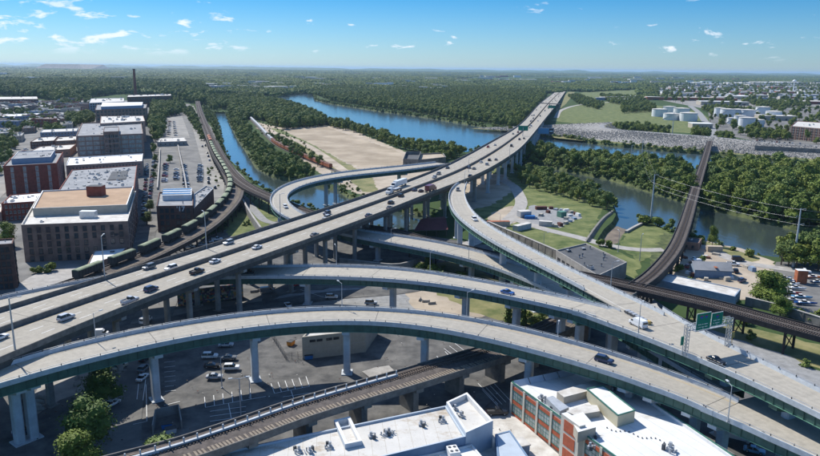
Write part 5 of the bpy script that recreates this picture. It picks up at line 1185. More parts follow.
# --- pump house and sheds across
q = [xy(596, 270.5, 6), xy(632, 276, 6), xy(648, 268, 6), xy(612, 262, 6)]
q = [xy(556, 250, 7), xy(598, 275.5, 7), xy(627, 262, 7), xy(586, 243, 7)]
block('concrete_depot', 'grey flat roofed concrete depot behind the flyover with parapet and rooftop plant', 'depot', q, 7, 'pavement', 'roof_dark', 1, (8, 3, 0, 0), (2.4, 2.0), 'frame_dark', 'frame_dark', (0,), .6, 12, seed=42, usc=1.4)
q = [xy(655, 279, 5.5), xy(735, 296.5, 5.5), xy(741, 289, 5.5), xy(665, 273, 5.5)]
t, q2 = block('grey_shed', 'long low grey shed with a pale roof between the rail viaduct and the river yard', 'shed', q, 5.5, 'blue_grey_wall', 'roof_cream', 1, (0, 2, 0, 0), par=.3, units=0, seed=43)
q = [xy(702, 268, 4), xy(718, 271, 4), xy(719, 264, 4), xy(706, 262, 4)]
c = (q[0] + q[2]) / 2; t = gable('workshop', 'small grey gabled workshop with a red roof stripe in the river yard', 'workshop', c, 15, 9, 3.6, -.12, 'blue_grey_wall', 'roof_grey')
mb = MB('container_rust'); mb.box((1, -2.4, 4.55), (1.1, 5.0, .12)); o = mb.build('roof_stripe', t); 
q = [xy(681, 241, 4), xy(699, 243, 4), xy(702, 238.5, 4), xy(686, 237, 4)]
block('pump_shed', 'dark square hut by the river just below the railway bridge', 'hut', q, 4, 'brick_brown', 'roof_dark', 1, (2, 1, 0, 0), (1, 1), 'frame_dark', par=.3, units=2, seed=44)
def crate_box(px, py, L, W_, h, rz, wall, roof, lab, name='container', cat='container'):
    t = thing(name, lab, cat, P(px, py, 0), rz); mb = MB(wall); mb.box((0, 0, .1), (L, W_, h)); mb.build('body', t); n = int(L / 1.0); mb = MB(wall)
    for k in range(n): mb.box((-L / 2 + L * (k + .5) / n, -W_ / 2 - .05, .3), (.3, .1, h - .4)); mb.box((-L / 2 + L * (k + .5) / n, W_ / 2 + .05, .3), (.3, .1, h - .4))
    mb.build('rib', t, kind='stuff'); mb = MB(roof); mb.box((0, 0, h + .1), (L + .1, W_ + .1, .12)); mb.build('roof', t); return t
crate_box(496, 226, 15, 3.0, 2.6, .08, 'stucco', 'container_rust', 'long tan trailer with a rust orange roof beside the flyover')
crate_box(522, 229.5, 12, 3.4, 2.8, .75, 'parapet_concrete', 'roof_cream', 'large white site trailer on the grass by the flyover', 'site_trailer', 'trailer')
crate_box(545.5, 226, 7, 2.8, 2.6, -.3, 'roof_cream', 'roof_cream', 'white box trailer at the corner of the gravel yard', 'site_trailer', 'trailer')
crate_box(524, 217, 7, 5, 3.6, .3, 'galvanised', 'roof_cream', 'silver tank shed next to the blue tarpaulin in the yard', 'tank_shed', 'shed')
crate_box(529.5, 218.5, 6, 3.5, 1.6, 0, 'blue_paint', 'blue_paint', 'blue covered stack beside the silver tank shed', 'covered_stack', 'stack')
crate_box(541, 209.5, 7, 2.4, 1.8, .15, 'rust', 'rust', 'row of rust red machinery along the top of the gravel yard', 'machinery_row', 'machinery')
crate_box(561.5, 217, 4, 4, 3.2, .5, 'green_bright', 'green_bright', 'green covered tent in the middle of the gravel yard', 'tent', 'tent')
crate_box(714, 251.5, 7, 3, 2.6, -.1, 'dirt', 'dirt', 'tan shipping container beside the river path', 'container', 'container')
crate_box(800, 283, 4, 3, 5.5, -.1, 'container_rust', 'roof_white', 'white fronted kiosk on a rust base in the marina yard', 'kiosk', 'kiosk')
rr = random.Random(31); JG = 'small stored items round the gravel yard'
for k, (px, py) in enumerate([(704, 257), (708, 258.5), (688, 274), (692, 277), (706, 281), (722, 279), (727, 281), (731, 279), (716, 255), (746, 268), (752, 271), (700, 275), (684, 258), (551, 209), (556, 210), (561, 211), (566, 212), (571, 213), (575, 214.5), (578, 216), (574, 219), (570, 222), (566, 224), (560, 226), (555, 227), (548, 213), (536, 219), (541, 216), (570, 216), (566, 219.5)]):
    p = P(px, py, 0); t = thing('stored_crate', ('small pale stored crate at the edge of the gravel yard' if px < 600 else 'small stored crate lying in the river yard beside the workshop'), 'crate', p, rr.uniform(0, 3), JG if px < 600 else 'crates in the river yard'); mb = MB(rr.choice(('roof_white', 'stucco', 'galvanised', 'blue_grey_wall', 'rust'))); a, b = rr.uniform(1.6, 4), rr.uniform(1.4, 2.2)
    mb.box((0, 0, 0), (a, b, rr.uniform(.8, 2)), None, 0, None, (.92, .9)); mb.build('body', t); mb = MB('dark_metal'); mb.box((0, 0, -.02), (a + .1, b + .1, .14)); mb.build('skid', t)
# ================================================================== BOTTOM EDGE ROOFS
mat('pilaster', (.62, .57, .47), .8, .08, 1); mat('spandrel_brick', (.46, .12, .06), .85, .18, 1.2); mat('membrane_blue', (.46, .52, .58), .5, .08, .3)
mat('beige_wall', (.50, .46, .33), .85, .06, .6); mat('steel_blue_wall', (.17, .25, .36), .7, .12, .4); mat('copper_green', (.05, .17, .13), .6, .1, 1)
z = 6.0
q = [xy(150, 512, z), xy(465.6, 436.3, z), xy(446, 405.3, z), xy(170, 462, z)]
t, q2 = block('white_roof_building', 'long building with a stained cream roof along the bottom edge beside the rail viaduct', 'building', q, z, 'steel_blue_wall', 'stained_cream', 1, (0, 0, 0, 0), par=.5, units=0, seed=50, rim='membrane_blue')
W1Q = q; W1T = t
eq = [p - q[0] for p in (xy(465.8, 436.2, z), xy(493, 424, z), xy(467, 395.5, z), xy(446.2, 405.2, z))]
shell(t, eq, z + .9, 'membrane_blue', 'stained_cream', 1.3, .6, 'roof_white', 0, 'end_wall', 'end_roof')
eq = [p - q[0] for p in (xy(345, 447, z), xy(362, 443.5, z), xy(350, 419, z), xy(334, 422.5, z))]
shell(t, eq, z + .7, 'membrane_blue', 'stained_cream', 1.1, .7, 'roof_white', z - .45, 'monitor_wall', 'monitor_roof')
def roof_fan(root, p, s_=1, rz=0):
    mb = MB('galvanised'); mb.box((0, 0, 0), (1.0, .9, .5)); mb.tube((0, 0, .5), (0, 0, 1.3), .28, .28, 8); mb.tube((.9, .3, 0), (.9, .3, .8), .16, .16, 6); mb.tube((-.3, .9, .2), (.9, .9, .5), .12, .12, 6); mb.box((.5, -.8, 0), (.6, .4, .9), 'roof_dark'); o = mb.build('roof_fan', root, loc=p, rz=rz); o.scale = (s_,) * 3
mbS = MB('dirt')
for px, py in ((299, 451), (330, 447), (371, 437), (389, 433), (386, 435), (421, 425), (443, 421), (461, 417), (455, 410), (310, 452)): p = xy(px, py, z - .4) - q[0]; roof_fan(t, (p.x, p.y, z - .5 if px < 448 else z - .4), 1.1, px)
# lower sheds in the corner between the two roofs
q = [xy(493, 452, 3), xy(545, 452, .5), xy(520, 420, .5), xy(494, 425, .5)]
zone('roof_terrace', [(480, 412), (512, 414), (560, 456), (600, 500), (480, 500)], 'roof_cream')
q = [xy(380, 478, 4), xy(500, 452, 4), xy(484, 442, 4), xy(440, 449, 4)]
block('low_roof', 'small white roof with twin vent boxes below the long cream roof', 'building', [xy(425, 478, 4), xy(488, 463, 4), xy(472, 444, 4), xy(418, 456, 4)], 4, 'steel_blue_wall', 'roof_white', 1, (0, 0, 0, 0), par=.35, units=1, seed=51, rim='roof_white')
t = thing('vent_box', 'white twin vent box with four round holes on the small white roof', 'vent', (*xy(453, 454, 4)[:2], 3.66), .25); mb = MB('roof_white'); mb.box((0, 0, 0), (2.3, 3.2, 1.6)); mb.build('casing', t)
for a in (-.55, .55):
    for b in (-.8, .8): mb = MB('roof_dark'); mb.tube((a, b, 1.6), (a, b, 1.68), .36, .36, 10); mb.build('fan_hole', t)
q = [xy(500, 480, 3), xy(538, 470, 3), xy(510, 430, 3), xy(495, 434, 3)]
block('lean_to', 'pale blue sloping roof lean to between the two large roofs', 'building', q, 3, 'steel_blue_wall', 'membrane_blue', 1, (0, 0, 0, 0), par=.15, units=0, seed=52)
t = thing('roof_box', 'square white capped box on the cream terrace left of the brick facade', 'box', P(519, 453, 0), .35); mb = MB('blue_grey_wall'); mb.box((0, 0, 0), (3.4, 3.4, 2.6)); mb.build('casing', t); mb = MB('roof_cream'); mb.box((0, 0, 2.6), (3.8, 3.8, .25)); mb.build('cap', t)
# --- brick office with strip windows and big white roof
z = 8.6
A = xy(512, 382, z); B = xy(566, 421, z); B2 = xy(577.5, 429, z); C_ = xy(600, 362, z); D_ = xy(740, 460, z); E_ = xy(640, 475, z)
B3 = A + (B2 - A) * 1.9
q = [A, B3, B3 + (D_ - C_).normalized() * 40, xy(760, 474, z), xy(597, 364, z)]
t = thing('brick_office', 'brick and cream office with a large bright white roof at the bottom right', 'office', (A.x, A.y, 0)); q2 = [p - A for p in q]
shell(t, q2, z, 'pilaster', 'stained_white', .7, .45, 'roof_white')
mb = MB('copper_green')
for a, b in ((0, 1), (3, 4), (4, 0)):
    p0, p1 = q2[a], q2[b]; mb.beam((p0.x, p0.y, z + .02), (p1.x, p1.y, z + .02), .3, .3)
mb.build('coping', t)
p0, p1 = q2[4], q2[0]; inw = Vector((p1.y - p0.y, -(p1.x - p0.x), 0)).normalized(); 
if inw.dot(q2[1] - q2[0]) < 0: inw = -inw
mb = MB('membrane_blue'); n0 = inw * .45; n1 = inw * 1.7
for k in range(6):
    a = p0.lerp(p1, k / 6 + .004); b = p0.lerp(p1, (k + 1) / 6 - .004)
    mb.poly([(a.x + n0.x, a.y + n0.y, z + .55), (b.x + n0.x, b.y + n0.y, z + .55), (b.x + n1.x, b.y + n1.y, z - .66), (a.x + n1.x, a.y + n1.y, z - .66)])
    mb.poly([(a.x + .05 * inw.x, a.y + .05 * inw.y, z + .2), (b.x + .05 * inw.x, b.y + .05 * inw.y, z + .2), (b.x + n0.x, b.y + n0.y, z + .55), (a.x + n0.x, a.y + n0.y, z + .55)])
mb.build('parapet_flashing', t)
d = (q2[1] - q2[0]).normalized(); out = Vector((d.y, -d.x, 0)); 
if out.dot(q2[4] - q2[0]) > 0: out = -out
L = (B - A).length; bay = L / 4; rz = atan2(d.y, d.x)
for k in range(14):
    x = bay * k; stair = (k == 4); top = z - .5
    wd = bay * (1.0 if not stair else 1.15)
    if stair: 
        mb = MB('pilaster'); c = d * (x + wd / 2) + out * .7; mb.box((c.x, c.y, 0), (wd, 1.6, z + 2.2), None, rz, 'roof_white'); mb.build('stair_tower', t)
        for zz in (.6, 4.0, 7.3):
            mb = MB('spandrel_brick'); c = d * (x + wd / 2) + out * 1.53; mb.box((c.x, c.y, zz), (wd * .62, .12, 2.7), None, rz); mb.build('brick_panel', t)
        continue
    if k > 4: x += bay * .15
    mb = MB('pilaster'); c = d * (x + .25) + out * .12; mb.box((c.x, c.y, 0), (.75, .34, z - .05), None, rz); mb.build('pilaster', t)
    for zz, hh in ((.1, .9), (3.3, 1.2), (6.95, .9)):
        mb = MB('spandrel_brick'); c = d * (x + bay / 2 + .2) + out * .05; mb.box((c.x, c.y, zz), (bay - .9, .2, hh), None, rz); mb.build('brick_panel', t)
    mw = window(round(bay - 1.0, 2), 2.1, 'copper_green', 'window_pale', (4, 2), False)
    for zz in (1.1, 4.65): p = d * (x + bay / 2 + .2) + out * .05; ob('window', mw, t, (p.x, p.y, zz), rz + (0 if out.dot(Vector((sin(rz), -cos(rz), 0))) > 0 else pi))
def onroof(name, pts, h, wall, roof, zz=z - .69):
    qq = [xy(a, b, zz + h) - A for a, b in pts]; mb = MB(wall); mb.prism([(p.x, p.y) for p in qq], zz, zz + h, wall, roof); return mb.build(name, t), qq
onroof('duct_house', [(557, 391.5), (564, 397), (617, 383), (607, 376)], 1.9, 'stucco', 'roof_cream')
onroof('air_handler', [(546, 397.5), (560, 411), (569, 407), (553, 395.5)], 1.7, 'galvanised', 'duct_metal')
onroof('exhaust_fan_bank', [(597, 374.5), (602, 378), (616, 383), (616, 377), (605, 374)], 2.4, 'roof_dark', 'rust')
onroof('curved_duct', [(566, 411), (575, 415), (600, 411), (597, 405), (585, 404)], 1.5, 'stucco', 'roof_cream')
onroof('stair_head', [(569, 416), (578, 432), (596, 427), (583, 412)], 2.4, 'stucco', 'roof_white')
o, qq = onroof('penthouse', [(587, 389), (618, 415.5), (635, 410.5), (603, 386)], 2.9, 'beige_wall', 'roof_white')
mb = MB('copper_green')
for k in range(4): a, b = qq[k], qq[(k + 1) % 4]; mb.beam((a.x, a.y, z + 2.3), (b.x, b.y, z + 2.3), .22, .25)
mb.build('penthouse_coping', t)
for px, py, s_ in ((670, 450, 1.4), (585, 421, .8), (596, 437, .8), (612, 392, 1), (628, 393, 1), (545, 401, 1), (541, 399, 1), (552, 408, 1), (548, 404, 1), (590, 448, 1)): p = xy(px, py, z - .7) - A; roof_fan(t, (p.x, p.y, z - .69), s_, px)
for k in range(16): p = xy(607 + 4.4 * k, 428 + 1.1 * k + 1.5 * sin(k), z - .7) - A; mb = MB('roof_dark'); mb.box((0, 0, 0), (.25, .22, .25)); mb.build('pipe_support', t, loc=(p.x, p.y, z - .69))
zone('parking_asphalt', [(440, 385), (505, 345), (560, 370), (512, 384), (480, 412), (466, 395)], 'asphalt')
def seams(root, a, b, c, zz, step, mt='parapet_concrete'):
    # welded membrane seams: thin raised strips between edge a-b and the far side a-c
    mb = MB(mt); L = (c - a).length; n_ = int(L / step)
    for k in range(1, n_):
        u = k / n_; p = a.lerp(c, u); q_ = p + (b - a) * .97; p = p + (b - a) * .02; mb.beam((p.x, p.y, zz), (q_.x, q_.y, zz), .07, .02)
    mb.build('membrane_seam', root, kind='stuff')
seams(t, q2[0] + (q2[4] - q2[0]).normalized() * .6 + (q2[1] - q2[0]).normalized() * .6, q2[1] - (q2[1] - q2[0]) * .02 + (q2[4] - q2[0]).normalized() * .6, q2[4] + (q2[1] - q2[0]).normalized() * .6, z - .685, 2.9)
o_ = W1Q[0]; w1 = [p - o_ for p in W1Q]; seams(W1T, w1[0] + (w1[3] - w1[0]).normalized() * .6, w1[3] - (w1[3] - w1[0]).normalized() * .6, w1[1] + (w1[3] - w1[0]).normalized() * .6, 5.515, 3.1, 'stucco')
# ================================================================== VEHICLES
PAINT = {'white': (.78, .78, .77), 'silver': (.46, .48, .50), 'grey': (.16, .17, .18), 'black': (.018, .018, .02), 'dark blue': (.02, .04, .10), 'blue': (.02, .09, .30), 'red': (.34, .02, .02), 'maroon': (.16, .03, .04), 'beige': (.42, .37, .28), 'green': (.03, .09, .05), 'yellow': (.6, .4, .03), 'orange': (.6, .2, .03), 'pale blue': (.10, .32, .52)}
for k, v in PAINT.items(): mat('paint_' + k.replace(' ', '_'), v, .28, 0, 1, .6)
def rings(mb, R_, mt=None, cap=True):
    k = mb.m(mt) if mt else 0; i = len(mb.v)
    for z_, x0, x1, w_, ch in R_:
        for px, py in ((x0, -w_ + ch), (x0 + ch, -w_), (x1 - ch, -w_), (x1, -w_ + ch), (x1, w_ - ch), (x1 - ch, w_), (x0 + ch, w_), (x0, w_ - ch)): mb.vert((px, py, z_))
    for a in range(len(R_) - 1):
        for j in range(8): mb.f.append((i + a * 8 + j, i + a * 8 + (j + 1) % 8, i + a * 8 + 8 + (j + 1) % 8, i + a * 8 + 8 + j)); mb.mi.append(k)
    if cap: mb.f.append(tuple(i + (len(R_) - 1) * 8 + j for j in range(8))); mb.mi.append(k); mb.f.append(tuple(i + 7 - j for j in range(8))); mb.mi.append(k)
def wheel_mesh(r=.34, w_=.24):
    mb = MB('black_rubber'); mb.tube((0, -w_ / 2, 0), (0, w_ / 2, 0), r, r, 12); mb.tube((0, -w_ / 2 - .01, 0), (0, w_ / 2 + .01, 0), r * .55, r * .55, 8, 'galvanised'); return mb.mesh('wheel')
WH = wheel_mesh(); WHT = wheel_mesh(.5, .3)
CARM = {}
def car_parts(kind, col):
    k = (kind, col)
    if k in CARM: return CARM[k]
    pm = 'paint_' + col.replace(' ', '_'); body = MB(pm); gl = MB('car_glass'); lights = MB('white_paint'); wh = [(-1.4, .82), (1.4, .82), (-1.4, -.82), (1.4, -.82)]; L, Wd = 2.3, .91; hb = .92
    if kind == 'sedan': top = [(.9, -1.62, 1.05, .84, .06), (1.18, -1.30, .62, .76, .08), (1.43, -.85, .18, .66, .1)]
    elif kind == 'suv': L = 2.35; Wd = .95; hb = 1.02; top = [(1.0, -2.2, 1.15, .90, .06), (1.35, -2.08, .80, .83, .08), (1.70, -1.85, .35, .74, .1)]
    elif kind == 'pickup': L = 2.75; Wd = .98; hb = 1.05; top = [(1.03, -.55, 1.35, .90, .06), (1.4, -.5, .98, .84, .08), (1.82, -.38, .55, .76, .1)]; wh = [(-1.75, .86), (1.75, .86), (-1.75, -.86), (1.75, -.86)]
    elif kind == 'van': L = 2.75; Wd = 1.0; hb = 1.15; top = [(1.15, -2.7, 2.0, .96, .06), (1.7, -2.68, 1.45, .93, .08), (2.15, -2.6, .95, .84, .12)]; wh = [(-1.7, .9), (1.75, .9), (-1.7, -.9), (1.75, -.9)]
    rings(body, [(.24, -L + .12, L - .15, Wd - .08, .12), (.45, -L, L, Wd, .16), (.72, -L - .01, L, Wd, .18), (hb * .92, -L + .06, L - .12, Wd - .03, .2), (hb, -L + .16, L - .3, Wd - .1, .2)])
    if kind == 'van':
        rings(body, [(1.15, -2.7, 2.0, .96, .06), (1.7, -2.68, 1.45, .935, .08), (2.2, -2.6, .95, .84, .12)])
        g0 = [(1.25, 1.0, 1.94, .965, .05), (1.66, 1.0, 1.52, .95, .05)]; rings(gl, [(1.22, .95, 2.0, .975, .05), (1.68, .95, 1.51, .95, .05)])
        gl.box((-2.70, 0, 1.3), (.06, 1.5, .5))
    else:
        rings(gl, top); a = top[-1]; rings(body, [(a[0] + .003, a[1] - .04, a[2] + .04, a[3] + .02, .1), (a[0] + .07, a[1] + .05, a[2] - .06, a[3] - .06, .1)])
        for xx in (top[0][1] * .5 + top[0][2] * .5,): body.beam((xx, top[0][3] + .0, top[0][0]), (xx * .8 - .1, top[2][3] + .01, top[2][0]), .10, .04); body.beam((xx, -top[0][3], top[0][0]), (xx * .8 - .1, -top[2][3] - .01, top[2][0]), .10, .04)
        if kind == 'pickup':
            body.box((-1.68, .86, 1.0), (2.1, .1, .28)); body.box((-1.68, -.86, 1.0), (2.1, .1, .28)); body.box((-2.66, 0, 1.0), (.1, 1.8, .28)); body.box((-1.65, 0, 1.045), (1.9, 1.6, .02), 'dark_metal')
    for y in (-.62, .62): lights.box((L - .06, y, .6), (.14, .34, .16)); lights.box((-L + .05, y, .62), (.14, .30, .16), 'lamp_red')
    CARM[k] = (body.mesh('body'), gl.mesh('windows'), lights.mesh('lamp_set'), wh); return CARM[k]
ROOTS = {}
def car(kind, col, loc, rz, label, group=None, far=False, cat=None, pitch=0):
    c = {'suv': 'car', 'sedan': 'car', 'pickup': 'pickup truck', 'van': 'van'}[kind]; nm = {'suv': 'parked_car', 'sedan': 'parked_car', 'pickup': 'pickup_truck', 'van': 'van'}[kind] if group and 'parked' in group else {'suv': 'car', 'sedan': 'car', 'pickup': 'pickup_truck', 'van': 'van'}[kind]
    b, g, l, wh = car_parts(kind, col); t = thing(nm, label, c, loc, rz, group)
    ob('body', b, t); ob('windows', g, t)
    for x, y in wh: ob('wheel', WH, t, (x, y * 1.0, .34))
    if not far: ob('lamp_set', l, t)
    return t
def heading(S, p): i = near(S, p); i = min(max(i, 1), len(S) - 2); d = S[i + 1][0] - S[i - 1][0]; return atan2(d.y, d.x)
HW = 'vehicles on the interstate'
def hcar(px, py, kind, col, lab, S=None, z_=None, flip=None, grp=HW, far=False):
    S_ = S or SM; p = P(px, py, 19.0); i = near(S_, p); p = P(px, py, S_[i][0].z + .4); i = near(S_, p); c = S_[i]
    lat = (p - c[0]).dot(c[1]); lim = max(.5, c[2] - 2.2); lat = max(-lim, min(lim, lat)); a = c[0]; s0 = (p - c[0]).dot(Vector((-c[1].y, c[1].x, 0))) * -1
    pos = c[0] + c[1] * lat + Vector((c[1].y, -c[1].x, 0)) * (p - c[0]).dot(Vector((c[1].y, -c[1].x, 0))); pos.z = c[0].z + .005
    rz_ = heading(S_, c[0]); fl = (lat > 0) if flip is None else flip
    return car(kind, col, pos, rz_ + (pi if fl else 0), lab, grp, far)
for a in [(66, 318, 'suv', 'silver', 'silver estate car nearest the lower left on the near carriageway'), (-1, 338, 'sedan', 'white', 'white car just entering at the left edge of the highway'), (130, 301, 'pickup', 'silver', 'silver pickup behind the silver estate on the near carriageway'), (151, 289.5, 'suv', 'dark blue', 'dark teal sport utility car ahead of the silver pickup'), (149, 267.5, 'suv', 'grey', 'dark grey suv with pale roof on the far carriageway beside a white suv'), (171, 268.5, 'suv', 'white', 'white suv close behind the dark grey suv on the far carriageway'), (197, 272, 'pickup', 'black', 'black pickup alone in the near carriageway'), (215, 261.5, 'sedan', 'white', 'white sedan on the near carriageway above the black pickup'), (228.5, 243, 'suv', 'silver', 'silver suv hugging the far parapet of the highway'), (257, 247.5, 'sedan', 'white', 'white sedan in the middle of the highway left of the loop ramp'), (314.5, 235, 'sedan', 'grey', 'dark grey sedan alone above the start of the middle ramp'), (327, 213.5, 'suv', 'dark blue', 'dark blue car of the pair next to the loop ramp'), (326.5, 217.8, 'suv', 'silver', 'silver car of the pair next to the loop ramp'), (368.5, 215.5, 'sedan', 'dark blue', 'dark blue sedan beside the near edge of the highway'), (391, 203, 'suv', 'black', 'black suv behind the white semi truck on the near lanes'), (389.5, 207.8, 'sedan', 'grey', 'grey sedan right beside the black suv'), (401, 196, 'suv', 'black', 'black suv next to the flatbed truck'), (414.5, 190.2, 'sedan', 'dark blue', 'dark sedan left of a dark car pair before the maroon truck'), (421, 191.2, 'sedan', 'black', 'black sedan just before the maroon truck'), (434.5, 177.5, 'suv', 'silver', 'silver suv on the far lanes above the maroon truck'), (438.5, 174, 'suv', 'grey', 'grey suv in the outer far lane above the maroon truck')]: hcar(*a)
for k, (px, py, kd, cl) in enumerate([(447.5, 168, 'sedan', 'black'), (469, 167.8, 'suv', 'dark blue'), (474, 168.8, 'sedan', 'grey'), (471, 176.5, 'suv', 'black'), (481, 162.2, 'sedan', 'white'), (487, 164.5, 'suv', 'silver'), (489.5, 160.3, 'suv', 'black'), (496, 159.8, 'sedan', 'grey'), (488, 147.2, 'suv', 'red'), (495, 145.2, 'sedan', 'silver'), (511.5, 146.2, 'van', 'black'), (519.5, 139.6, 'suv', 'dark blue'), (513, 134, 'sedan', 'grey'), (518, 132.4, 'suv', 'maroon'), (524, 138.6, 'sedan', 'black')]):
    hcar(px, py, kd, cl, f'{cl} {"van" if kd == "van" else "car" if kd == "sedan" else "suv"}, {ordn(k)} of those strung along the bridge past the flyover exit', far=k > 8)
rr = random.Random(17); L0 = SM[near(SM, P(522, 128, 19))][3]; L1 = SM[-1][3]
for k in range(46):
    s_ = L0 + (L1 - L0) * rr.random() ** 1.1; i = min(range(len(SM)), key=lambda z_: abs(SM[z_][3] - s_)); h = SM[i][2]; sd = rr.choice((1, -1)); off = sd * (h * .12 + (h - 5) * rr.choice((.2, .5, .8))); p, a = at(SM, s_, off, .005)
    kd = rr.choice(('sedan', 'suv', 'suv', 'van')); cl = rr.choice(('white', 'black', 'grey', 'silver', 'dark blue', 'red')); car(kd, cl, p, a + (pi if sd > 0 else 0), f'tiny {cl} vehicle on the far end of the highway bridge', 'tiny vehicles at the far end of the bridge', True)
RG = 'vehicles on the ramps'
hcar(285.5, 209.5, 'suv', 'white', 'white car rounding the tight bend of the loop ramp', S_loop, grp=RG, flip=False); hcar(457.8, 190, 'suv', 'grey', 'dark grey car just entering the flyover ramp', S_fly, grp=RG, flip=False); hcar(474.5, 219.5, 'suv', 'white', 'white suv on the bend of the flyover ramp', S_fly, grp=RG, flip=False)
hcar(507.5, 292, 'sedan', 'blue', 'bright blue coupe on the middle ramp', S_mid, grp=RG, flip=False); hcar(248.5, 272, 'sedan', 'black', 'black sedan in the shade where the middle ramp leaves the highway', S_mid, grp=RG, flip=False)
hcar(604, 361, 'suv', 'dark blue', 'dark suv on the lower ramp beside the white roof', S_low, grp=RG, flip=False); hcar(638, 324.5, 'van', 'white', 'white panel van passing the crash cushion on the wide ramp', S_mrg, grp=RG, flip=True); hcar(716, 361, 'sedan', 'black', 'black sedan on the wide ramp just past the sign gantry', S_mrg, grp=RG, flip=False)
def semi(p, rz_, cab, trailer, lab, flat=False, L=13.5):
    t = thing('semi_truck', lab, 'semi truck', p, rz_); b = MB('paint_' + cab); rings(b, [(.6, 1.2, 5.6, 1.15, .1), (1.9, 1.2, 5.7, 1.2, .15), (2.0, 1.2, 4.2, 1.2, .1), (3.3, 1.2, 3.5, 1.1, .15)]); b.build('cab', t)
    g = MB('car_glass'); g.beam((4.12, -.95, 2.1), (4.12, .95, 2.1), .05, .1); g.poly([(4.22, -1, 2.06), (4.22, 1, 2.06), (3.62, .95, 3.1), (3.62, -.95, 3.1)]); g.build('windscreen', t)
    b = MB('paint_' + trailer if not flat else 'dark_metal'); b.box((-L / 2 + 1, 0, 1.2), (L, 2.6, 2.8 if not flat else .35))
    if flat: b.box((-L / 2, 0, 1.55), (L * .6, 2.2, .5), 'galvanised')
    b.build('trailer', t); mb = MB('dark_metal'); mb.box((-2, 0, .8), (12, 1.0, .4)); mb.build('chassis', t)
    for x in (4.8, 1.8, .6, -L + 2.2, -L + 3.5):
        for y in (-1.05, 1.05): ob('wheel', WHT, t, (x, y, .5))
    return t
p = P(396, 187.2, 19.4); i = near(SM, p); semi(Vector((p.x, p.y, 19.005)), heading(SM, p) + pi, 'white', 'white', 'white semi truck with a long white box trailer on the far lanes')
p = P(392, 192.6, 19.4); semi(Vector((p.x, p.y, 19.005)), heading(SM, p) + pi, 'white', 'white', 'white cab pulling a loaded flatbed beside the white semi', True, 12)
p = P(431, 191.0, 19.2); semi(Vector((p.x, p.y, 19.005)), heading(SM, p), 'maroon', 'maroon', 'maroon box truck on the near lanes of the highway', False, 7)
# crash cushion at the gore
p = P(626, 312.4, 19); p2 = P(650, 325, 19); rz_ = atan2((p2 - p).y, (p2 - p).x); t = thing('crash_cushion', 'yellow nosed crash cushion at the fork of the two ramps', 'crash cushion', (p.x, p.y, 19.0), rz_); Lc = (p2 - p).length
for k in range(7): mb = MB('galvanised' if k < 6 else 'yellow_paint'); mb.box((Lc * (k + .5) / 7, 0, 0), (Lc / 7 * .72, 1.3 - .05 * k, .95)); mb.build('cushion_bay', t)
mb = MB('dark_metal'); mb.box((Lc / 2, .72, .3), (Lc, .08, .4)); mb.box((Lc / 2, -.72, .3), (Lc, .08, .4)); mb.build('side_rail', t)
# ground vehicles
GV = 'vehicles on the streets under the ramps'
for px, py, kd, cl, rz_, lab in [(331.6, 298, 'suv', 'white', .05, 'white suv driving on the street between two ramps'), (371, 304, 'suv', 'silver', .0, 'silver suv on the street right of the white one'), (288, 306, 'sedan', 'white', 2.0, 'white car partly shaded above the lower ramp'), (267, 292, 'van', 'grey', .4, 'grey van parked in deep shade beside the grass under the highway'), (295, 286, 'suv', 'red', .9, 'red car behind the pale pier of the middle ramp'), (146, 322, 'van', 'white', 1.4, 'white work truck on the street below the highway edge'), (100, 335.5, 'van', 'white', .2, 'white van parked under the highway edge at the left'), (120.5, 368, 'suv', 'beige', 1.2, 'beige suv on the two lane street beside the lower ramp'), (112, 405, 'sedan', 'white', 1.15, 'white car alone in the shaded street'), (145, 360, 'sedan', 'black', 1.45, 'black parked car, farthest of three along the curb'), (144, 370, 'suv', 'grey', 1.45, 'grey parked car, middle of three along the curb'), (142.6, 379, 'sedan', 'white', 1.45, 'white parked car, nearest of three along the curb'), (226, 346, 'sedan', 'silver', .1, 'silver parked car at the top of the shaded lot'), (210, 357.5, 'suv', 'white', .1, 'white parked suv at the left of the shaded lot'), (231.5, 369, 'suv', 'white', .1, 'white parked suv nearest the sun in the lot'), (212, 367, 'sedan', 'black', .1, 'black parked car between the white ones in the lot'), (214.5, 378, 'sedan', 'silver', .1, 'silver parked car at the bottom of the shaded lot'), (229, 359, 'sedan', 'grey', .1, 'grey parked car beside the twin lamp post in the lot'), (23, 433, 'suv', 'dark blue', .6, 'dark blue car behind the two left piers'), (497, 414, 'pickup', 'black', .1, 'black pickup parked between the two white roofs'), (754, 452, 'sedan', 'pale blue', -.5, 'pale blue car under the lower ramp at the bottom right'), (189, 248, 'van', 'white', .4, 'white van in the yard between highway and railway, leftmost'), (202.6, 245.5, 'suv', 'silver', .4, 'silver car second in the yard beside the railway'), (209, 242.5, 'sedan', 'white', .4, 'white sedan third in the yard beside the railway'), (217, 240.2, 'pickup', 'white', .4, 'white pickup at the right end of the yard beside the railway')]:
    car(kd, cl, P(px, py, .35), rz_, lab, GV)
p = P(735, 440, 0); t = thing('box_truck', 'white box truck parked under the lower ramp at the bottom right', 'truck', p, -.55); mb = MB('paint_white'); mb.box((-.8, 0, .9), (6.5, 2.5, 2.6)); mb.build('cargo_box', t); mb = MB('paint_white'); rings(mb, [(.5, 2.5, 4.6, 1.1, .1), (1.4, 2.5, 4.6, 1.1, .1), (2.3, 2.5, 3.8, 1.0, .1)]); mb.build('cab', t)
for x in (-2.8, 3.6):
    for y in (-1, 1): ob('wheel', WHT, t, (x, y, .5))
YG = 'vehicles in the river yard'
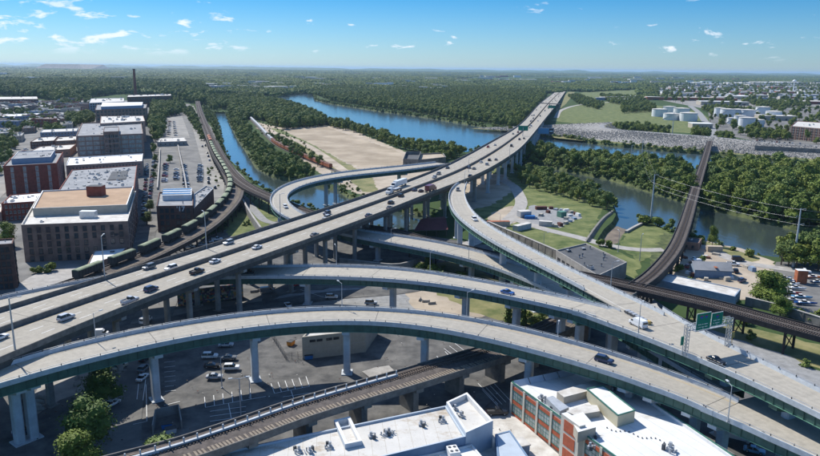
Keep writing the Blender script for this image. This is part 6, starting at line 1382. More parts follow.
for px, py, kd, cl, rz_, lab in [(694, 261, 'pickup', 'white', .4, 'white pickup at the top of the river yard'), (698, 263.5, 'van', 'white', .2, 'white van beside the white pickup in the river yard'), (689.5, 268, 'suv', 'red', .2, 'red car at the left of the river yard'), (733, 265, 'pickup', 'white', -.25, 'white pickup by the path above the river yard'), (722, 269.5, 'suv', 'silver', 1.3, 'silver car right of the gabled workshop, first of three'), (729, 270.5, 'sedan', 'dark blue', 1.3, 'dark blue car right of the gabled workshop, second of three'), (735.5, 272, 'suv', 'black', 1.3, 'black car right of the gabled workshop, third of three'), (742, 281.5, 'suv', 'dark blue', .7, 'dark suv beside the big tree by the long grey shed'), (738, 260.5, 'van', 'black', -.1, 'black van parked near the tan container'), (804, 272.5, 'pickup', 'white', -.3, 'white pickup beside the tall power pole')]: car(kd, cl, P(px, py, .35), rz_, lab, YG)
# boats of the marina yard
def boat(px, py, L, col, rz_, lab):
    t = thing('boat', lab, 'boat', P(px, py, 0), rz_, 'boats stored in the marina yard'); mb = MB('paint_' + col.replace(' ', '_')); i = len(mb.v); n = 7
    for zz, k in ((.5, .35), (1.1, 1.0)):
        for s_ in (-1, 1):
            for j in range(n): u = j / (n - 1); w_ = L * .15 * (1 - u ** 2.6) * k + .02; mb.vert((-L / 2 + L * u * (.93 + .07 * k), s_ * w_, zz + .2 * u))
    for s_ in (0, 1):
        for j in range(n - 1): a = i + s_ * n + j; mb.f.append((a, a + 1, a + 1 + 2 * n, a + 2 * n)); mb.mi.append(0)
    mb.f.append((i, i + n, i + 3 * n, i + 2 * n)); mb.mi.append(0); mb.f.append(tuple(i + j for j in range(n)) + tuple(i + n + j for j in range(n - 1, -1, -1))); mb.mi.append(0); mb.build('hull', t)
    mb = MB('roof_white'); mb.box((-L * .08, 0, 1.0), (L * .5, L * .2, .35), None, 0, None, (.9, .8)); mb.box((-L * .1, 0, 1.3), (L * .22, L * .16, .7), 'car_glass', 0, 'roof_white', (.7, .9)); mb.build('cabin', t)
    mb = MB('galvanised'); mb.box((0, 0, .3), (L * .8, .2, .2)); mb.box((-L * .2, 0, 0), (.3, L * .26, .5)); mb.build('trailer', t)
for a in [(785, 280, 6.5, 'pale blue', .2, 'pale blue boat, topmost beside the big tree'), (791, 282.5, 6.5, 'pale blue', -.1, 'second pale blue boat beside the big tree'), (794, 286, 6, 'white', .3, 'white boat below the pale blue pair'), (797, 290, 7, 'white', -.2, 'white boat with cabin in front of the kiosk'), (792, 295, 7, 'red', -.2, 'red hulled boat in the marina yard'), (802, 299, 7.5, 'pale blue', -.25, 'blue and white boat near the bottom of the marina yard'), (794, 302, 6.5, 'white', -.3, 'white boat half hidden by the tree'), (806, 305, 8, 'blue', -.2, 'blue boat at the lower right of the marina yard'), (814, 279, 7, 'orange', -.2, 'orange boat at the right edge'), (818, 284, 6, 'dark blue', -.2, 'dark blue boat at the right edge below the orange one')]: boat(*a)
# rows of parked cars in the city lots: (first px, last px, count, heading, place)
rr = random.Random(5)
def row(p0, p1, n, rz_, place, grp, skip=.12):
    a, b = P(*p0, .35), P(*p1, .35); k2 = 0
    for k in range(n):
        if rr.random() < skip: continue
        p = a.lerp(b, k / max(1, n - 1)); kd = rr.choice(('sedan', 'suv', 'suv', 'sedan', 'pickup')); cl = rr.choice(('white', 'silver', 'grey', 'black', 'dark blue', 'white', 'red', 'black', 'silver')); kk = {'suv': 'suv', 'sedan': 'car', 'pickup': 'pickup'}[kd]
        car(kd, cl, (p.x, p.y, 0.35), rz_ + rr.uniform(-.06, .06), f'{cl} {kk}, {ordn(k2)} in {place}', grp, True); k2 += 1
for a in [((164.5, 182), (166, 165), 12, .05, 'left row in the lot beside the mill', 'parked cars in the city lots'), ((176.5, 180), (176.5, 170), 7, .05, 'row left of the dividing wall', 'parked cars in the city lots'), ((186.5, 187), (184, 166), 15, .05, 'row right of the dividing wall', 'parked cars in the city lots'), ((200, 182), (200.5, 166), 11, .05, 'right row next to the wide street', 'parked cars in the city lots'), ((169, 135), (170, 122), 9, .05, 'far lot by the grove', 'parked cars in the city lots'), ((176, 136), (174, 122), 8, .05, 'right side of the far lot', 'parked cars in the city lots'), ((149.5, 205), (154, 158), 20, 1.6, 'curb of the narrow shaded street', 'parked cars along the narrow street'), ((143.5, 215), (147, 165), 16, 1.6, 'mill side curb of the narrow street', 'parked cars along the narrow street'), ((755, 144.5), (818, 148.5), 26, 1.0, 'near row before the levee wall', 'parked cars behind the levee wall'), ((757, 141.5), (800, 144), 18, 1.0, 'second row behind the levee wall', 'parked cars behind the levee wall'), ((20, 175), (44, 148), 14, .9, 'pale diagonal street in the town', 'parked cars in the town'), ((2, 170), (26, 150), 10, .9, 'left town parking lot', 'parked cars in the town')]: row(*a)
for k, (px, py) in enumerate([(204, 141), (205.5, 146), (202.4, 146.8), (207.4, 153.5), (208.4, 156.7), (209.5, 160.7), (211, 168), (208.6, 179.2), (208.7, 183.3), (215, 188.2), (201, 133), (198.5, 127), (196, 119)]): car(rr.choice(('sedan', 'suv', 'pickup')), rr.choice(('black', 'grey', 'dark blue', 'black', 'white')), P(px, py, .4), 1.9, f'dark vehicle, {ordn(k)} along the wide street beside the green train' , 'vehicles on the wide street', True)
# ================================================================== TRAINS
def railcar(name, p, rz_, body, cover, lab, grp, L=13.6, w_=2.9, h=2.6, full=True):
    t = thing(name, lab, 'rail car', p, rz_, grp); mb = MB(body); mb.box((0, 0, 1.0), (L, w_, h)); mb.build('body', t)
    mb = MB(cover); i = 0; rings(mb, [(1.0 + h, -L / 2 - .1, L / 2 + .1, w_ / 2 + .08, .15), (1.25 + h, -L / 2, L / 2, w_ / 2 - .2, .2), (1.45 + h, -L / 2 + .2, L / 2 - .2, w_ / 2 - .8, .2)]); mb.build('cover', t)
    if full:
        mb = MB(body)
        for k in range(9):
            for s_ in (-1, 1): mb.box((-L / 2 + L * (k + .5) / 9, s_ * (w_ / 2 + .06), 1.05), (.14, .12, h - .1))
        mb.build('rib', t, kind='stuff')
    for x in (-L / 2 + 1.8, L / 2 - 1.8): mb = MB('railcar_dark'); mb.box((x, 0, .3), (2.4, 2.2, .7)); mb.tube((x - .8, -1, .36), (x - .8, 1, .36), .42, .42, 8); mb.tube((x + .8, -1, .36), (x + .8, 1, .36), .42, .42, 8); mb.build('bogie', t)
    return t
GT = 'green covered rail cars of the train on the curved viaduct'; k = 0; s_ = S_spur[near(S_spur, P(92, 277, 7.2))][3]
while s_ > 9:
    p, a = at(S_spur, s_, -2.9, .36); railcar('rail_car', p, a, 'railcar_dark', 'railcar_green', f'green topped rail car, {ordn(k)} of the train counting from the highway end', GT); s_ -= 19.5; k += 1
s_ = S_rail[near(S_rail, P(213, 143, RZ))][3]
while s_ > 260 and k < 29:
    p, a = at(S_rail, s_, -2.1, .36); railcar('rail_car', p, a, 'railcar_dark' , 'railcar_green' if k < 20 else 'container_rust', f'{"green topped" if k < 20 else "rusty"} rail car, {ordn(k)} of the train counting from the highway end', GT, full=False); s_ -= 19.5; k += 1
S_isl = path(zl([(246.6, 115.5), (257.8, 126.5), (266.5, 136), (277, 145.5), (291, 152.5), (310, 161), (334, 170.5), (352, 177)], 0), 2.6, 5)
mb = MB('track_ballast'); mb.sweep(S_isl, [(1, 0, .42), (-1, 0, .42)], closed=False, cap=False); mb.build('rail_bed', kind='structure')
s_ = 12; k = 0
while s_ < S_isl[-1][3] - 45:
    p, a = at(S_isl, s_, 0, .45); old = s_ > S_isl[-1][3] * .62; railcar('rail_car', p, a, 'container_rust' if old else 'railcar_grey', 'rust' if old else 'railcar_grey', f'{"rust brown hopper" if old else "pale grey hopper"} car, {ordn(k)} from the far end of the island train', 'hopper cars of the train beside the canal', 15.5, 3, 2.9, False); s_ += 17.2; k += 1
# ================================================================== POLES, GANTRY, PYLONS, WIRES
def hgt(bx, by, ty, z_):
    p = P(bx, by, z_); lo, hi = 1.0, 80.0
    for _ in range(30):
        m_ = (lo + hi) / 2
        if Q(p + Vector((0, 0, m_)))[1] > ty: lo = m_
        else: hi = m_
    return p, (lo + hi) / 2
def lamp(bx, by, ty, z_, lab, arm=2.0, rz_=0, double=False, grp='street lamps of the interchange'):
    p, h = hgt(bx, by, ty, z_); t = thing('street_lamp', lab, 'street lamp', p, rz_, grp); r = max(.09, h * .011); mb = MB('galvanised'); mb.tube((0, 0, 0), (0, 0, h), r * 1.5, r * .8, 8); mb.box((0, 0, 0), (.5, .5, .3)); mb.build('pole', t)
    mb = MB('galvanised')
    for s_ in ((1, -1) if double else (1,)): mb.tube((0, 0, h - .2), (s_ * arm, 0, h + .15), r * .6, r * .5, 6)
    mb.build('arm', t)
    for s_ in ((1, -1) if double else (1,)): mb = MB('parapet_concrete'); mb.box((s_ * (arm + .3), 0, h + .05), (.95, .42, .2)); mb.build('lamp_head', t)
LG = [(16.5, 361, 298, 17, 'tall street lamp at the left edge of the lower ramp'), (96, 341.5, 313, 17, 'street lamp on the lower ramp above the pickup'), (105, 279.5, 236, 19, 'street lamp on the far parapet before the brown warehouse'), (206.5, 248.5, 212, 19, 'street lamp on the far parapet below the numbered building'), (280.5, 219, 194, 13.3, 'street lamp on the outer edge of the loop bend'), (339, 205, 178, 0, 'street lamp standing inside the loop'), (336.5, 266, 246, 12.4, 'street lamp on the middle ramp by the highway'), (391, 243, 229, 10, 'street lamp on the shaded loop road under the highway'), (430, 272.5, 252, 14, 'street lamp in the centre of the middle ramp'), (468.6, 261, 244, 10, 'street lamp on the loop road below the flyover'), (342, 308, 283, 17, 'street lamp on top of the lower ramp crest'), (466.6, 318, 292, 16.3, 'street lamp on the lower ramp near the conifers'), (557.5, 339, 324, 15.3, 'short street lamp on the lower ramp before the white roof'), (536.5, 285, 266, 10, 'street lamp between the flyover and the middle ramp'), (610.5, 288.5, 262, 19, 'street lamp on the far edge of the flyover by the rail junction'), (638, 336.5, 304, 19, 'street lamp beside the white van'), (727.6, 422, 385.6, 13, 'tall street lamp on the lower ramp near the bottom right'), (509.5, 158, 146, 19, 'street lamp on the highway bridge near the dark van'), (468.6, 172, 158, 19, 'street lamp on the median before the flyover exit'), (464.5, 184, 172, 19, 'street lamp at the flyover exit'), (500, 226, 214, 0, 'street lamp in the meadow beside the tan trailer'), (543.6, 246, 233, 0, 'street lamp on the lawn by the flyover'), (639.5, 261, 235, 0, 'street lamp on the grass left of the railway bridge'), (618, 252, 231, 0, 'dark street lamp beside the river inlet'), (250, 398, 380, 0, 'short pole at the back of the stalls')]
for k, a in enumerate(LG): lamp(a[0], a[1], a[2], a[3], a[4], 1.8, (k * 37 % 7) * .3 + .4)
lamp(222, 388, 356, 0, 'twin armed lamp post among the cars in the shaded lot', 1.8, .4, True); lamp(241, 352 + 65, 378, 0, 'twin armed lamp post at the edge of the sunlit stalls', 1.8, .3, True)
def pylon(bx, by, ty, z_, lab):
    p, h = hgt(bx, by, ty, z_); t = thing('power_pole', lab, 'power pole', p, 0, 'steel power poles along the river'); mb = MB('parapet_concrete'); mb.tube((0, 0, 0), (0, 0, h), h * .022, h * .009, 12); mb.build('pole', t); tips = []
    for k, zz in enumerate((h * .985, h * .86, h * .73)): mb = MB('galvanised'); s_ = 1 if k % 2 == 0 else -1; e = (s_ * 1.9, -.7, zz + .5); mb.tube((0, 0, zz), e, .14, .09, 6); mb.tube(e, (e[0], e[1], e[2] - .8), .08, .08, 6); mb.build('cross_arm', t); tips.append(p + Vector((e[0], e[1], e[2] - .8)))
    return tips
T1 = pylon(793, 267, 208.5, 0, 'tall pale power pole at the right in front of the thicket'); T2 = pylon(650.6, 222, 174.5, 0, 'tall pale power pole beside the curving railway bridge'); T3 = pylon(630, 171, 145, 0, 'slim power pole on the wooded island, nearest the channel'); T4 = pylon(641.5, 160.5, 139.5, 0, 'slim power pole rising from the river water'); T5 = pylon(672, 136, 112, 0, 'power pole on the levee in front of the white tanks')
def wires(A_, B_, lab, sag=.018, r=.022):
    t = thing('power_line', lab, 'power line', A_[0])
    for a, b in zip(A_, B_):
        mb = MB('galvanised'); L = (b - a).length; n = 14; pr = None
        for k in range(n + 1):
            u = k / n; p = a.lerp(b, u) - A_[0]; p.z -= sag * L * 4 * u * (1 - u)
            if pr is not None: mb.tube(pr, p, r, r, 4, cap=False)
            pr = p.copy()
        mb.build('wire', t)
wires(T1, T2, 'three power lines crossing the brown channel between the two tall poles'); wires(T2, T4, 'power lines running from the bridge side pole over the island'); wires([p + Vector((150, -55, 8 * k)) for k, p in enumerate(T1)], T1, 'power lines leaving the tall right pole out of the picture'); wires(T4, T5, 'power lines crossing the river to the levee pole')
# sign gantry over the wide ramp
pB = P(690, 357, 19); i = near(S_mrg, pB); c, n, h, st = S_mrg[i]; rz_ = atan2(n.y, n.x); t = thing('sign_gantry', 'steel sign gantry with two large green signs over the wide ramp', 'sign gantry', c - n * (h - .2), rz_)
W_ = 2 * h - .4; hg = 7.6
def truss(x, name):
    mb = MB('galvanised')
    for a in (-.6, .6):
        for b in (-.5, .5): mb.beam((x + a * .6, b, 0), (x + a * .6, b, hg), .13, .13)
    k = 0; zz = 0
    while zz < hg - .8: mb.beam((x - .36, -.5, zz), (x + .36, -.5, zz + .9), .07, .07); mb.beam((x + .36, .5, zz), (x - .36, .5, zz + .9), .07, .07); mb.beam((x - .36, -.5, zz + .9), (x - .36, .5, zz), .07, .07); mb.beam((x + .36, .5, zz + .9), (x + .36, -.5, zz), .07, .07); zz += .9
    mb.build(name, t)
truss(0, 'tower'); truss(W_, 'tower'); mb = MB('galvanised')
for b in (-.5, .5):
    for zz in (hg - 1.2, hg): mb.beam((-.3, b, zz), (W_ + .3, b, zz), .13, .13)
x = 0
while x < W_ - .5:
    for b in (-.5, .5): mb.beam((x, b, hg - 1.2), (x + .7, b, hg), .07, .07); mb.beam((x + .7, b, hg), (x + 1.4, b, hg - 1.2), .07, .07)
    x += 1.4
mb.build('truss_beam', t); mb = MB('galvanised'); mb.box((W_ * .5, 0, hg - 1.7), (W_ * .75, 1.7, .1)); mb.build('catwalk', t)
# the signs face the traffic coming from the bridge: the side towards the camera left
tv = S_mrg[min(i + 1, len(S_mrg) - 1)][0] - c; fs = -1 if Vector((-sin(rz_), cos(rz_), 0)).dot(tv) < 0 else 1
mat('sign_white', (.75, .77, .75), .5, 0); mat('shield_blue', (.03, .08, .35), .4, 0)
for x0, x1, zlo, zhi, n_sh in ((W_ * .14, W_ * .14 + 4.6, hg - 1.5, hg + 2.7, 2), (W_ * .14 + 4.9, W_ * .14 + 8.6, hg - 1.1, hg + 2.2, 1)):
    s = MB('sign_white'); s.box(((x0 + x1) / 2, fs * .62, zlo), (x1 - x0, .1, zhi - zlo)); so_ = s.build('sign_edge', t); s = MB('sign_green'); s.box(((x0 + x1) / 2, fs * .69, zlo + .09), (x1 - x0 - .18, .06, zhi - zlo - .18)); sg_ = s.build('sign_panel', t)
    for k in range(n_sh):
        cx_ = x0 + (x1 - x0) * ((k + 1) / (n_sh + 1)) ; s = MB('shield_blue'); zc_ = zhi - 1.0; yy = fs * .73
        s.poly([(cx_ - .42, yy, zc_ + .38), (cx_ + .42, yy, zc_ + .38), (cx_ + .45, yy, zc_ - .05), (cx_, yy, zc_ - .5), (cx_ - .45, yy, zc_ - .05)]); s.poly([(cx_ - .42, yy + .002 * fs, zc_ + .38), (cx_ + .42, yy + .002 * fs, zc_ + .38), (cx_ + .42, yy + .002 * fs, zc_ + .22), (cx_ - .42, yy + .002 * fs, zc_ + .22)], 'lamp_red'); s.build('route_shield', t)
    s = MB('sign_white'); rq = random.Random(int(x0 * 9))
    for row_ in range(2):
        xx = x0 + .7; zz = zlo + .62 + (1 - row_) * .68
        while xx < x1 - .9: ww = rq.uniform(.1, .2); s.box((xx, fs * .73, zz), (ww, .02, .2)); xx += ww + rq.choice((.07, .07, .07, .3))
    s.box(((x0 + x1) / 2, fs * .73, zlo + .2), (.14, .02, .34)); s.build('sign_legend', t)
s = MB('sign_green'); s.box((-.9, -fs * .3, 2.6), (.9, .1, 2.2)); s.build('small_sign', t); s = MB('yellow_paint'); s.box((W_ + 1.4, 0, 2.0), (1.3, .12, 1.6)); s.beam((W_ + 1.4, 0, .2), (W_ + 1.4, 0, 2), .1, .1); s.build('yellow_sign', t)
# highway signs, overpass and billboard at the far end of the bridge
def hsign(px, py, z_, wid, lab, mt='sign_green'):
    p = P(px, py, z_); i = near(SM, p); a = atan2(SM[i][1].y, SM[i][1].x); t = thing('highway_sign', lab, 'sign', (p.x, p.y, SM[i][0].z), a); mb = MB('galvanised'); mb.beam((0, 0, 0), (0, 0, 9), .5, .5); mb.build('post', t); mb = MB(mt); mb.box((0, -.4, 5.5), (wid, .3, 5)); mb.build('sign_panel', t); mb = MB('sign_white'); mb.box((0, -.57, 7.6), (wid * .6, .04, .7)); mb.box((0, -.57, 6.4), (wid * .5, .04, .5)); mb.build('sign_legend', t)
hsign(522.8, 136, 19, 10, 'green sign over the median in the middle of the bridge'); hsign(551.5, 112.5, 10, 13, 'green sign at the far end of the bridge')
a = P(536, 103, 9); b = P(560, 104.5, 9); t = thing('overpass', 'dark overpass crossing the highway at the far shore', 'overpass', a); mb = MB('dark_girder'); mb.beam((0, 0, 0), b - a, 9, 2.2); mb.build('deck', t)
for u in (.04, .5, .96): mb = MB('old_pier'); c = (b - a) * u; mb.box((c.x, c.y, -9.5), (3, 6, 8.6)); mb.build('pier', t)
p = P(545, 143, 0); t = thing('billboard', 'double billboard with a blue face on a single post beside the bridge', 'billboard', (p.x, p.y, -3), -.1); hh = (143 - 131) / (143 - 68.6) * 85 + 3; mb = MB('dark_metal'); mb.tube((0, 0, 0), (0, 0, hh), .7, .6, 10); mb.build('post', t)
mb = MB('blue_grey_wall'); mb.box((0, 0, hh - 3), (19, 1.4, 7)); mb.build('panel', t); mb = MB('paint_pale_blue'); mb.box((-2.6, -.75, hh - 2.6), (12.5, .1, 6.2)); mb.box((6.5, -.75, hh - 2.6), (5, .1, 6.2), 'frame_dark'); mb.box((6.5, -.82, hh - .4), (3.6, .05, 1.5), 'sign_white'); mb.build('poster', t)
# ================================================================== WALLS, FENCES, MARKINGS
def wall(name, pts, h, th, mt, lab, cat='wall', z_=0, step=4, cap=None):
    S = path(zl(pts, z_), th / 2, step); t = thing(name, lab, cat, S[0][0]); mb = MB(mt); SS = [(c - S[0][0], n, hw, st) for c, n, hw, st in S]; mb.sweep(SS, [(-1, 0, -.6), (1, 0, -.6), (1, 0, h), (-1, 0, h)]); mb.build('wall_body', t)
    mb = MB(mt)
    q_ = 3.0
    while q_ < SS[-1][3]: p, a = at(SS, q_, 0, 0); mb.box((p.x, p.y, -.5), (.35, th + .3, h + .35), None, a); q_ += 6
    mb.build('buttress', t, kind='stuff')
    if cap: mb = MB(cap); mb.sweep(SS, [(-1, -.12, h), (1, .12, h), (1, .12, h + .16), (-1, -.12, h + .16)]); mb.build('coping', t)
    return t
wall('flood_wall', [(241.5, 203), (246, 212), (253, 224), (261, 236)], 4.5, .8, 'pavement', 'pale concrete flood wall running down beside the curved footpath', cap='pavement')
wall('canal_wall', [(488, 229), (508, 238), (529, 247), (556, 259)], 4.2, 1.0, 'viaduct_concrete', 'stained concrete canal wall along the back of the flyover', cap='pavement')
wall('retaining_wall', [(745, 305), (770, 311), (800, 320), (840, 333)], 3.2, .8, 'viaduct_concrete', 'weathered concrete wall along the rail viaduct right of the grey shed', cap='pavement')
wall('levee_wall', [(754, 153), (775, 154), (800, 155.5), (830, 157.5)], 8, 1.2, 'viaduct_concrete', 'tall plain concrete wall on the levee at the right edge', step=8)
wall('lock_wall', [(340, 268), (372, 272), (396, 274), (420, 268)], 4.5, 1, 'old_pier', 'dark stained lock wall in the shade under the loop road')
wall('lot_wall', [(187.5, 196), (184.5, 178), (181.5, 164), (178, 147)], 2.2, .8, 'stucco', 'long tan wall dividing the two city parking lots', cap='pavement')
wall('lot_wall', [(157.5, 190), (159, 170), (160, 150)], 1.8, .7, 'stucco', 'tan wall along the narrow street side of the parking lots', cap='pavement')
t = thing('dumpster_pen', 'dark walled dumpster pen beside the large pier of the lower ramp', 'pen', P(156, 418, 0)); pn = [P(a_, b_, 0) - P(156, 418, 0) for a_, b_ in ((153, 434), (156, 418), (179, 413), (182, 429))]
for k in range(3): mb = MB('old_pier'); mb.beam(pn[k] + Vector((0, 0, 1.2)), pn[k + 1] + Vector((0, 0, 1.2)), .25, 2.4); mb.build('pen_wall', t)
dumpster(167, 428, .3, 'blue_paint', 'blue dumpster inside the dark walled pen'); dumpster(171, 433, .5, 'membrane_blue', 'pale grey dumpster beside the blue one in the pen')
wall('river_wall', [(626, 233), (634, 228.5), (640, 225.5), (650, 221)], 1.2, 1.5, 'pavement', 'pale stone quay wall on the point by the river inlet')
# slatted crib bank at the inlet
mb = MB('old_pier'); pa = PP([(586, 240), (596, 226), (604, 217), (612, 211)], 1.0); pb_ = PP([(600, 246), (606, 232), (610, 223), (617, 216)], -2.6); t = thing('crib_wall', 'dark sloping crib wall lining the river inlet', 'crib wall', pa[0])
A_ = resample(crom(pa), 2.4); B_ = resample(crom(pb_), 2.4); n_ = min(len(A_), len(B_))
for k in range(n_): a = A_[int(k * (len(A_) - 1) / max(1, n_ - 1))] - pa[0]; b = B_[int(k * (len(B_) - 1) / max(1, n_ - 1))] - pa[0]; m_ = MB('old_pier'); m_.beam(a, b, 1.5, .7); m_.build('crib_beam', t)
mat('mud', (.16, .12, .085), .6, .25, .15, col2=(.24, .19, .13)); zone('mud_flat', [(600, 247), (605, 233), (610, 223), (618, 222), (630, 227), (634, 231), (620, 244)], 'mud').location.z = -2.72
# picket wall beside the near railway
S = path(zl([(120, 463), (180, 446), (240, 425.5), (300, 404.5), (350, 389.5), (402, 375)], RZ), .3, 4); t = thing('rail_fence', 'pale blue low wall with evenly spaced posts between the stalls and the railway', 'fence', S[0][0]); SS = [(c - S[0][0], n, hw, st) for c, n, hw, st in S]
mb = MB('parapet_concrete'); mb.sweep(SS, [(-1, 0, -1.4), (1, 0, -1.4), (1, 0, .7), (-1, 0, .7)]); mb.build('low_wall', t); q_ = 1.0; pm = MB('parapet_concrete'); pm.box((0, 0, 0), (.28, .28, 1.75)); pm = pm.mesh('post')
while q_ < SS[-1][3]: p, a = at(SS, q_, 0.0, 0); ob('post', pm, t, p, a); q_ += 2.9
# mural wall
def mural():
    m = bpy.data.materials.new('mural_paint'); m.use_nodes = True; MATS['mural_paint'] = m; t_ = m.node_tree; b = t_.nodes['Principled BSDF']; b.inputs['Roughness'].default_value = .8
    g = t_.nodes.new('ShaderNodeNewGeometry'); v = t_.nodes.new('ShaderNodeTexVoronoi'); v.inputs['Scale'].default_value = 1.3; v.inputs['Randomness'].default_value = 1; t_.links.new(g.outputs['Position'], v.inputs['Vector'])
    r = t_.nodes.new('ShaderNodeValToRGB'); r.color_ramp.interpolation = 'CONSTANT'; sp = t_.nodes.new('ShaderNodeSeparateXYZ'); t_.links.new(v.outputs['Color'], sp.inputs[0]); t_.links.new(sp.outputs[0], r.inputs[0])
    cols = [(.30, .08, .06), (.08, .14, .22), (.42, .26, .09), (.10, .18, .12), (.38, .33, .26), (.12, .08, .12), (.05, .05, .06)]
    r.color_ramp.elements[0].color = (*cols[0], 1); r.color_ramp.elements[1].position = 1 / 7; r.color_ramp.elements[1].color = (*cols[1], 1)
    for k in range(2, 7): e = r.color_ramp.elements.new(k / 7); e.color = (*cols[k], 1)
    t_.links.new(r.outputs[0], b.inputs['Base Color'])
mural(); wall('mural_wall', [(178, 306), (200, 303), (222, 300), (243, 296.5)], 5.5, .8, 'mural_paint', 'wall painted with a patchwork mural in many colours under the highway')
# parking lines
mb = MB('white_paint'); LINEZ = nextz() + .01
def line(a, b, w_=.085):
    a, b = P(*a, 0), P(*b, 0); d = (b - a).normalized(); n = Vector((-d.y, d.x, 0)) * w_; zz = Vector((0, 0, LINEZ)); mb.poly([a - n + zz, b - n + zz, b + n + zz, a + n + zz])
def ticks(a, b, n, dx, dy):
    for k in range(n):
        u = k / (n - 1); x, y = a[0] + (b[0] - a[0]) * u, a[1] + (b[1] - a[1]) * u; line((x, y), (x + dx, y + dy))
line((205.5, 408), (266, 397)); ticks((205.5, 408), (251, 399.5), 6, -1, -10.5); line((228.5, 404), (233, 428)); ticks((210, 412), (210, 427), 4, 36, -5)
line((274.5, 394), (309.5, 387)); ticks((274.5, 394), (309.5, 387), 6, -3.5, -10); line((291, 391), (297, 409)); ticks((283, 397.5), (287, 406), 3, 28, -4)
ticks((164, 363), (165, 392), 7, 11, -1.2); line((164, 406), (180, 402)); ticks((420, 366), (445, 352), 4, 12, 13); ticks((444, 349), (455, 344), 3, 9, 7); ticks((482, 390), (494, 384), 4, 16, 17); line((478, 384), (498, 405))
line((137, 400), (140, 372)); line((143, 401), (146, 378)); line((133, 425), (147, 422)); line((147, 422), (146, 385)); line((300, 290), (340, 303))
mb.build('parking_lines', kind='structure')
zone('worn_patch', [(362, 372), (375, 368), (389, 366), (395, 372), (382, 376), (371, 379)], 'pavement')
mb = MB('viaduct_concrete'); t = thing('fence', 'dark chain fence beside the tan utility building', 'fence', P(286, 358, 0)); a = P(272, 338, 0); b = P(286, 360, 0); c = P(304, 358, 0); o0 = P(286, 358, 0)
mb = MB('frame_dark')
for p0, p1 in ((a, b), (b, c)):
    n_ = int((p1 - p0).length / 1.6)
    for k in range(n_ + 1): p = p0.lerp(p1, k / n_) - o0; mb.beam(p, p + Vector((0, 0, 2.3)), .09, .09)
    for zz in (.3, .8, 1.3, 1.8, 2.25): mb.beam(p0 - o0 + Vector((0, 0, zz)), p1 - o0 + Vector((0, 0, zz)), .05, .05)
mb.build('fence_frame', t)
# conifers and bushes
CON = [crown(71 + k, 6.5, 1.9, 420, .34, 'leaves_dark', 8, .06, True).mesh('crown') for k in range(2)]
for k, (px, py, lab) in enumerate(((508.5, 322, 'left one of the two clipped cone shaped conifers between the ramps'), (523, 324, 'right one of the two clipped cone shaped conifers between the ramps'))): t = thing('conifer', lab, 'tree', P(px, py, 0), k, 'clipped conifers between the ramps'); t.scale = (1.15, 1.15, 1.35); ob('crown', CON[k], t); mb = MB('trunk'); mb.tube((0, 0, -.2), (0, 0, 2), .2, .15, 7); mb.build('trunk', t)
rr = random.Random(6); bp = []
for px, py in [(534, 326), (540, 322), (529, 318), (420, 273), (428, 276), (436, 278), (444, 280), (416, 270), (452, 283), (460, 282), (246, 225), (40, 273), (46, 272), (52, 271), (35, 274), (650, 222), (655, 224), (660, 226), (668, 228), (645, 221), (672, 225), (640, 218), (700, 262), (678, 272), (690, 283), (748, 256), (752, 258), (680, 246), (700, 245), (745, 325), (752, 340), (735, 308), (786, 312), (794, 314), (802, 318), (812, 322), (818, 318), (600, 246), (610, 248)]:
    for j in range(2): p = P(px + rr.uniform(-2.5, 2.5), py + rr.uniform(-1, 1), 0); s_ = rr.uniform(.5, .95); bp.append((p.x, p.y, 0, s_, s_, rr.uniform(0, 6), rr.randrange(2)))
for poly_, sp_ in (([(255, 120), (282, 130), (318, 150), (300, 158), (278, 148), (262, 136)], 9), ([(414, 262), (450, 270), (470, 280), (452, 286), (420, 278)], 3.5), ([(330, 172), (352, 182), (372, 196), (350, 198), (326, 186)], 6), ([(636, 222), (652, 218), (676, 228), (672, 232), (652, 225)], 3.5), ([(770, 352), (830, 372), (830, 380), (770, 358)], 4), ([(205, 168), (222, 172), (226, 186), (214, 190)], 6), ([(548, 134), (600, 140), (700, 150), (700, 152), (600, 142)], 9)):
    for x, y in fill(poly_, sp_, rr, keep=.55): s_ = rr.uniform(.35, .8); bp.append((x, y, 0, s_, s_ * .9, rr.uniform(0, 6), rr.randrange(2)))
scatter('undergrowth', bp, source('bush_source', BUSH), 2)
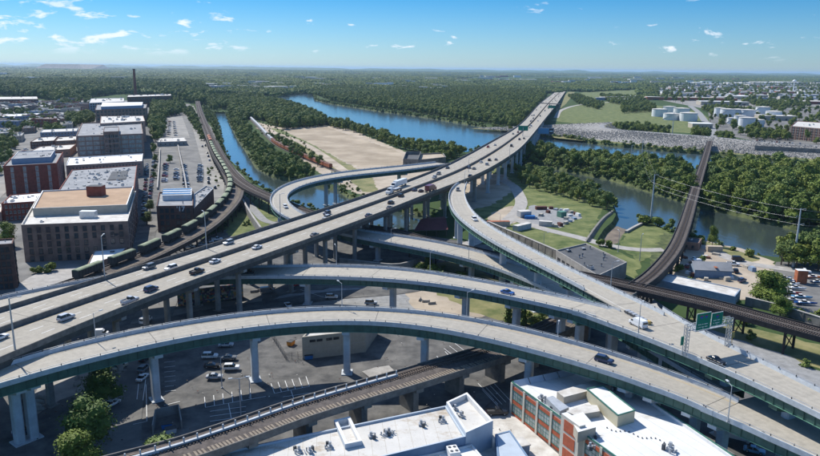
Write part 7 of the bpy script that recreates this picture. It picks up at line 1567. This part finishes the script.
# river edge fringe of bushes on every bank
fr = []
for wl in WATERS:
    n_ = len(wl)
    for j in range(n_):
        a, b = wl[j], wl[(j + 1) % n_]; L = (b - a).length; k_ = int(L / 5)
        for k in range(k_):
            p = a.lerp(b, (k + rr.random()) / k_); 
            qx, qy = Q(p)
            if rr.random() < .75 and 60 < p.y < 2600 and not (586 < qx < 640 and 208 < qy < 252): s_ = rr.uniform(.5, 1.15) * (.8 if (qx < 265 and qy < 190) else 1.7 if p.y > 520 or (p.y > 380 and p.x > 120 and (qy < 228)) else 1); fr.append((p.x + rr.uniform(-2.5, 2.5), p.y + rr.uniform(-2.5, 2.5), -.8, s_, s_ * .8, rr.uniform(0, 6), rr.randrange(2)))
scatter('bank_scrub', fr, source('scrub_source', BUSH), 2)
# litter and loose barriers under the ramps
rr = random.Random(23)
def jersey(px, py, rz_, lab):
    t = thing('concrete_barrier', lab, 'barrier', P(px, py, .1), rz_, 'loose concrete barriers under the ramps'); mb = MB('pavement'); mb.box((0, 0, 0), (3, .6, .25)); mb.box((0, 0, .25), (2.95, .5, .55), None, 0, None, (1, .45)); mb.build('body', t); mb = MB('dark_metal'); mb.box((1.2, 0, .8), (.12, .12, .12)); mb.box((-1.2, 0, .8), (.12, .12, .12)); mb.build('lifting_eye', t)
for k, (px, py) in enumerate([(41, 398), (40, 402), (39, 406), (38, 410), (77, 378), (78, 384), (79, 390), (254, 292), (258, 291), (300, 318), (306, 318), (420, 300), (426, 302), (432, 304)]): jersey(px, py, rr.uniform(0, 3), f'short concrete barrier, {ordn(k)} of the loose ones counted from the left edge')
ls = MB('roof_cream', 'rust', 'timber', 'dark_metal')
for k in range(420):
    px, py = rr.uniform(0, 520), rr.uniform(290, 445); p = P(px, py, .4); r = rr.uniform(.08, .4); ls.box((p.x, p.y, .38), (r, r * rr.uniform(.5, 1), r * .4), rr.choice(('roof_cream', 'rust', 'timber', 'dark_metal')), rr.uniform(0, 3))
ls.build('litter', kind='stuff')
# ================================================================== HAZE
hm = bpy.data.materials.new('haze_air'); hm.use_nodes = True; t_ = hm.node_tree; t_.nodes.remove(t_.nodes['Principled BSDF']); v = t_.nodes.new('ShaderNodeVolumePrincipled'); v.inputs['Color'].default_value = (.50, .74, 1.0, 1); v.inputs['Density'].default_value = 3.3e-5; v.inputs['Anisotropy'].default_value = 0.2
t_.links.new(v.outputs[0], t_.nodes['Material Output'].inputs['Volume']); MATS['haze_air'] = hm
mb = MB('haze_air'); mb.box((0, 20000, -6), (92000, 52000, 136)); mb.build('haze', kind='stuff')
